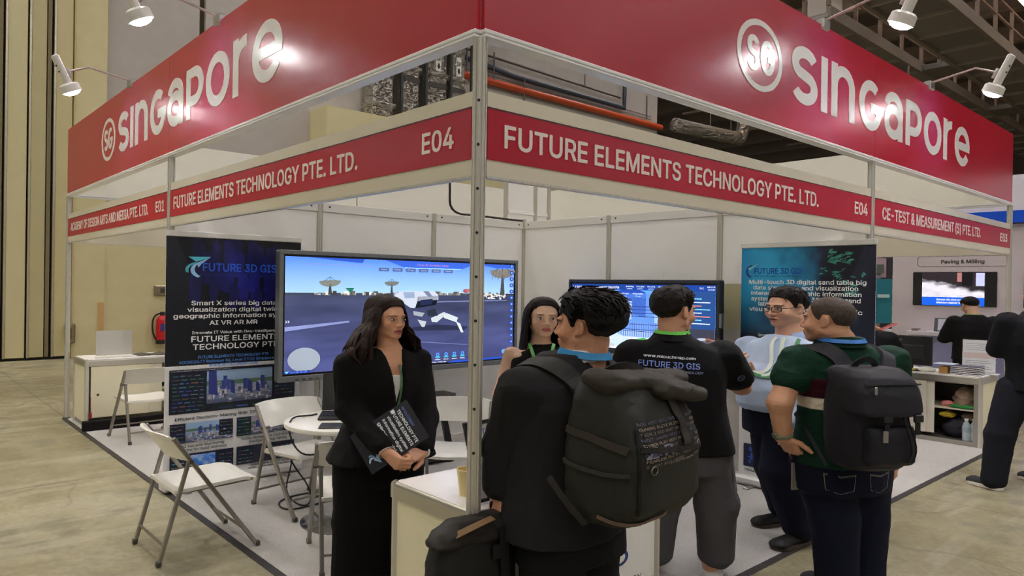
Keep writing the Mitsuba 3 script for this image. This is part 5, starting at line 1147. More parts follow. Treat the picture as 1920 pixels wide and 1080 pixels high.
class Person:
    def __init__(s, label, t0, px0, S=1.27, group=None):
        s.t0, s.px0, s.S = t0, px0, S
        s.hor = 545 + .0153 * (px0 - 960)
        base = CAM + t0 * FW + (px0 - 960) / FOC * t0 * RT0; s.base = np.array([base[0], base[1], 0.0])
        s.M = np.eye(4); s.M[:3, 0] = RT0 * S; s.M[:3, 1] = FH * S; s.M[:3, 3] = s.base; s.M[2, 2] = 1 - (10.3 * t0 / FOC) / 1.4
        s.key = thing('person', label, 'person', group); s.sdf = Sdf(); s.paints = []
    def pt(s, px, py, dy=0.0):
        """the figure's own metres (x to the right, y away, z up) of what stands dy behind the figure's middle"""
        t = s.t0 + s.S * dy; return np.array([((px - 960) * t - (s.px0 - 960) * s.t0) / (FOC * s.S), dy, CAM[2] - (py - s.hor) * t / FOC])
    def put(s, n, m, bsdf, color, smooth=True, label=None): return part(s.key, n, m, bsdf, color, smooth, s.M, label=label) if label else part(s.key, n, m, bsdf, color, smooth, s.M)
    def head(s, o, face, up=(0, 0, 1), sc=1.0, neck=None, neck_r=.052, skin=(206, 160, 132), lips=(176, 96, 92), brow=(50, 40, 36), eyes=True, jaw=1.0, gaze=0.0, open_=0.0, fem=0):
        f = unit(face); up = unit(np.asarray(up, float) - f * (np.asarray(up, float) @ f)); r = np.cross(f, up)
        R = np.c_[r, f, up]; s.R, s.o, s.sc, s.nr = R, np.asarray(o, float), sc, neck_r
        G = lambda p: s.o + R @ (np.asarray(p, float) * sc)
        B = s.sdf
        B.ell(G((0, -.012, .035)), np.array((.075, .094, .088)) * sc, .02, R)
        B.ell(G((0, .024, -.02)), np.array((.062 * jaw, .064, .08)) * sc, .02, R)
        for q in (-1, 1):
            B.cone(G((q * .046 * jaw, -.002, -.055)), G((q * .014, .064, -.094)), .025 * sc * jaw, .018 * sc, .02)
            B.ell(G((q * .04 * jaw, .052, -.03)), np.array((.026, .026, .027)) * sc * jaw, .02, R)
        B.ell(G((0, .072, -.097)), np.array((.021, .016, .016)) * sc, .014, R)
        bw = .0085 if fem else .0115
        B.cone(G((-.034, .0765, .028)), G((.034, .0765, .028)), bw * sc, bw * sc, .014)
        for q in (-1, 1): B.ell(G((q * .031, .104, .005)), np.array((.019, .02, .0125)) * sc, .012, R, -1)
        nz = (.007, .0095, .100) if fem else (.0085, .0115, .104)
        B.cone(G((0, .083, .018)), G((0, nz[2], -.028)), nz[0] * sc, nz[1] * sc, .012)
        for q in (-1, 1): B.ell(G((q * .0115, .094, -.033)), np.array((.009, .01, .008)) * sc, .007, R)
        B.ell(G((0, .076, -.066)), np.array((.03, .018, .026)) * sc, .012, R)
        B.ell(G((0, .0925, -.059)), np.array((.022, .008, .0062)) * sc, .005, R); B.ell(G((0, .0905, -.0715 - open_)), np.array((.019, .009, .0075)) * sc, .005, R)
        if open_: B.ell(G((0, .1, -.065 - open_ * .4)), np.array((.017, .01, .003 + open_ * .5)) * sc, .003, R, -1)
        for q in (-1, 1):
            Re = R @ np.array([[math.cos(q * .35), -math.sin(q * .35), 0], [math.sin(q * .35), math.cos(q * .35), 0], [0, 0, 1]])
            B.ell(G((q * .077, -.014, -.002)), np.array((.008, .02, .033)) * sc, .007, Re); B.ell(G((q * .0755, -.003, -.026)), np.array((.007, .009, .012)) * sc, .006, Re)
            B.ell(G((q * .0885, -.012, .0)), np.array((.007, .010, .017)) * sc, .004, Re, -1)
        if neck is not None: B.cone(G((0, -.02, -.06)), neck, neck_r * sc, neck_r * 1.08, .022)
        s.skin, s.lips, s.brow, s.open, s.fem = skin, lips, brow, open_, fem
        if eyes:
            for q in (-1, 1):
                m = trimesh.creation.icosphere(subdivisions=3, radius=1.0); v = m.vertices.copy(); v *= np.array((.0145, .0085, .0062)); v[:, 2] += .0016 * np.cos(v[:, 0] / .0145 * 1.4)
                c = np.tile(lin(220, 212, 206), (len(v), 1)); c[np.hypot(v[:, 0] - gaze * .005, v[:, 2] * 1.0) < .0056] = lin(34, 22, 18)
                c[v[:, 2] > .0044] = lin(26, 20, 20); c[np.abs(v[:, 0]) > .0128] = lin(120, 84, 74)
                m.vertices = (s.o + ((v + np.array((q * .0315, .0795, .003))) * sc) @ R.T); s.put('eye', m, 'gloss', c)
    def hand(s, w, d, palm, curl=.5, spread=.06, thumb=(.5, .5), side=1, sc=1.0, curls=None, k=.006):
        """w wrist, d towards the knuckles, palm: the way the palm faces, side: +1 when the thumb is on cross(d, palm)"""
        d = unit(d); n = unit(np.asarray(palm, float) - d * (np.asarray(palm, float) @ d)); t = np.cross(d, n) * side; B = s.sdf; w = np.asarray(w, float)
        K = [(.030, .092), (.011, .097), (-.009, .092), (-.028, .083)]; Ls = [(.040, .026, .021), (.045, .029, .022), (.042, .027, .021), (.033, .021, .018)]
        B.ell(w + d * .05 * sc + n * .002, np.array((.036, .052, .015)) * sc, .012, np.c_[t, d, n])
        for i, ((a, l), L) in enumerate(zip(K, Ls)):
            p = w + (t * a * .55 + d * .012) * sc; q = w + (t * a + d * l) * sc; B.cone(p, q, .0135 * sc, .0115 * sc, .01)
            ang = .12; dd = unit(d + t * spread * (1.5 - i)); c = (curls[i] if curls else curl)
            for j, ln in enumerate(L):
                ang += c * (.75, .95, .7)[j]; v = dd * math.cos(ang) + n * math.sin(ang); q2 = q + v * ln * sc
                B.cone(q, q2, (.0098, .009, .0082)[j] * sc, (.009, .0082, .0072)[j] * sc, k); q = q2
        a = w + (t * .018 + d * .02 + n * .006) * sc; u = unit(t * .75 + d * .6 + n * (.2 + thumb[0] * .6)); b = a + u * .042 * sc
        u2 = unit(t * (.5 - thumb[1] * .6) + d * .85 + n * thumb[1] * .6); c2 = b + u2 * .032 * sc; e = c2 + unit(u2 + d * .2 + n * thumb[1] * .3) * .024 * sc
        B.chain([a, b, c2, e], [.0165 * sc, .0125 * sc, .0105 * sc, .0085 * sc], .008)
    def skinmesh(s, h=.004, tol=.0006, glow=None):
        m = s.sdf.mesh(h); m = simplify(m, tol)
        q = ((np.asarray(m.vertices) - s.o) @ s.R) / s.sc; x, y, z = q.T; hd = (np.abs(z) < .16) & (np.hypot(x, y) < .16)
        c = tint(m, lin(*s.skin), .06, 20, 3); sk = np.array(lin(*s.skin))
        red = np.clip(1 - (((np.abs(x) - .045) / .025) ** 2 + ((z + .03) / .025) ** 2), 0, 1) * (y > .02) * hd; c = c * (1 - .25 * red[:, None] * np.array([0, .5, .45]))
        op = s.open
        lip = hd & (y > .082) & (((x / .025) ** 2 + ((z + .0655 + op * .5) / (.0135 + op * .6)) ** 2) < 1); c[lip] = lin(*s.lips)
        c[hd & (y > .07) & (np.abs(x) < .021) & (np.abs(z + .0655 + op * .4) < .0018 + op * .35)] = np.array(lin(*s.lips)) * .35
        bz = .0235 + .004 * np.cos((np.abs(x) - .03) * 60); br = hd & (y > .05) & (np.abs(x) > .012) & (np.abs(x) < .05) & (np.abs(z - bz) < (.003 if s.fem else .0042)); c[br] = .55 * np.array(lin(*s.brow)) + (.25 if s.fem else .1) * sk
        c[hd & (y > .055) & (np.abs(np.abs(x) - .0315) < .0185) & (np.abs(z - .004) < .0085)] *= (.78 if s.fem else .66)
        emit(s.key, m, 'skin', c, True, s.M)
        return m
    def hair_shell(s, thick, line, seed=1, amp=.004, freq=(40, 40, 16), sides=None, h=.004, col=(22, 19, 19), strand_var=.5, extra=None, back=.0, top=.0):
        """short hair: the skull grown by thick above a hairline given as (y, z) pairs in the head's own metres"""
        R, o, sc = s.R.astype(f32), s.o.astype(f32), s.sc; nr = min(s.nr, .057) - .004; ly, lz = np.array(line).T
        def fn(P):
            q = (P - o) @ R / sc; hz = np.interp(q[:, 1], ly, lz); t = np.clip((q[:, 2] - hz) / .085, 0, 1); th = .003 + (thick - .003) * t * t * (3 - 2 * t)
            th = th + top * np.clip((q[:, 2] - .05) / .07, 0, 1) + back * np.clip(-q[:, 1] / .09, 0, 1) * np.clip((q[:, 2] + .03) / .05, 0, 1) * t
            r = np.array((.075, .094, .088), f32); e = q - np.array((0, -.012, .035), f32); k0 = np.linalg.norm(e / r, axis=1); k1 = np.linalg.norm(e / (r * r), axis=1) + 1e-9
            d = k0 * (k0 - 1) / k1 - th
            low = np.hypot(q[:, 0] / nr, (q[:, 1] + .02) / nr) - 1       # nape
            d = np.minimum(d, np.maximum(low * .06 - th * .6, q[:, 2] - .03)); return (np.maximum(d, (hz - q[:, 2]) * .6) * sc).astype(f32)
        H = Sdf().add(fn, o + R @ np.array((0, -.01, .03), f32), .16 * sc, .005)
        if extra: extra(H)
        m = H.mesh(h); v = np.asarray(m.vertices); q = (v - s.o) @ s.R / sc
        ang = np.arctan2(q[:, 0], q[:, 1] + .02); st = meshkit.fbm(np.c_[q[:, 0] * freq[0], q[:, 1] * freq[1], q[:, 2] * freq[2]] + seed, 3, seed)
        m.vertices = v + m.vertex_normals * (amp * (2 * st - 1))[:, None]
        st2 = meshkit.fbm(np.c_[q[:, 0] * freq[0] * 2.5, q[:, 1] * freq[1] * 2.5, q[:, 2] * freq[2] * 2] + seed + 9, 2, seed)
        s.hm = m; s.put('hair', m, 'hair', np.array(lin(*col))[None] * (1 + strand_var * (2 * st2 - 1))[:, None]); return m  # hair colour varies by strand noise
    def clumps(s, m, n, L, r0, col, seed=1, zmin=.02, flow=(0, -.4, -.6), lift=.35):
        """short tapering tufts over the hair m, combed along the flow (head metres), one part"""
        r = np.random.default_rng(seed); v = np.asarray(m.vertices); q = (v - s.o) @ s.R / s.sc; ids = np.nonzero(q[:, 2] > zmin)[0]; ids = r.choice(ids, n); ms = []; cs = []
        for i in ids:
            nn = m.vertex_normals[i]; f = s.R @ (A(flow) + r.normal(0, .28, 3)); f = unit(f - nn * (f @ nn)); l = L * r.uniform(.6, 1.2); b = v[i] - nn * .004
            pts = [b + f * l * t + nn * l * lift * (math.sin(t * 2.2) * .5) for t in np.linspace(0, 1, 7)]; k = tube(pts, r0 * (1 - np.linspace(0, 1, 7) ** 1.6) + .0004, 5, flat=(1.6, .7)); ms.append(k); cs.append(np.tile(A(lin(*col)) * r.uniform(.5, 1.7), (len(k.vertices), 1)))
        s.put('hair_tufts', cat(ms), 'hair', np.vstack(cs)); labels[[k for k in scene if k.startswith(s.key + '__hair_tufts')][-1]] = {'kind': 'stuff'}
    def garment(s, n, S, col, h=.008, amp=.006, freq=(9, 9, 14), seed=1, var=.12, bsdf='cloth', colfn=None, label=None, tol=.0012, snap=()):
        m = S.mesh(h); m = simplify(m, tol) if tol else m; wrinkle(m, amp, freq, seed)
        if len(snap):
            v = np.array(m.vertices)
            for z in snap: near = np.abs(v[:, 2] - z) < h * .62; v[near, 2] = z
            m.vertices = v
        c = tint(m, lin(*col), var, 7, seed)
        if colfn is not None: c = colfn(np.asarray(m.vertices), c)
        s.put(n, m, bsdf, c, label=label); s.last = m; return m
    def shoe(s, heel, toe, col=(26, 24, 24), sole=(30, 28, 26), hgt=.075, w=.045, stripe=None):
        heel, toe = np.asarray(heel, float), np.asarray(toe, float); d = unit(toe - heel); L = np.linalg.norm(toe - heel); B = Sdf(); up = np.array([0, 0, 1.0])
        B.ell(heel + d * .05 + up * .045, (w * .85, w * .85, .05), .02); B.cone(heel + d * .06 + up * .05, toe - d * .07 + up * .035, w * .85, w * .8, .02); B.ell(toe - d * .06 + up * .033, (w * 1.0, w * 1.0, .03), .02); B.cone(heel + d * .06 + up * .07, heel + d * .05 + up * .11, w * .85, w * .8, .02)
        B.cut(lambda P: P[:, 2] - .014)
        k = s.garment('shoe', B, col, .006, .0015, seed=4, bsdf='nylon')
        sh = s.key and [q for q in scene if q.startswith(s.key + '__shoe')][-1]
        p = [Point(*(heel[:2] + d[:2] * a)).buffer(w * b, quad_segs=6) for a, b in ((.045, .95), (.12, .9), (L - .07, 1.08))]; hull = unary_union(p).convex_hull
        part(sh, 'sole', prism(hull, .026, rotz(0, (0, 0, .0045))), 'paint', lin(*sole), 30, s.M)
        if stripe: part(sh, 'stripe', prism(unary_union(p[1:2]).convex_hull.buffer(.004), .01, rotz(0, (0, 0, .045))), 'paint', lin(*stripe), 30, s.M)
    def decal(s, m, P, o, xa, ya=(0, 0, 1), n='lettering', off=.003, bsdf='print'):
        """flat print laid on the garment mesh m: every point is carried along the print's normal onto the cloth"""
        me, c = P.mesh(); F = frame(o, xa, ya); v = me.vertices; Z = v[:, 2].copy(); W = (F[:3, :3] @ np.c_[v[:, 0], v[:, 1], v[:, 0] * 0].T).T + F[:3, 3]; N = F[:3, 2]
        vm = np.asarray(m.vertices); L = (vm - F[:3, 3]) @ F[:3, :3]; ok = (np.asarray(m.vertex_normals) @ N) > .1
        from scipy.interpolate import griddata
        lo, hi = v[:, :2].min(0) - .05, v[:, :2].max(0) + .05; ok &= (L[:, 0] > lo[0]) & (L[:, 0] < hi[0]) & (L[:, 1] > lo[1]) & (L[:, 1] < hi[1])
        dz = griddata(L[ok][:, :2], L[ok][:, 2], v[:, :2], method='linear'); dn = griddata(L[ok][:, :2], L[ok][:, 2], v[:, :2], method='nearest'); dz = np.where(np.isnan(dz), dn, dz)
        me.vertices = W + N * (dz + off + Z)[:, None]; s.put(n, me, bsdf, c, False)

def band_on(points, m, w, t, toward=None, lift=.004):
    """a strap laid over the mesh m: the points are pulled to its nearest surface and lifted; returns the ribbon"""
    from scipy.spatial import cKDTree
    p = spline(points, 40); tr = cKDTree(np.asarray(m.vertices)); d, i = tr.query(p); nn = np.asarray(m.vertex_normals)[i]
    for _ in range(6): nn[1:-1] = (nn[:-2] + nn[1:-1] * 2 + nn[2:]) / 4
    nn /= np.linalg.norm(nn, axis=1, keepdims=True); sv = np.asarray(m.vertices)[i]; h = ((p - sv) * nn).sum(1)
    p = p + nn * (lift - h)[:, None]
    for _ in range(4): p[1:-1] = (p[:-2] + p[1:-1] * 2 + p[2:]) / 4
    return ribbon(p, nn, w, t)
# ------------------------------------------------------------------ the cast
def V3(x, y, z): return np.array([x, y, z], float)
def tor(c, f, rows):
    """torso profile rows (z, half width, half depth[, shift forward]) around the middle c"""
    f = unit(f); return [(r[0], c[0] + f[0] * (r[3] if len(r) > 3 else 0), c[1] + f[1] * (r[3] if len(r) > 3 else 0), r[1], r[2]) for r in rows]
def side(f): f = unit(f); return V3(f[1], -f[0], 0)

# ---- the woman in the black suit -------------------------------------------------
p = W1 = Person('woman with long dark hair in a black suit, holding a dark brochure', 3.8, 718)
tf = unit((.66, -.75, 0)); R1 = side(tf); ho = p.pt(727, 597.5)
p.head(ho, (.76, -.64, -.05), (.04, 0, 1), .875, V3(.035, .0, 1.31), .047, (206, 152, 122), (178, 100, 92), (44, 32, 28), jaw=.9, gaze=.4, open_=.003, fem=1)
sR, eR, wR = V3(-.122, -.10, 1.262), p.pt(659, 772, -.12), p.pt(727, 850, -.27)
sL, eL, wL = V3(.138, .10, 1.262), p.pt(800, 786, .0), p.pt(797, 850, -.16)
hR, hL = p.pt(742, 864, -.30), p.pt(762, 862, -.27)
B = p.sdf
B.loft(tor((.01, 0), tf[:2], [(.70, .13, .1), (.85, .15, .11), (1.0, .12, .09), (1.15, .135, .1), (1.25, .14, .095), (1.31, .10, .07), (1.335, .06, .05)]), tf[:2], .03)
B.chain([sR, eR, wR], [.042, .034, .026], .02); B.chain([sL, eL, wL], [.042, .034, .026], .02)
for q in (-1, 1): B.chain([V3(.01, 0, .8) + R1 * q * .075, V3(-.01, 0, .42) + R1 * q * .08, V3(-.02, 0, .06) + R1 * q * .08], [.075, .05, .04], .03)
p.hand(wR, unit(hR - wR + V3(.02, 0, -.02)), (.35, .75, .1), curls=(1.15, 1.2, 1.2, 1.15), thumb=(.6, .6), side=-1, sc=.92)
p.hand(wL, unit(hL - wL), (-.1, .8, -.5), curls=(.75, .8, .85, .9), thumb=(.3, .3), side=1, sc=.9)
p.skinmesh(.0036)
J = Sdf(); J.loft(tor((.005, 0), tf[:2], [(.745, .232, .178), (.78, .215, .165), (.86, .182, .142), (.97, .15, .12), (1.04, .14, .115), (1.14, .152, .13), (1.22, .155, .12), (1.275, .145, .1), (1.315, .105, .08), (1.335, .07, .062)]), tf[:2], .03)
J.chain([sR, eR, wR + (eR - wR) * .14], [.054, .052, .042], .03); J.chain([sL, eL, wL + (eL - wL) * .14], [.055, .052, .041], .03)
def vee(P):
    u = (P - f32([.005, 0, 0])) @ R1.astype(f32); w = P @ tf.astype(f32); return np.maximum(np.abs(u + .0) - np.clip((P[:, 2] - 1.0) * .145, -.02, .055), .02 - w)
J.cut(vee, .008)
p.garment('jacket', J, (18, 17, 18), .007, .006, (10, 10, 13), 3, .1)
W1_jacket = p.last
T1 = Sdf(); T1.loft(tor((.008, 0), tf[:2], [(.9, .14, .105), (1.05, .135, .1), (1.14, .14, .108), (1.19, .14, .104), (1.20, .135, .1)]), tf[:2]); p.garment('top', T1, (226, 222, 218), .008, .002, seed=5, var=.03)
T2 = Sdf(); T2.loft(tor((.0, 0), tf[:2], [(.62, .175, .145), (.8, .17, .135), (.98, .14, .11)]), tf[:2])
for q in (-1, 1): T2.chain([V3(-.005, 0, .8) + R1 * q * .085, V3(-.005, 0, .42) + R1 * q * .09, V3(-.005, 0, .03) + R1 * q * .09], [.108, .102, .108], .03)
p.garment('trousers', T2, (15, 14, 15), .01, .007, (12, 12, 4), 6, .08)
for q in (-1, 1): p.shoe(V3(-.05, .03, 0) + R1 * q * .1 - tf * .05, V3(-.03, 0, 0) + R1 * q * .11 + tf * .19, (20, 20, 20))
# hair: scalp shell, then long waved locks as tapering strands
p.hair_shell(.012, [(-.13, -.08), (-.05, -.075), (.0, -.04), (.03, .01), (.045, .045), (.062, .083), (.09, .093), (.14, .1)], 3, .004, (36, 36, 10), col=(34, 23, 20), strand_var=.8, top=.014, back=.014)
def long_hair(p, n, seed, drop, wave, col, out, r0, zs=(.0, .1), phis=(60, 330), back=.0, part_=0.0, bias=0.0, cov=1.0):
    r = np.random.default_rng(seed); R, o, sc = p.R, p.o, p.sc
    for i in range(n):
        ph = math.radians(phis[0] + (phis[1] - phis[0]) * (i + r.uniform(.2, .8)) / n)      # 0 = face, 180 = nape, round by the figure's right
        d = V3(math.sin(ph), math.cos(ph), 0); L = drop * r.uniform(.86, 1.06)
        a = V3(d[0] * .05, d[1] * .06 - .01, .112 + r.uniform(-.01, .006)); b = V3(d[0] * .088, d[1] * .1 - .012, .045); c = V3(d[0] * (.092 + out * .2), d[1] * .098 - .012, -.04)
        pts = [a, b, c]; k = 7; w0 = r.uniform(0, 6.28); dx = V3(-d[1], d[0], 0)
        for j in range(1, k + 1):
            t = j / k; sw = wave * math.sin(w0 + t * 7.5) * (.3 + .7 * t)
            pts.append(V3(d[0] * (.092 + out * (.2 + .8 * min(1, t * 1.5)) * (1 - .55 * max(0, t - .6))), d[1] * (.098 + out * .55 * t) - .012, -.04 - L * t) + dx * sw + d * wave * .5 * math.cos(w0 + t * 7.5) + V3(0, back * t, 0))
        P = spline([o + R @ (q * sc) for q in pts], 36); u = np.linspace(0, 1, 36); rr = r0 * r.uniform(.8, 1.15) * (.55 + .9 * np.sin(np.pi * np.clip(u * .9 + .08, 0, 1)) ** .8) * (1 - .75 * np.clip(u - .82, 0, 1) / .18)
        P[:, 2] = np.maximum(P[:, 2], .5)
        m = tube(P, np.maximum(rr, .002), 8, flat=(1.25, .6)); q = meshkit.fbm(np.asarray(m.vertices) * (60, 60, 9) + i, 2, i); m.vertices = np.asarray(m.vertices) + m.vertex_normals * (.004 * (2 * q - 1))[:, None]
        p.put('hair_lock', m, 'hair', np.array(lin(*col))[None] * (r.uniform(.7, 1.25) * (1 + 1.0 * (q - .5)))[:, None])
long_hair(p, 78, 8, .25, .013, (32, 21, 18), .085, .0082, phis=(64, 302))
long_hair(p, 46, 18, .235, .018, (44, 29, 24), .115, .0068, phis=(72, 296))
long_hair(p, 26, 38, .31, .016, (38, 25, 21), .095, .0066, phis=(66, 160))
long_hair(p, 26, 68, .36, .018, (36, 24, 20), .075, .0072, phis=(60, 112))
long_hair(p, 16, 58, .16, .02, (40, 26, 22), .10, .0062, phis=(250, 305))
for a_, b_ in (((.085, -.06, 1.25), (.078, -.135, 1.0)),):
    p.put('lanyard', ribbon(spline([A(a_), A(a_) * .5 + A(b_) * .5 + V3(.02, -.03, 0), A(b_)], 14), V3(.66, -.75, 0), .010, .002), 'print', lin(44, 84, 50), False)
p.put('bracelet', tube([wR + (hR - wR) * .12 + .033 * (math.cos(a) * unit(np.cross(hR - wR, (0, 0, 1))) + math.sin(a) * unit(np.cross(np.cross(hR - wR, (0, 0, 1)), hR - wR))) for a in np.linspace(0, 6.283, 20)[:-1]], .003, 6, closed=True), 'metal', lin(200, 196, 186), label='silver bracelet')
p.put('watch_band', tube([wL + (eL - wL) * .02 + .030 * (math.cos(a) * unit(np.cross(hL - wL, (0, 0, 1))) + math.sin(a) * unit(np.cross(np.cross(hL - wL, (0, 0, 1)), hL - wL))) for a in np.linspace(0, 6.283, 20)[:-1]], .006, 6, closed=True), 'paint', lin(220, 218, 214), label='white watch band')
# brochure in her hands
br = thing('brochure', 'dark brochure held under the arm of the woman in the black suit', 'brochure')
a, b, c, d = p.pt(660, 822, -.22), p.pt(703, 895, -.27), p.pt(785, 850, -.235), p.pt(774, 765, -.19)
Wd = lambda q: p.M[:3, :3] @ q + p.M[:3, 3]
a, b, c, d = map(Wd, (a, b, c, d)); xa = unit(b - a); ya = unit((d - a) - xa * ((d - a) @ xa)); BM = frame(a, xa, ya); bw, bh = np.linalg.norm(b - a), (d - a) @ ya
part(br, 'cover', box(0, 0, -.008, bw, bh, -.004), 'print', lin(26, 27, 38), False, BM); part(br, 'pages', box(.003, .003, -.004, bw - .003, bh - .003, .0), 'print', lin(206, 206, 210), False, BM); part(br, 'cover', box(0, 0, 0, bw, bh, .003), 'print', lin(24, 25, 36), False, BM)
P = Print(); yy = bh * .36
for q, (t, h, cl) in enumerate([('company', .012, WH), ('geographic', .015, WH), ('information digital', .014, WH), ('visualization system', .014, WH), ('FUTURE ELEMENTS', .016, WH), ('TECHNOLOGY PTE', .016, WH), ('MTOUCHMAP', .012, lin(90, 110, 180))]): P.text(t, bw * .10, bw * .95 if q < 6 else bw * .6, yy, h, cl); yy += bh * .085
P.poly(sbox(bw * .03, bh * .70, bw * .10, bh * .76), WH); swoosh(P, bw * .62, bh * .06, .05, lin(150, 190, 230), lin(190, 210, 240), lin(120, 160, 210))
P.build(br, 'lettering', BM @ rotz(0, (0, 0, .0034)))

# ---- the man in the dark suit with the printed backpack ---------------------------
p = M2 = Person('man in a dark suit seen from behind, wearing a printed black backpack', 2.85, 1090)
tf = unit((-.75, .66, 0)); R2 = side(tf); ho = p.pt(1099, 611)
cN = V3(.015, 0, 1.36)
p.head(ho, (-.86, .50, -.02), (-.02, 0, 1), .96, cN, .060, (200, 144, 114), (150, 84, 74), (26, 22, 22), eyes=False)
c0 = (-.045, 0)
sL, eL, wL = V3(-.178, -.12, 1.285), p.pt(951, 845, -.02), p.pt(942, 925, -.02); hL = p.pt(940, 952, -.03)
sR, eR, wR = V3(.085, .165, 1.285), V3(.13, .27, 1.03), V3(-.07, .36, 1.10)
B = p.sdf
B.loft(tor(c0, tf[:2], [(.75, .15, .1), (.9, .16, .11), (1.1, .165, .11), (1.25, .17, .1), (1.33, .13, .08), (1.38, .08, .06)]), tf[:2], .03)
B.chain([sL, eL, wL], [.05, .04, .028], .02); B.chain([sR, eR, wR], [.05, .04, .028], .02)
for q in (-1, 1): B.chain([V3(-.03, 0, .82) + R2 * q * .08, V3(-.03, 0, .45) + R2 * q * .09, V3(-.03, 0, .06) + R2 * q * .1], [.08, .055, .04], .03)
p.hand(wL, unit(hL - wL), (.5, .4, 0), curls=(1.2, 1.25, 1.25, 1.25), thumb=(.7, .7), side=-1)
p.hand(wR, unit((-.8, .3, .2)), (.2, -.3, -.9), curl=.9, side=-1)
p.skinmesh(.004)
J = Sdf(); J.loft(tor(c0, tf[:2], [(.695, .222, .165), (.78, .212, .155), (.9, .2, .14), (1.05, .195, .135), (1.2, .205, .14), (1.28, .2, .12), (1.335, .16, .1), (1.385, .1, .085), (1.405, .085, .077)]), tf[:2], .03)
J.chain([sL, eL, wL + V3(0, 0, .015)], [.078, .066, .048], .03); J.chain([sR, eR, wR], [.078, .062, .046], .03)
p.garment('jacket', J, (36, 35, 37), .007, .008, (9, 9, 12), 11, .12); JK = p.last
ct = Sdf(); ct.loft([(1.375, .0, .0, .08, .072), (1.405, .006, 0, .07, .066), (1.422, .008, 0, .064, .06)], tf[:2]); p.garment('shirt_collar', ct, (206, 208, 214), .005, .001, var=.04)
T2 = Sdf(); T2.loft(tor((-.02, 0), tf[:2], [(.6, .19, .15), (.8, .18, .13), (.95, .17, .12)]), tf[:2])
for q in (-1, 1): T2.chain([V3(-.02, 0, .78) + R2 * q * .085, V3(-.02, -.01, .42) + R2 * q * .1, V3(-.02, 0, .06) + R2 * q * .11], [.11, .09, .075], .03)
p.garment('trousers', T2, (25, 25, 27), .01, .006, (12, 12, 5), 6, .1)
for q in (-1, 1): p.shoe(V3(-.02, 0, 0) + R2 * q * .11 - tf * .07, V3(-.02, 0, 0) + R2 * q * .12 + tf * .2, (20, 20, 20))
p.hair_shell(.026, [(-.14, -.078), (-.085, -.072), (-.055, -.055), (-.04, -.02), (-.03, .03), (-.004, .034), (.006, -.008), (.02, -.004), (.034, .045), (.05, .064), (.07, .078), (.14, .088)], 5, .007, (26, 26, 12), col=(19, 17, 18), strand_var=.9, top=.016, back=.012)
p.clumps(p.hm, 420, .042, .0042, (22, 19, 20), 5, .055, (-.15, -.75, -.45), .16)
lp_ = [V3(.012 + .082 * math.cos(a), .077 * math.sin(a), 1.408 + .012 * math.sin(a - 1)) for a in np.radians(np.linspace(192, 372, 30))]
p.put('lanyard', ribbon(lp_, [V3(math.cos(a), math.sin(a), .35) for a in np.radians(np.linspace(192, 372, 30))], .028, .003), 'print', lin(24, 130, 190), False, 'blue lanyard')
# backpack: its own thing, in the wearer's metres
PM = p.M @ np.array([[1, 0, 0, 0], [0, 1, 0, 0], [0, 0, .86, .835 - .70 * .86], [0, 0, 0, 1]])
bk = thing('backpack', 'black roll-top backpack with printed flap on the back of the man in the dark suit', 'backpack')
bb = -tf; bc = V3(c0[0], c0[1], 0) + bb * .25 - R2 * .015
def bput(k, n, m, c, bsdf='nylon', smooth=True, M=None, label=None): return part(k, n, m, bsdf, c, smooth, M, label=label) if label else part(k, n, m, bsdf, c, smooth, M)
BK = Sdf(); BK.loft([(z, bc[0] + bb[0] * s, bc[1] + bb[1] * s, a, b_) for z, a, b_, s in [(.70, .15, .075, .0), (.73, .18, .115, .0), (.82, .19, .135, .01), (.98, .185, .135, .01), (1.12, .175, .12, .0), (1.2, .165, .1, -.01), (1.27, .15, .075, -.02), (1.30, .145, .055, -.02)]], tf[:2], .02, 5)
m = simplify(BK.mesh(.007), .001); wrinkle(m, .007, (7, 7, 12), 21)
bput(bk, 'body', m, tint(m, lin(34, 35, 30), .25, 6, 2), M=PM); bkm = m
FL = Sdf(); FL.cone(bc + bb * .03 - R2 * .14 + V3(0, 0, 1.29), bc + bb * .05 + R2 * .16 + V3(0, 0, 1.27), .04, .035); FL.cone(bc + bb * .09 + R2 * .02 + V3(0, 0, 1.25), bc + bb * .12 + R2 * .17 + V3(0, 0, 1.21), .04, .03, .03); FL.cone(bc - bb * .02 - R2 * .15 + V3(0, 0, 1.30), bc + bb * .05 - R2 * .12 + V3(0, 0, 1.2), .035, .02, .03)
m = FL.mesh(.006); wrinkle(m, .009, (14, 14, 14), 23); bput(bk, 'rolled_top', m, tint(m, lin(52, 48, 42), .2, 8, 4), M=PM)
def on_pack(pts, w, t, n, c, lift=.003): bput(bk, n, band_on([bc + bb * q[0] + R2 * q[1] + V3(0, 0, q[2]) for q in pts], bkm, w, t, None, lift), c, 'nylon', False, PM)
on_pack([(.12, .04, 1.22), (.14, .05, 1.1), (.15, .05, 1.02)], .034, .004, 'flap_strap', lin(50, 44, 40), .006)
on_pack([(.14, -.17, 1.04), (.14, .0, 1.01), (.14, .16, .99)], .02, .004, 'seam_band', lin(30, 28, 27))
on_pack([(-.11, -.19, 1.08), (.0, -.19, 1.06), (.11, -.19, 1.03)], .03, .004, 'webbing', lin(50, 45, 39), .004)
on_pack([(-.11, -.19, .95), (.0, -.2, .93), (.12, -.19, .94)], .014, .008, 'pocket_hem', lin(46, 46, 40), .004)
on_pack([(.125, -.165, 1.12), (.135, -.17, .95), (.13, -.168, .78)], .008, .004, 'piping', lin(14, 14, 13), .002)
on_pack([(.02, -.18, .755), (.1, -.12, .742), (.13, -.02, .745)], .016, .003, 'trim_patch', lin(104, 86, 74), .003)
P = Print()
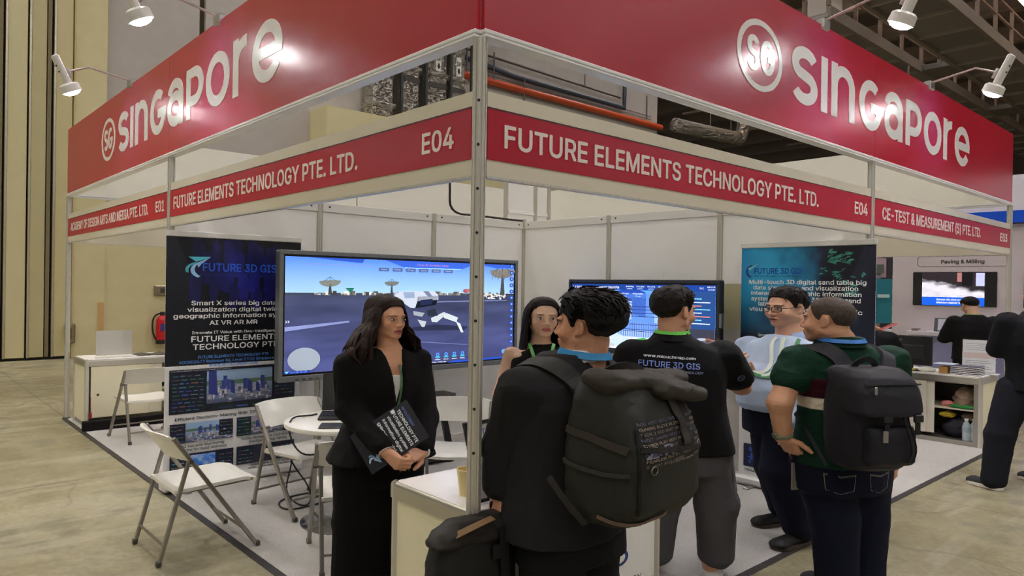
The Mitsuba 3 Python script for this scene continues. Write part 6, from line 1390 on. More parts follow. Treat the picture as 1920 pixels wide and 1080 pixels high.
lr = np.random.default_rng(4)
for q in range(9):
    z = .965 + .02 * q; x = -.15
    while x < .17:
        wd = lr.choice(['FEARLESS', 'CYBER', 'GEAR', 'TECH', 'ROG', 'ELITE', 'GAMERS', 'R', 'Z', 'PLAY', '8010', 'NEXT']); ln = .011 * len(wd)
        if not (.03 < x < .075): P.text(wd, x, x + ln, z, .0105 + .004 * (q == 2), np.array(lin(*[(120, 108, 112), (150, 130, 122), (96, 90, 112)][q % 3])) * .8)
        x += ln + .008
P.layer(); P.text('Z R', -.15, -.02, 1.0, .04, lin(120, 118, 140)); P.text('R', .12, .16, .985, .035, lin(150, 130, 120)); P.text('REPUBLIC OF GAMERS', -.04, .1, .955, .009, lin(150, 132, 122))
P.poly(Polygon([(-.085, .945), (-.055, .955), (-.03, .945), (-.05, .938), (-.06, .947), (-.07, .938)]), lin(150, 132, 122))
ps = Person.__new__(Person); ps.M = PM; ps.key = bk; ps.put = Person.put.__get__(ps)
Person.decal(ps, bkm, P, bc + bb * .1, R2, n='printed_flap', off=.004)
bput(bk, 'ring', tube([bc + bb * .155 - R2 * .13 + R2 * .016 * math.cos(a) + V3(0, 0, .955 + .016 * math.sin(a)) for a in np.linspace(0, 6.283, 16)[:-1]], .003, 6, closed=True), lin(110, 106, 92), 'metal', True, PM)
hp = [bc - bb * .05 - R2 * .13 + V3(0, 0, 1.25), bc + bb * .0 - R2 * .12 + V3(0, 0, 1.335), bc + bb * .03 - R2 * .05 + V3(0, 0, 1.345), bc + bb * .04 - R2 * .02 + V3(0, 0, 1.25)]
bput(bk, 'grab_handle', ribbon(spline(hp, 24), [bb] * 24, .03, .006), lin(34, 33, 30), 'nylon', False, PM)
for sgn, sh in ((-1, sL), (1, sR)):
    st = band_on([V3(c0[0], c0[1], 0) + R2 * sgn * .09 + bb * .12 + V3(0, 0, 1.27), V3(c0[0], c0[1], 0) + R2 * sgn * .115 + bb * .1 + V3(0, 0, 1.34), V3(c0[0], c0[1], 0) + R2 * sgn * .125 + bb * .0 + V3(0, 0, 1.37), V3(c0[0], c0[1], 0) + R2 * sgn * .13 - bb * .12 + V3(0, 0, 1.25)], JK, .062, .012, None, .006)
    bput(bk, 'shoulder_strap', st, lin(34, 33, 31), 'nylon', False, p.M)
bput(bk, 'side_strap', ribbon(spline([bc - R2 * .2 - bb * .14 + V3(0, 0, .98), bc - R2 * .21 - bb * .06 + V3(0, 0, .9), bc - R2 * .19 - bb * .02 + V3(0, 0, .84)], 12), [-R2] * 12, .022, .004), lin(40, 38, 36), 'nylon', False, p.M)
# the bag in his left hand
hb = thing('shoulder_bag', 'black messenger bag hanging from the left hand of the man in the dark suit', 'bag')
gx = p.pt(890, 1010, -.10); bx_ = unit((.80, .6, 0)); by_ = V3(-bx_[1], bx_[0], 0)
MB_ = Sdf(); MB_.loft([(z, gx[0] + s, gx[1], a, b_) for z, a, b_, s in [(.36, .10, .05, 0), (.40, .135, .07, .0), (.55, .14, .075, 0), (.68, .125, .065, .0), (.745, .10, .05, .01), (.765, .085, .035, .015)]], by_[:2], .02, 3.2)
m = simplify(MB_.mesh(.006), .001); wrinkle(m, .006, (9, 9, 12), 31); bput(hb, 'body', m, tint(m, lin(24, 24, 24), .2, 8, 2), M=p.M)
FP = Sdf(); FP.loft([(.70, gx[0] - .005, gx[1] - .03, .135, .05), (.735, gx[0], gx[1] - .02, .125, .05), (.775, gx[0] + .015, gx[1], .09, .03)], by_[:2], .02, 3.0); m = FP.mesh(.006); wrinkle(m, .008, (10, 10, 18), 33); bput(hb, 'flap', m, tint(m, lin(34, 30, 27), .25, 10, 5), M=p.M)
wz = p.pt(936, 950, -.03)
bput(hb, 'lining_edge', ribbon(spline([gx - bx_ * .10 - by_ * .05 + V3(0, 0, .735 - gx[2]), gx - bx_ * .05 - by_ * .075 + V3(0, 0, .768 - gx[2]), gx + bx_ * .03 - by_ * .07 + V3(0, 0, .785 - gx[2])], 12), V3(-.3, -.7, .6), .022, .004), lin(120, 92, 62), 'nylon', False, p.M)
bput(hb, 'strap', ribbon(spline([gx + bx_ * .07 + V3(.01, 0, .76 - gx[2]), V3(wz[0] + .005, wz[1], wz[2] - .06), wz + V3(0, 0, .0), V3(wz[0] + .01, wz[1] + .02, wz[2] - .06), gx + bx_ * .06 + V3(.02, .05, .74 - gx[2])], 30), V3(-.3, -.9, .1), .036, .005), lin(20, 20, 20), 'nylon', False, p.M)
bput(hb, 'side_strap', ribbon(spline([gx + bx_ * .06 - by_ * .08 + V3(0, 0, .75 - gx[2]), gx + bx_ * .065 - by_ * .085 + V3(0, 0, .6 - gx[2]), gx + bx_ * .07 - by_ * .08 + V3(0, 0, .42 - gx[2])], 12), -by_, .03, .004), lin(17, 17, 17), 'nylon', False, p.M)
bput(hb, 'buckle', box(-.022, -.006, -.03, .022, .006, .03, .004), lin(40, 40, 42), 'metal', 35, p.M @ rotz(.6, gx + bx_ * .045 - by_ * .082 + V3(0, 0, .66 - gx[2])))

# ---- the woman with straight black hair ------------------------------------------
p = Person('woman with straight black hair in a sleeveless black top, half hidden', 4.35, 1015)
tf = unit((.2, -.98, 0)); R3 = side(tf); ho = p.pt(1019, 596)
p.head(ho, (.16, -.985, -.02), (.03, 0, 1), .97, V3(.0, .0, 1.335), .046, (228, 186, 160), (200, 116, 110), (48, 38, 36), gaze=-.2, jaw=.9, fem=1)
sR, eR, wR = V3(-.135, .01, 1.262), p.pt(940, 745, -.03), V3(-.10, -.24, 1.06); sL, eL, wL = V3(.16, -.04, 1.262), V3(.2, -.1, 1.0), V3(.02, -.26, 1.05)
B = p.sdf; B.loft(tor((.005, 0), tf[:2], [(.8, .15, .1), (1.0, .12, .09), (1.15, .135, .1), (1.25, .14, .09), (1.30, .09, .06), (1.325, .055, .05)]), tf[:2], .03)
B.chain([sR, eR, wR], [.043, .034, .024], .02); B.chain([sL, eL, wL], [.043, .034, .024], .02)
for q in (-1, 1): B.chain([V3(0, 0, .85) + R3 * q * .08, V3(0, 0, .45) + R3 * q * .08, V3(0, 0, .06) + R3 * q * .08], [.08, .05, .035], .03)
p.hand(wR, (.9, -.1, -.1), (0, .9, 0), curl=.7, side=1, sc=.9); p.hand(wL, (-.9, -.1, -.1), (0, .9, 0), curl=.7, side=-1, sc=.9)
p.skinmesh(.004)
S_ = Sdf(); S_.loft(tor((.005, 0), tf[:2], [(.86, .165, .12), (1.0, .14, .11), (1.14, .152, .125), (1.22, .146, .115), (1.27, .118, .088), (1.31, .07, .066), (1.33, .06, .058)]), tf[:2]); p.garment('top', S_, (20, 20, 22), .007, .004, seed=5)
S_ = Sdf(); S_.loft(tor((0, 0), tf[:2], [(.6, .17, .13), (.9, .15, .115)]), tf[:2])
for q in (-1, 1): S_.chain([V3(0, 0, .82) + R3 * q * .08, V3(0, 0, .42) + R3 * q * .085, V3(0, 0, .05) + R3 * q * .09], [.1, .08, .07], .03)
p.garment('trousers', S_, (24, 24, 28), .012, .004, seed=6)
for q in (-1, 1): p.shoe(R3 * q * .09 - tf * .06, R3 * q * .1 + tf * .18)
p.hair_shell(.011, [(-.13, -.1), (-.05, -.1), (.0, -.06), (.03, .02), (.045, .055), (.062, .086), (.09, .094), (.14, .1)], 4, .002, (50, 50, 6), col=(26, 20, 24), strand_var=.5, top=.006)
long_hair(p, 84, 28, .40, .0035, (27, 21, 25), .012, .0075, phis=(60, 300))
for a_, b_ in (((-.055, -.06, 1.335), (.0, -.145, 1.1)), ((.06, -.07, 1.335), (.01, -.145, 1.1))): p.put('lanyard', ribbon(spline([A(a_), A(a_) * .5 + A(b_) * .5 + V3(0, -.04, .01), A(b_)], 14), V3(.1, -.99, .2), .016, .002), 'print', lin(80, 160, 70), False, 'green lanyard')

# ---- the man in the black polo -----------------------------------------------------
p = M4 = Person('man in a black polo with FUTURE 3D GIS on his back, grey trousers', 4.1, 1275)
tf = unit((.12, .99, 0)); R4 = side(tf); ho = p.pt(1266, 584)
p.head(ho, (.83, .55, -.06), (.02, 0, 1), 1.02, V3(-.035, -.01, 1.41), .058, (204, 152, 124), (150, 90, 80), (24, 20, 20), eyes=False)
c0 = (-.01, 0)
sL, eL, wL = V3(-.21, .0, 1.30), V3(-.27, .04, 1.04), V3(-.12, .3, 1.0); sR, eR, wR = V3(.20, -.0, 1.30), p.pt(1393, 727, .10), p.pt(1372, 672, .33)
B = p.sdf; B.loft([(.8, .02, 0, .15, .1), (1.0, .01, 0, .155, .1), (1.2, -.01, 0, .17, .1), (1.32, -.02, 0, .14, .08), (1.38, -.03, 0, .08, .06)], tf[:2], .03)
B.chain([sL, eL, wL], [.052, .042, .028], .02); B.chain([sR, eR, wR], [.052, .044, .03], .02)
for q, kx in ((-1, -.03), (1, .05)): B.chain([V3(.03, 0, .82) + R4 * q * .08, V3(.03 + kx, .0, .45) + R4 * q * .08, V3(.02 + kx, 0, .06) + R4 * q * .09], [.08, .055, .04], .03)
p.hand(wR, unit(p.pt(1350, 640, .42) - wR), (-.5, .6, 0), curls=(.3, .9, 1.0, 1.0), thumb=(.4, .3), side=1); p.hand(wL, (.5, .6, .3), (.3, .2, -.9), curl=.6, side=-1)
p.skinmesh(.004)
S_ = Sdf(); S_.loft([(.738, .045, 0, .205, .15), (.8, .04, 0, .2, .145), (.95, .02, 0, .195, .14), (1.1, .0, 0, .205, .135), (1.22, -.012, 0, .22, .13), (1.31, -.018, 0, .20, .11), (1.365, -.028, -.01, .13, .09), (1.405, -.035, -.01, .082, .075), (1.425, -.035, -.01, .07, .068)], tf[:2], .03)
S_.chain([sL, sL * .22 + eL * .78], [.076, .078], .035); S_.chain([sR, sR * .32 + eR * .68], [.078, .078], .035)
p.garment('polo_shirt', S_, (22, 22, 24), .007, .007, (9, 9, 12), 13, .12); PS = p.last
cl_ = [V3(-.035 + .083 * math.cos(a), -.012 + .08 * math.sin(a), 1.405 + .006 * math.sin(a)) for a in np.radians(np.linspace(150, 390, 30))]
p.put('collar', ribbon(cl_, [V3(math.cos(a), math.sin(a), .55) for a in np.radians(np.linspace(150, 390, 30))], .045, .006), 'cloth', lin(19, 19, 21), False)
p.put('lanyard', ribbon([q + V3(0, 0, .026) - V3(.1, .1, 0) * (q - V3(-.035, -.012, 1.4)) for q in cl_], [V3(math.cos(a), math.sin(a), .4) for a in np.radians(np.linspace(150, 390, 30))], .02, .003), 'print', lin(92, 190, 60), False, 'green lanyard')
P = Print(); w_ = lin(226, 230, 246); u_ = lin(120, 140, 214)
P.text('www.mtouchmap.com', -.1, .12, .052, .015, w_); P.text('FUTURE 3D GIS', -.12, .14, .0, .032, u_); P.text('FUTURE ELEMENTS TECHNOLOGY', -.12, .155, -.027, .014, lin(150, 160, 214), False)
p.decal(PS, P, V3(-.08, -.1, 1.235), (.985, .0, -.05), n='lettering')
P = Print(); P.poly(Point(0, 0).buffer(.018).difference(Point(0, 0).buffer(.013)), lin(90, 96, 130)); P.text('F3D', -.012, .012, -.005, .01, lin(90, 96, 130)); p.decal(PS, P, V3(.262, .0, 1.165), (.85, .45, 0), n='sleeve_mark')
T2 = Sdf(); T2.loft([(.62, .03, 0, .18, .14), (.8, .035, 0, .175, .135), (.93, .03, 0, .165, .125)], tf[:2])
for q, kx in ((-1, -.03), (1, .06)): T2.chain([V3(.035, 0, .76) + R4 * q * .09, V3(.035 + kx, .0, .42) + R4 * q * .085, V3(.03 + kx, 0, .125) + R4 * q * .09], [.108, .09, .074], .03)
p.garment('trousers', T2, (78, 76, 80), .009, .009, (10, 10, 7), 16, .12)
p.shoe(V3(.155, -.05, 0), V3(.215, .2, 0), (206, 204, 200), (226, 224, 220), w=.05, stripe=(210, 180, 60)); p.shoe(V3(-.09, .06, 0), V3(-.09, .31, 0), (30, 30, 30), (206, 204, 200), w=.048)
p.hair_shell(.022, [(-.14, -.07), (-.085, -.064), (-.055, -.045), (-.04, -.01), (-.03, .032), (-.004, .036), (.006, .0), (.018, .005), (.034, .05), (.055, .07), (.08, .082), (.14, .088)], 6, .005, (34, 34, 14), col=(26, 21, 20), strand_var=.7, top=.012)
p.clumps(p.hm, 260, .028, .0034, (28, 23, 22), 6, .065, (.1, .3, -.6), .14)

# ---- the man with glasses in the pale blue shirt ------------------------------------
p = M5 = Person('man with glasses in a pale blue shirt and navy trousers', 4.85, 1462, 1.34)
tf = unit((-.78, -.62, 0)); R5 = side(tf); ho = p.pt(1474, 577)
p.head(ho, (-.90, -.43, -.08), (0, 0, 1), 1.04, V3(.055, .0, 1.375), .066, (208, 160, 134), (168, 108, 100), (34, 28, 28), jaw=1.14, gaze=-.3, open_=.002)
c0 = (.03, 0)
sL, eL, wL = V3(.16, -.15, 1.27), V3(.17, -.20, .98), p.pt(1493, 800, -.24); sR, eR, wR = V3(-.09, .18, 1.27), V3(-.16, .12, 1.03), p.pt(1406, 702, -.02)
B = p.sdf; B.loft(tor(c0, tf[:2], [(.8, .16, .12), (1.0, .17, .14), (1.2, .17, .12), (1.3, .13, .09), (1.36, .08, .07)]), tf[:2], .03)
B.chain([sL, eL, wL], [.05, .042, .03], .02); B.chain([sR, eR, wR], [.05, .042, .03], .02)
kL, aL, kR, aR = p.pt(1470, 890, -.12), p.pt(1508, 1000, -.17), p.pt(1456, 880, .05), p.pt(1478, 962, .12)
B.chain([V3(.03, -.06, .84), kL, aL], [.085, .055, .04], .03); B.chain([V3(.0, .06, .84), kR, aR], [.085, .055, .04], .03)
p.hand(wL, (.0, .1, -1), (-.5, .6, 0), curl=.5, side=1); p.hand(wR, unit(p.pt(1392, 690, -.04) - wR), (0, -.2, .9), curl=.7, side=-1)
p.skinmesh(.004)
S_ = Sdf(); S_.loft(tor(c0, tf[:2], [(.868, .195, .185, .02), (.92, .205, .205, .03), (1.0, .205, .205, .03), (1.1, .205, .185, .02), (1.2, .21, .15), (1.29, .19, .115), (1.345, .12, .09), (1.375, .085, .075)]), tf[:2], .03)
S_.chain([sL, eL, wL + V3(0, 0, .03)], [.075, .066, .05], .03); S_.chain([sR, eR, wR], [.075, .062, .048], .03)
p.garment('shirt', S_, (182, 198, 226), .007, .006, (10, 10, 12), 17, .05); SH5 = p.last
cl_ = [V3(.05 + .083 * math.cos(a), .0 + .083 * math.sin(a), 1.372 + .02 * math.cos(a)) for a in np.radians(np.linspace(230, -100, 34))]
p.put('collar', ribbon(cl_, [V3(math.cos(a), math.sin(a), .6) for a in np.radians(np.linspace(230, -100, 34))], .05, .006), 'cloth', lin(150, 170, 208), False)
T2 = Sdf(); T2.loft(tor((.025, 0), tf[:2], [(.7, .19, .165), (.8, .19, .17), (.885, .185, .17, .01)]), tf[:2])
T2.chain([V3(.04, -.07, .8), kL, aL + V3(0, 0, .01)], [.12, .098, .08], .03); T2.chain([V3(.0, .07, .8), kR, aR + V3(0, 0, .01)], [.12, .095, .078], .03)
p.garment('trousers', T2, (24, 25, 40), .009, .007, (10, 10, 7), 19, .1)
p.put('belt', (lambda b: b.mesh(.008))(Sdf().loft(tor((.025, 0), tf[:2], [(.862, .196, .184, .012), (.895, .195, .184, .014)]), tf[:2])), 'nylon', lin(26, 22, 22), True)
for a_, tgt in ((aL, p.pt(1432, 1018, -.33)), (aR, p.pt(1386, 976, .02))):
    hh_ = V3(a_[0], a_[1], 0); dv = unit(V3(tgt[0] - a_[0], tgt[1] - a_[1], 0)); p.shoe(hh_ - dv * .06, hh_ + dv * .215, (24, 22, 22), (60, 46, 38), w=.047)
p.hair_shell(.02, [(-.14, -.06), (-.09, -.055), (-.06, -.035), (-.045, -.01), (-.032, .034), (-.004, .036), (.006, .0), (.02, .006), (.036, .05), (.05, .072), (.075, .088), (.14, .095)], 7, .004, (26, 26, 14), col=(26, 22, 22), strand_var=.6, top=.008)
p.clumps(p.hm, 260, .035, .0034, (28, 24, 24), 7, .035, (-.2, -.6, -.2), .14)
G_ = lambda q: p.o + p.R @ (A(q) * p.sc)
gl = []
for q in (-1, 1):
    gl.append(tube([G_((q * .033 + .0255 * np.sign(math.cos(a)) * abs(math.cos(a)) ** .6, .101 - .012 * abs(math.cos(a)) * (q * math.cos(a) > 0), .002 + .0165 * np.sign(math.sin(a)) * abs(math.sin(a)) ** .7)) for a in np.linspace(0, 6.283, 28)[:-1]], .0024, 6, closed=True))
    gl.append(tube([G_((q * .059, .089, .008)), G_((q * .079, .04, .01)), G_((q * .083, -.012, .012))], .0024, 6))
gl.append(tube([G_((-.009, .103, .006)), G_((0, .106, .008)), G_((.009, .103, .006))], .002, 6))
p.put('glasses', cat(gl), 'paint', lin(26, 26, 30), True, 'dark rimmed glasses')
for q_, (ps_, cl0) in enumerate([([V3(.0, -.085, 1.36), V3(-.06, -.16, 1.26), V3(-.11, -.2, 1.17), p.pt(1396, 694, -.12)], (206, 222, 206)), ([V3(.06, -.10, 1.35), V3(.0, -.19, 1.26), V3(-.06, -.23, 1.18), p.pt(1396, 696, -.12)], (70, 130, 84)), ([V3(-.03, -.06, 1.36), V3(-.10, -.12, 1.27), V3(-.14, -.17, 1.18), p.pt(1392, 692, -.12)], (222, 228, 222))]):
    p.put('lanyard', band_on(ps_, SH5, .02, .003, None, .006), 'print', lin(*cl0), False, 'green and white lanyard')
p.put('badge', box(-.045, -.002, -.03, .045, .002, .03), 'print', lin(222, 226, 226), False, 'white badge card')
scene[[k for k in scene if k.startswith(p.key + '__badge')][0]] = mikit.ply(trimesh.Trimesh(*(lambda m: (m.vertices, m.faces))(box(-.05, -.002, -.032, .05, .002, .032).apply_transform(p.M @ frame(p.pt(1388, 692, -.12), (.9, .2, .35), (-.3, 0, .9)))), process=False), 'print', smooth=False, color=np.tile(lin(222, 226, 226), (8, 1)))

# ---- the man in the striped green polo with a backpack --------------------------------
p = M6 = Person('man in a dark green striped polo and jeans, hand on hip', 3.85, 1590)
tf = unit((-.22, .975, 0)); R6 = side(tf); ho = p.pt(1553, 601)
p.head(ho, (-.74, .67, -.04), (0, 0, 1), 1.02, V3(-.035, -.01, 1.40), .064, (198, 146, 116), (150, 90, 80), (60, 50, 46), jaw=1.12, eyes=False)
sL, eL, wL = V3(-.215, -.02, 1.30), p.pt(1466, 760, -.08), p.pt(1472, 826, -.06); sR, eR, wR = V3(.215, .06, 1.30), V3(.265, .12, 1.02), p.pt(1676, 862, .1)
B = p.sdf; B.loft([(.75, -.02, 0, .15, .11), (1.0, .0, 0, .16, .11), (1.2, .0, 0, .17, .11), (1.32, -.01, 0, .14, .08), (1.38, -.03, 0, .08, .07)], tf[:2], .03)
B.chain([sL, eL, wL], [.056, .050, .033], .025); B.chain([sR, eR, wR], [.056, .046, .032], .025)
hipL, hipR, kL, kR, aL, aR = V3(-.10, 0, .8), V3(.085, .03, .8), p.pt(1572, 980, -.03), p.pt(1628, 975, .06), V3(-.035, -.02, .07), V3(.115, .05, .07)
B.chain([hipL, kL, aL], [.085, .06, .042], .03); B.chain([hipR, kR, aR], [.085, .06, .042], .03)
p.hand(wL, unit(p.pt(1500, 862, -.04) - wL), (.75, .55, .3), curls=(.3, .35, .45, .55), thumb=(-.2, -.3), side=1, sc=1.05); p.hand(wR, unit(p.pt(1672, 892, .1) - wR), (-.7, -.3, 0), curl=.7, side=-1)
p.skinmesh(.004)
S_ = Sdf(); S_.loft([(.745, -.025, 0, .2, .155), (.82, -.02, 0, .2, .15), (.95, -.005, 0, .2, .145), (1.1, .0, 0, .205, .14), (1.22, .0, 0, .218, .135), (1.31, -.006, .0, .20, .115), (1.365, -.02, -.005, .13, .095), (1.405, -.033, -.01, .088, .08), (1.43, -.035, -.01, .075, .074)], tf[:2], .03)
S_.chain([sL, sL * .56 + eL * .44], [.078, .077], .035); S_.chain([sR, sR * .5 + eR * .5], [.078, .076], .035)
LT = Sdf(); LT.ops = S_.ops[:1]
def stripes(v, c):
    z = v[:, 2]; body = LT(v.astype(f32)) < .010; g = .93 + .07 * np.sin(z * 400)
    c = c * g[:, None]; c[(z > 1.1055) & (z < 1.2145) & body] = np.array(lin(58, 20, 32)); c[(z > 1.0515) & (z < 1.1055) & body] = np.array(lin(226, 216, 198)); return c
p.garment('polo_shirt', S_, (22, 52, 40), .0055, .006, (9, 9, 12), 23, .1, colfn=stripes, tol=None, snap=(1.052, 1.105, 1.215)); PG = p.last
cl_ = [V3(-.034 + .092 * math.cos(a), -.012 + .09 * math.sin(a), 1.405 + .006 * math.sin(a)) for a in np.radians(np.linspace(150, 390, 30))]
p.put('collar', ribbon(cl_, [V3(math.cos(a), math.sin(a), .5) for a in np.radians(np.linspace(150, 390, 30))], .05, .006), 'cloth', lin(18, 44, 34), False)
p.put('lanyard', ribbon([q + V3(0, -.008, .012) for q in cl_], [V3(math.cos(a), math.sin(a), .5) for a in np.radians(np.linspace(150, 390, 30))], .022, .003), 'print', lin(50, 120, 200), False, 'blue lanyard')
T2 = Sdf(); T2.loft([(.6, -.02, 0, .185, .15), (.72, -.02, 0, .19, .15), (.84, -.015, 0, .18, .14)], tf[:2])
T2.chain([hipL + V3(.0, 0, -.06), kL, aL], [.118, .094, .08], .03); T2.chain([hipR + V3(0, 0, -.06), kR, aR], [.118, .092, .078], .03)
p.garment('jeans', T2, (22, 25, 42), .008, .008, (11, 11, 8), 26, .18, tol=.0006); JN = p.last
P = Print()
for q in (-1, 1):
    ox = q * .088 - .012; st = lin(120, 112, 104)
    for pts in ([(ox - .055, .0), (ox, -.012), (ox + .055, .0)], [(ox - .055, -.006), (ox, -.018), (ox + .055, -.006)], [(ox - .055, 0), (ox - .05, -.085), (ox, -.105), (ox + .05, -.085), (ox + .055, 0)]): P.poly(LineString(pts).buffer(.0012), st)
p.decal(JN, P, V3(0, -.1, .72), (.975, .22, 0), n='stitching', off=.003)
for q, a_ in ((-1, aL), (1, aR)): p.shoe(V3(a_[0], a_[1], 0) - tf * .06, V3(a_[0], a_[1], 0) + tf * .2 - R6 * .03, (40, 40, 44), (190, 188, 184))
p.hair_shell(.007, [(-.14, -.062), (-.09, -.055), (-.06, -.035), (-.045, -.01), (-.032, .034), (-.004, .036), (.008, -.004), (.024, .012), (.04, .045), (.05, .07), (.062, .10), (.08, .2), (.14, .3)], 8, .0015, (60, 60, 40), col=(72, 62, 56), strand_var=.5)
wd_ = unit(wL - eL); w1 = unit(np.cross(wd_, (0, 1, 0))); w2 = np.cross(wd_, w1)
p.put('watch_band', tube([wL - wd_ * .012 + .038 * (w1 * math.cos(a) + w2 * math.sin(a)) for a in np.linspace(0, 6.283, 24)[:-1]], .010, 8, closed=True, flat=(.45, 1)), 'nylon', lin(120, 124, 110), True, 'grey green watch strap')
p.put('watch_case', lathe([(0, 0), (.019, 0), (.019, .01), (0, .01)], 20).apply_transform(frame(wL - wd_ * .012 + V3(-.03, -.024, 0), w1, wd_)), 'metal', lin(110, 112, 104))
bk = thing('backpack', 'black flap backpack with buckles on the back of the man in the green polo', 'backpack')
bb = -tf; bc = V3(-.10, -.0, 0) + bb * .26; PM = np.eye(4); PM[:3, :3] -= .2 * np.outer(R6, R6); PM[:3, 3] = .2 * R6 * (bc @ R6); PM = p.M @ np.array([[1, 0, 0, 0], [0, 1, 0, 0], [0, 0, .93, .80 - .70 * .93], [0, 0, 0, 1]]) @ PM
BK = Sdf(); BK.loft([(z, bc[0] + bb[0] * s, bc[1] + bb[1] * s, a, b_) for z, a, b_, s in [(.70, .13, .08, 0), (.73, .155, .105, .0), (.85, .165, .12, .0), (1.0, .165, .12, 0), (1.1, .16, .11, 0), (1.17, .15, .095, 0), (1.2, .14, .07, 0)]], tf[:2], .02, 3.6)
m = simplify(BK.mesh(.007), .001); wrinkle(m, .005, (8, 8, 10), 41); bput(bk, 'body', m, tint(m, lin(26, 26, 34), .15, 7, 3), M=PM); bkm = m
FL = Sdf(); FL.loft([(z, bc[0] + bb[0] * s, bc[1] + bb[1] * s, a, b_) for z, a, b_, s in [(1.005, .155, .06, .105), (1.03, .178, .085, .085), (1.12, .178, .11, .05), (1.19, .168, .12, .015), (1.225, .15, .1, .0), (1.235, .14, .08, 0)]], tf[:2], .02, 3.4)
m = simplify(FL.mesh(.006), .0008); wrinkle(m, .005, (9, 9, 10), 43); bput(bk, 'flap', m, tint(m, lin(30, 30, 38), .12, 7, 3), M=PM); flm = m
FPk = Sdf(); FPk.loft([(z, bc[0] + bb[0] * .125, bc[1] + bb[1] * .125, a, b_) for z, a, b_ in [(.745, .11, .02), (.77, .125, .035), (.9, .125, .035), (.945, .12, .02)]], tf[:2], .02, 4); m = FPk.mesh(.006); wrinkle(m, .003, (9, 9, 10), 44); bput(bk, 'front_pocket', m, tint(m, lin(24, 24, 32), .12, 7, 3), M=PM)
pos = lambda d_, s_, z_: bc + bb * d_ + R6 * s_ + V3(0, 0, z_)
bput(bk, 'zip', ribbon(spline([pos(.14, -.15, 1.165), pos(.148, 0, 1.168), pos(.14, .15, 1.165)], 14), [bb + V3(0, 0, .5)] * 14, .008, .006), lin(12, 12, 14), 'nylon', False, PM)
bput(bk, 'zip_puller', box(-.008, -.004, -.03, .008, .004, .012, .003), lin(170, 168, 166), 'metal', 35, PM @ rotz(.5, pos(.165, -.115, 1.15)))
bput(bk, 'brand_tab', box(-.012, -.003, -.03, .012, .003, .03, .002), lin(130, 126, 122), 'nylon', 35, PM @ rotz(0, pos(.165, -.06, .905)))
for s_ in (-.05, .115):
    bput(bk, 'buckle', box(-.024, -.008, -.02, .024, .008, .02, .005), lin(24, 24, 28), 'gloss', 35, PM @ rotz(.2, pos(.165, s_, .995))); bput(bk, 'buckle_strap', ribbon([pos(.16, s_, z_) for z_ in (1.03, .99, .95, .91)], [bb] * 4, .026, .004), lin(20, 20, 24), 'nylon', False, PM)
for s_ in (.05, .075): bput(bk, 'drawcord', tube(spline([pos(.15, s_, 1.0), pos(.172, s_ + .01, .9), pos(.17, s_ + .02, .8), pos(.168, s_ + .005, .77)], 20), .003, 6), lin(14, 14, 16), 'nylon', True, PM)
bput(bk, 'grab_handle', ribbon(spline([pos(-.02, -.06, 1.2), pos(-.01, -.05, 1.255), pos(.0, .0, 1.28), pos(-.01, .05, 1.255), pos(-.02, .06, 1.2)], 24), [bb] * 24, .03, .006), lin(26, 26, 32), 'nylon', False, PM)
for sg in (-1, 1):
    q0 = V3(-.01, 0, 0); pts = [q0 + R6 * (sg * .075 - .03) + bb * .13 + V3(0, 0, 1.2), q0 + R6 * (sg * .115 + .01) + bb * .11 + V3(0, 0, 1.32), q0 + R6 * sg * .14 + V3(0, 0, 1.365), q0 + R6 * sg * .15 - bb * .12 + V3(0, 0, 1.25)]
    bput(bk, 'shoulder_strap', band_on(pts, PG, .068, .014, None, .004), lin(40, 40, 48), 'nylon', False, p.M)
    bput(bk, 'lower_strap', ribbon(spline([q0 + R6 * sg * .19 - bb * .06 + V3(0, 0, 1.0), q0 + R6 * sg * .205 + bb * .07 + V3(0, 0, .9), pos(-.02, sg * .155, .80)], 14), [R6 * sg] * 14, .022, .004), lin(34, 38, 44), 'nylon', False, p.M)
# the phone / folded sleeve hanging at his hip
single('folded_leaflet', box(-.018, -.004, -.075, .018, .004, .075, .003), 'print', lin(120, 116, 112), 'folded leaflet dangling from the hand of the man in the green polo', 'leaflet', M=p.M @ rotz(.3, p.pt(1496, 900, -.02)))

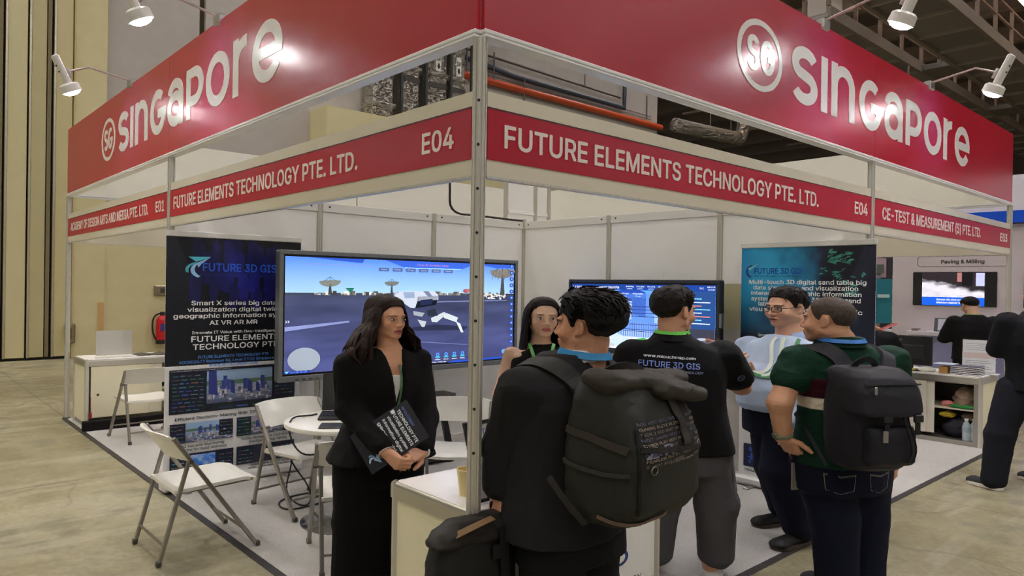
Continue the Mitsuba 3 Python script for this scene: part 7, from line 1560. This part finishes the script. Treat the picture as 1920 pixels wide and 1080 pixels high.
# ---- people farther off ---------------------------------------------------------------
def simple_person(label, t0, px0, f, ho_dz, H, shirt, pants, skin, hairc, arms, head_face=None, hx=0.0, cx=0.0, legs=None, hh=.012, shoes=(24, 24, 24), wid=1.0, sole=(30, 28, 26), head_dy=.0, longs=False):
    p = Person(label, t0, px0); f = unit(f); R = side(f); k = H / 1.72
    o = V3(hx, head_dy, H - .145 * k - ho_dz); p.head(o, head_face if head_face is not None else f, (0, 0, 1), 1.0 * k, V3(cx, 0, 1.42 * k), .055, skin, eyes=False)
    B = p.sdf; c0 = (cx, 0); B.loft(tor(c0, f[:2], [(.8 * k, .15, .1), (1.1 * k, .16, .11), (1.3 * k, .15, .09), (1.39 * k, .08, .06)]), f[:2], .03)
    L = legs or [[V3(cx, 0, .84 * k) + R * q * .08, V3(cx, 0, .45 * k) + R * q * .09, V3(cx, 0, .07) + R * q * .1] for q in (-1, 1)]
    for l in L: B.chain(l, [.08, .055, .04], .03)
    for q, a in zip((-1, 1), arms): B.chain(a, [.05, .04, .028], .02); p.hand(a[-1], unit(a[-1] - a[-2] + V3(0, 0, -.02)), -R * q, curl=.7, side=q)
    p.skinmesh(.0065, .001)
    S_ = Sdf(); S_.loft(tor(c0, f[:2], [(.80 * k, .2 * wid, .14), (1.0 * k, .19 * wid, .135), (1.2 * k, .215 * wid, .135), (1.33 * k, .2 * wid, .11), (1.39 * k, .13, .09), (1.43 * k, .08, .075)]), f[:2], .03)
    for a in arms: S_.chain([a[0], a[1]] if longs is False else [a[0], a[1], a[2]], [.075, .066] if longs is False else [.075, .062, .05], .035)
    p.garment('shirt', S_, shirt, .01, .006, seed=int(px0) % 50)
    T_ = Sdf(); T_.loft(tor(c0, f[:2], [(.66 * k, .18, .14), (.9 * k, .17, .13)]), f[:2])
    for l in L: T_.chain(l, [.108, .085, .072], .03)
    p.garment('trousers', T_, pants, .011, .006, (10, 10, 6), int(px0) % 40)
    for l in L: p.shoe(V3(l[2][0], l[2][1], 0) - f * .06, V3(l[2][0], l[2][1], 0) + f * .2, shoes, sole)
    p.hair_shell(hh, [(-.14, -.055), (-.08, -.045), (-.04, .0), (.0, .02), (.02, .0), (.045, .055), (.075, .08), (.14, .09)], 9, .003, (30, 30, 14), col=hairc, h=.006)
    return p
q = simple_person('man in a black T-shirt from behind, standing at the far wall shelf', 9.45, 1827, (.1, .99, 0), .02, 1.71, (28, 27, 29), (24, 24, 28), (200, 160, 134), (20, 18, 20),
                  [[V3(-.2, 0, 1.33), V3(-.245, .1, 1.08), V3(-.12, .3, 1.06)], [V3(.2, 0, 1.33), V3(.255, .1, 1.1), V3(.2, .3, 1.08)]], (.05, .9, -.45), head_dy=.07, hx=.0)
q.put('lanyard', tube([V3(.082 * math.cos(a), .02 + .08 * math.sin(a), 1.43) for a in np.linspace(0, 6.283, 24)[:-1]], .007, 6, closed=True), 'print', lin(150, 170, 110), True)
q = simple_person('man in a black shirt and dark jeans cut off by the right edge', 6.0, 1948, (-.35, .93, 0), .0, 1.86, (20, 21, 25), (25, 26, 33), (196, 150, 120), (22, 20, 20),
                  [[V3(-.215, -.02, 1.46), V3(-.225, .06, 1.2), V3(-.05, .22, 1.2)], [V3(.235, .1, 1.46), V3(.26, .16, 1.18), V3(.05, .25, 1.22)]], hx=.02, wid=1.15,
                  legs=[[V3(-.14, 0, .88), V3(-.24, .0, .48), V3(-.29, -.02, .075)], [V3(.1, 0, .88), V3(.14, .06, .46), V3(.16, .12, .075)]], shoes=(40, 40, 44), sole=(224, 220, 212))
q.put('belt', Sdf().loft(tor((0, 0), unit((-.35, .93, 0))[:2], [(.985, .185, .14), (1.02, .185, .14)]), unit((-.35, .93, 0))[:2]).mesh(.009), 'nylon', lin(60, 58, 60), True)
q.put('pocket_card', box(-.05, -.004, -.012, .05, .004, .012), 'print', lin(206, 206, 210), False)
kk = [k for k in scene if k.startswith(q.key + '__pocket_card')][0]; scene[kk]['to_world'] = T(np.array(frame(q.M[:3, :3] @ V3(-.10, -.175, .94) + q.M[:3, 3], RT0, (0, 0, 1)) @ np.linalg.inv(q.M)).tolist())
q = simple_person('person in a black jacket half hidden behind the right roll-up banner', 7.5, 1622, (.6, .8, 0), .0, 1.56, (22, 22, 26), (26, 26, 30), (200, 150, 120), (22, 20, 20),
                  [[V3(-.19, .05, 1.2), V3(-.2, .1, .98), V3(-.0, .2, 1.05)], [V3(.17, -.05, 1.2), V3(.28, -.02, 1.0), V3(.20, .06, 1.22)]], longs=True)
ph = thing('phone', 'red backed phone held up beside the right roll-up banner', 'phone')
part(ph, 'body', box(-.075, -.005, -.04, .075, .005, .04, .004), 'gloss', lin(170, 84, 84), M=q.M @ rotz(0, V3(.21, .03, 1.325)) @ frame((0, 0, 0), (.85, 0, .5), (-.5, 0, .85)))
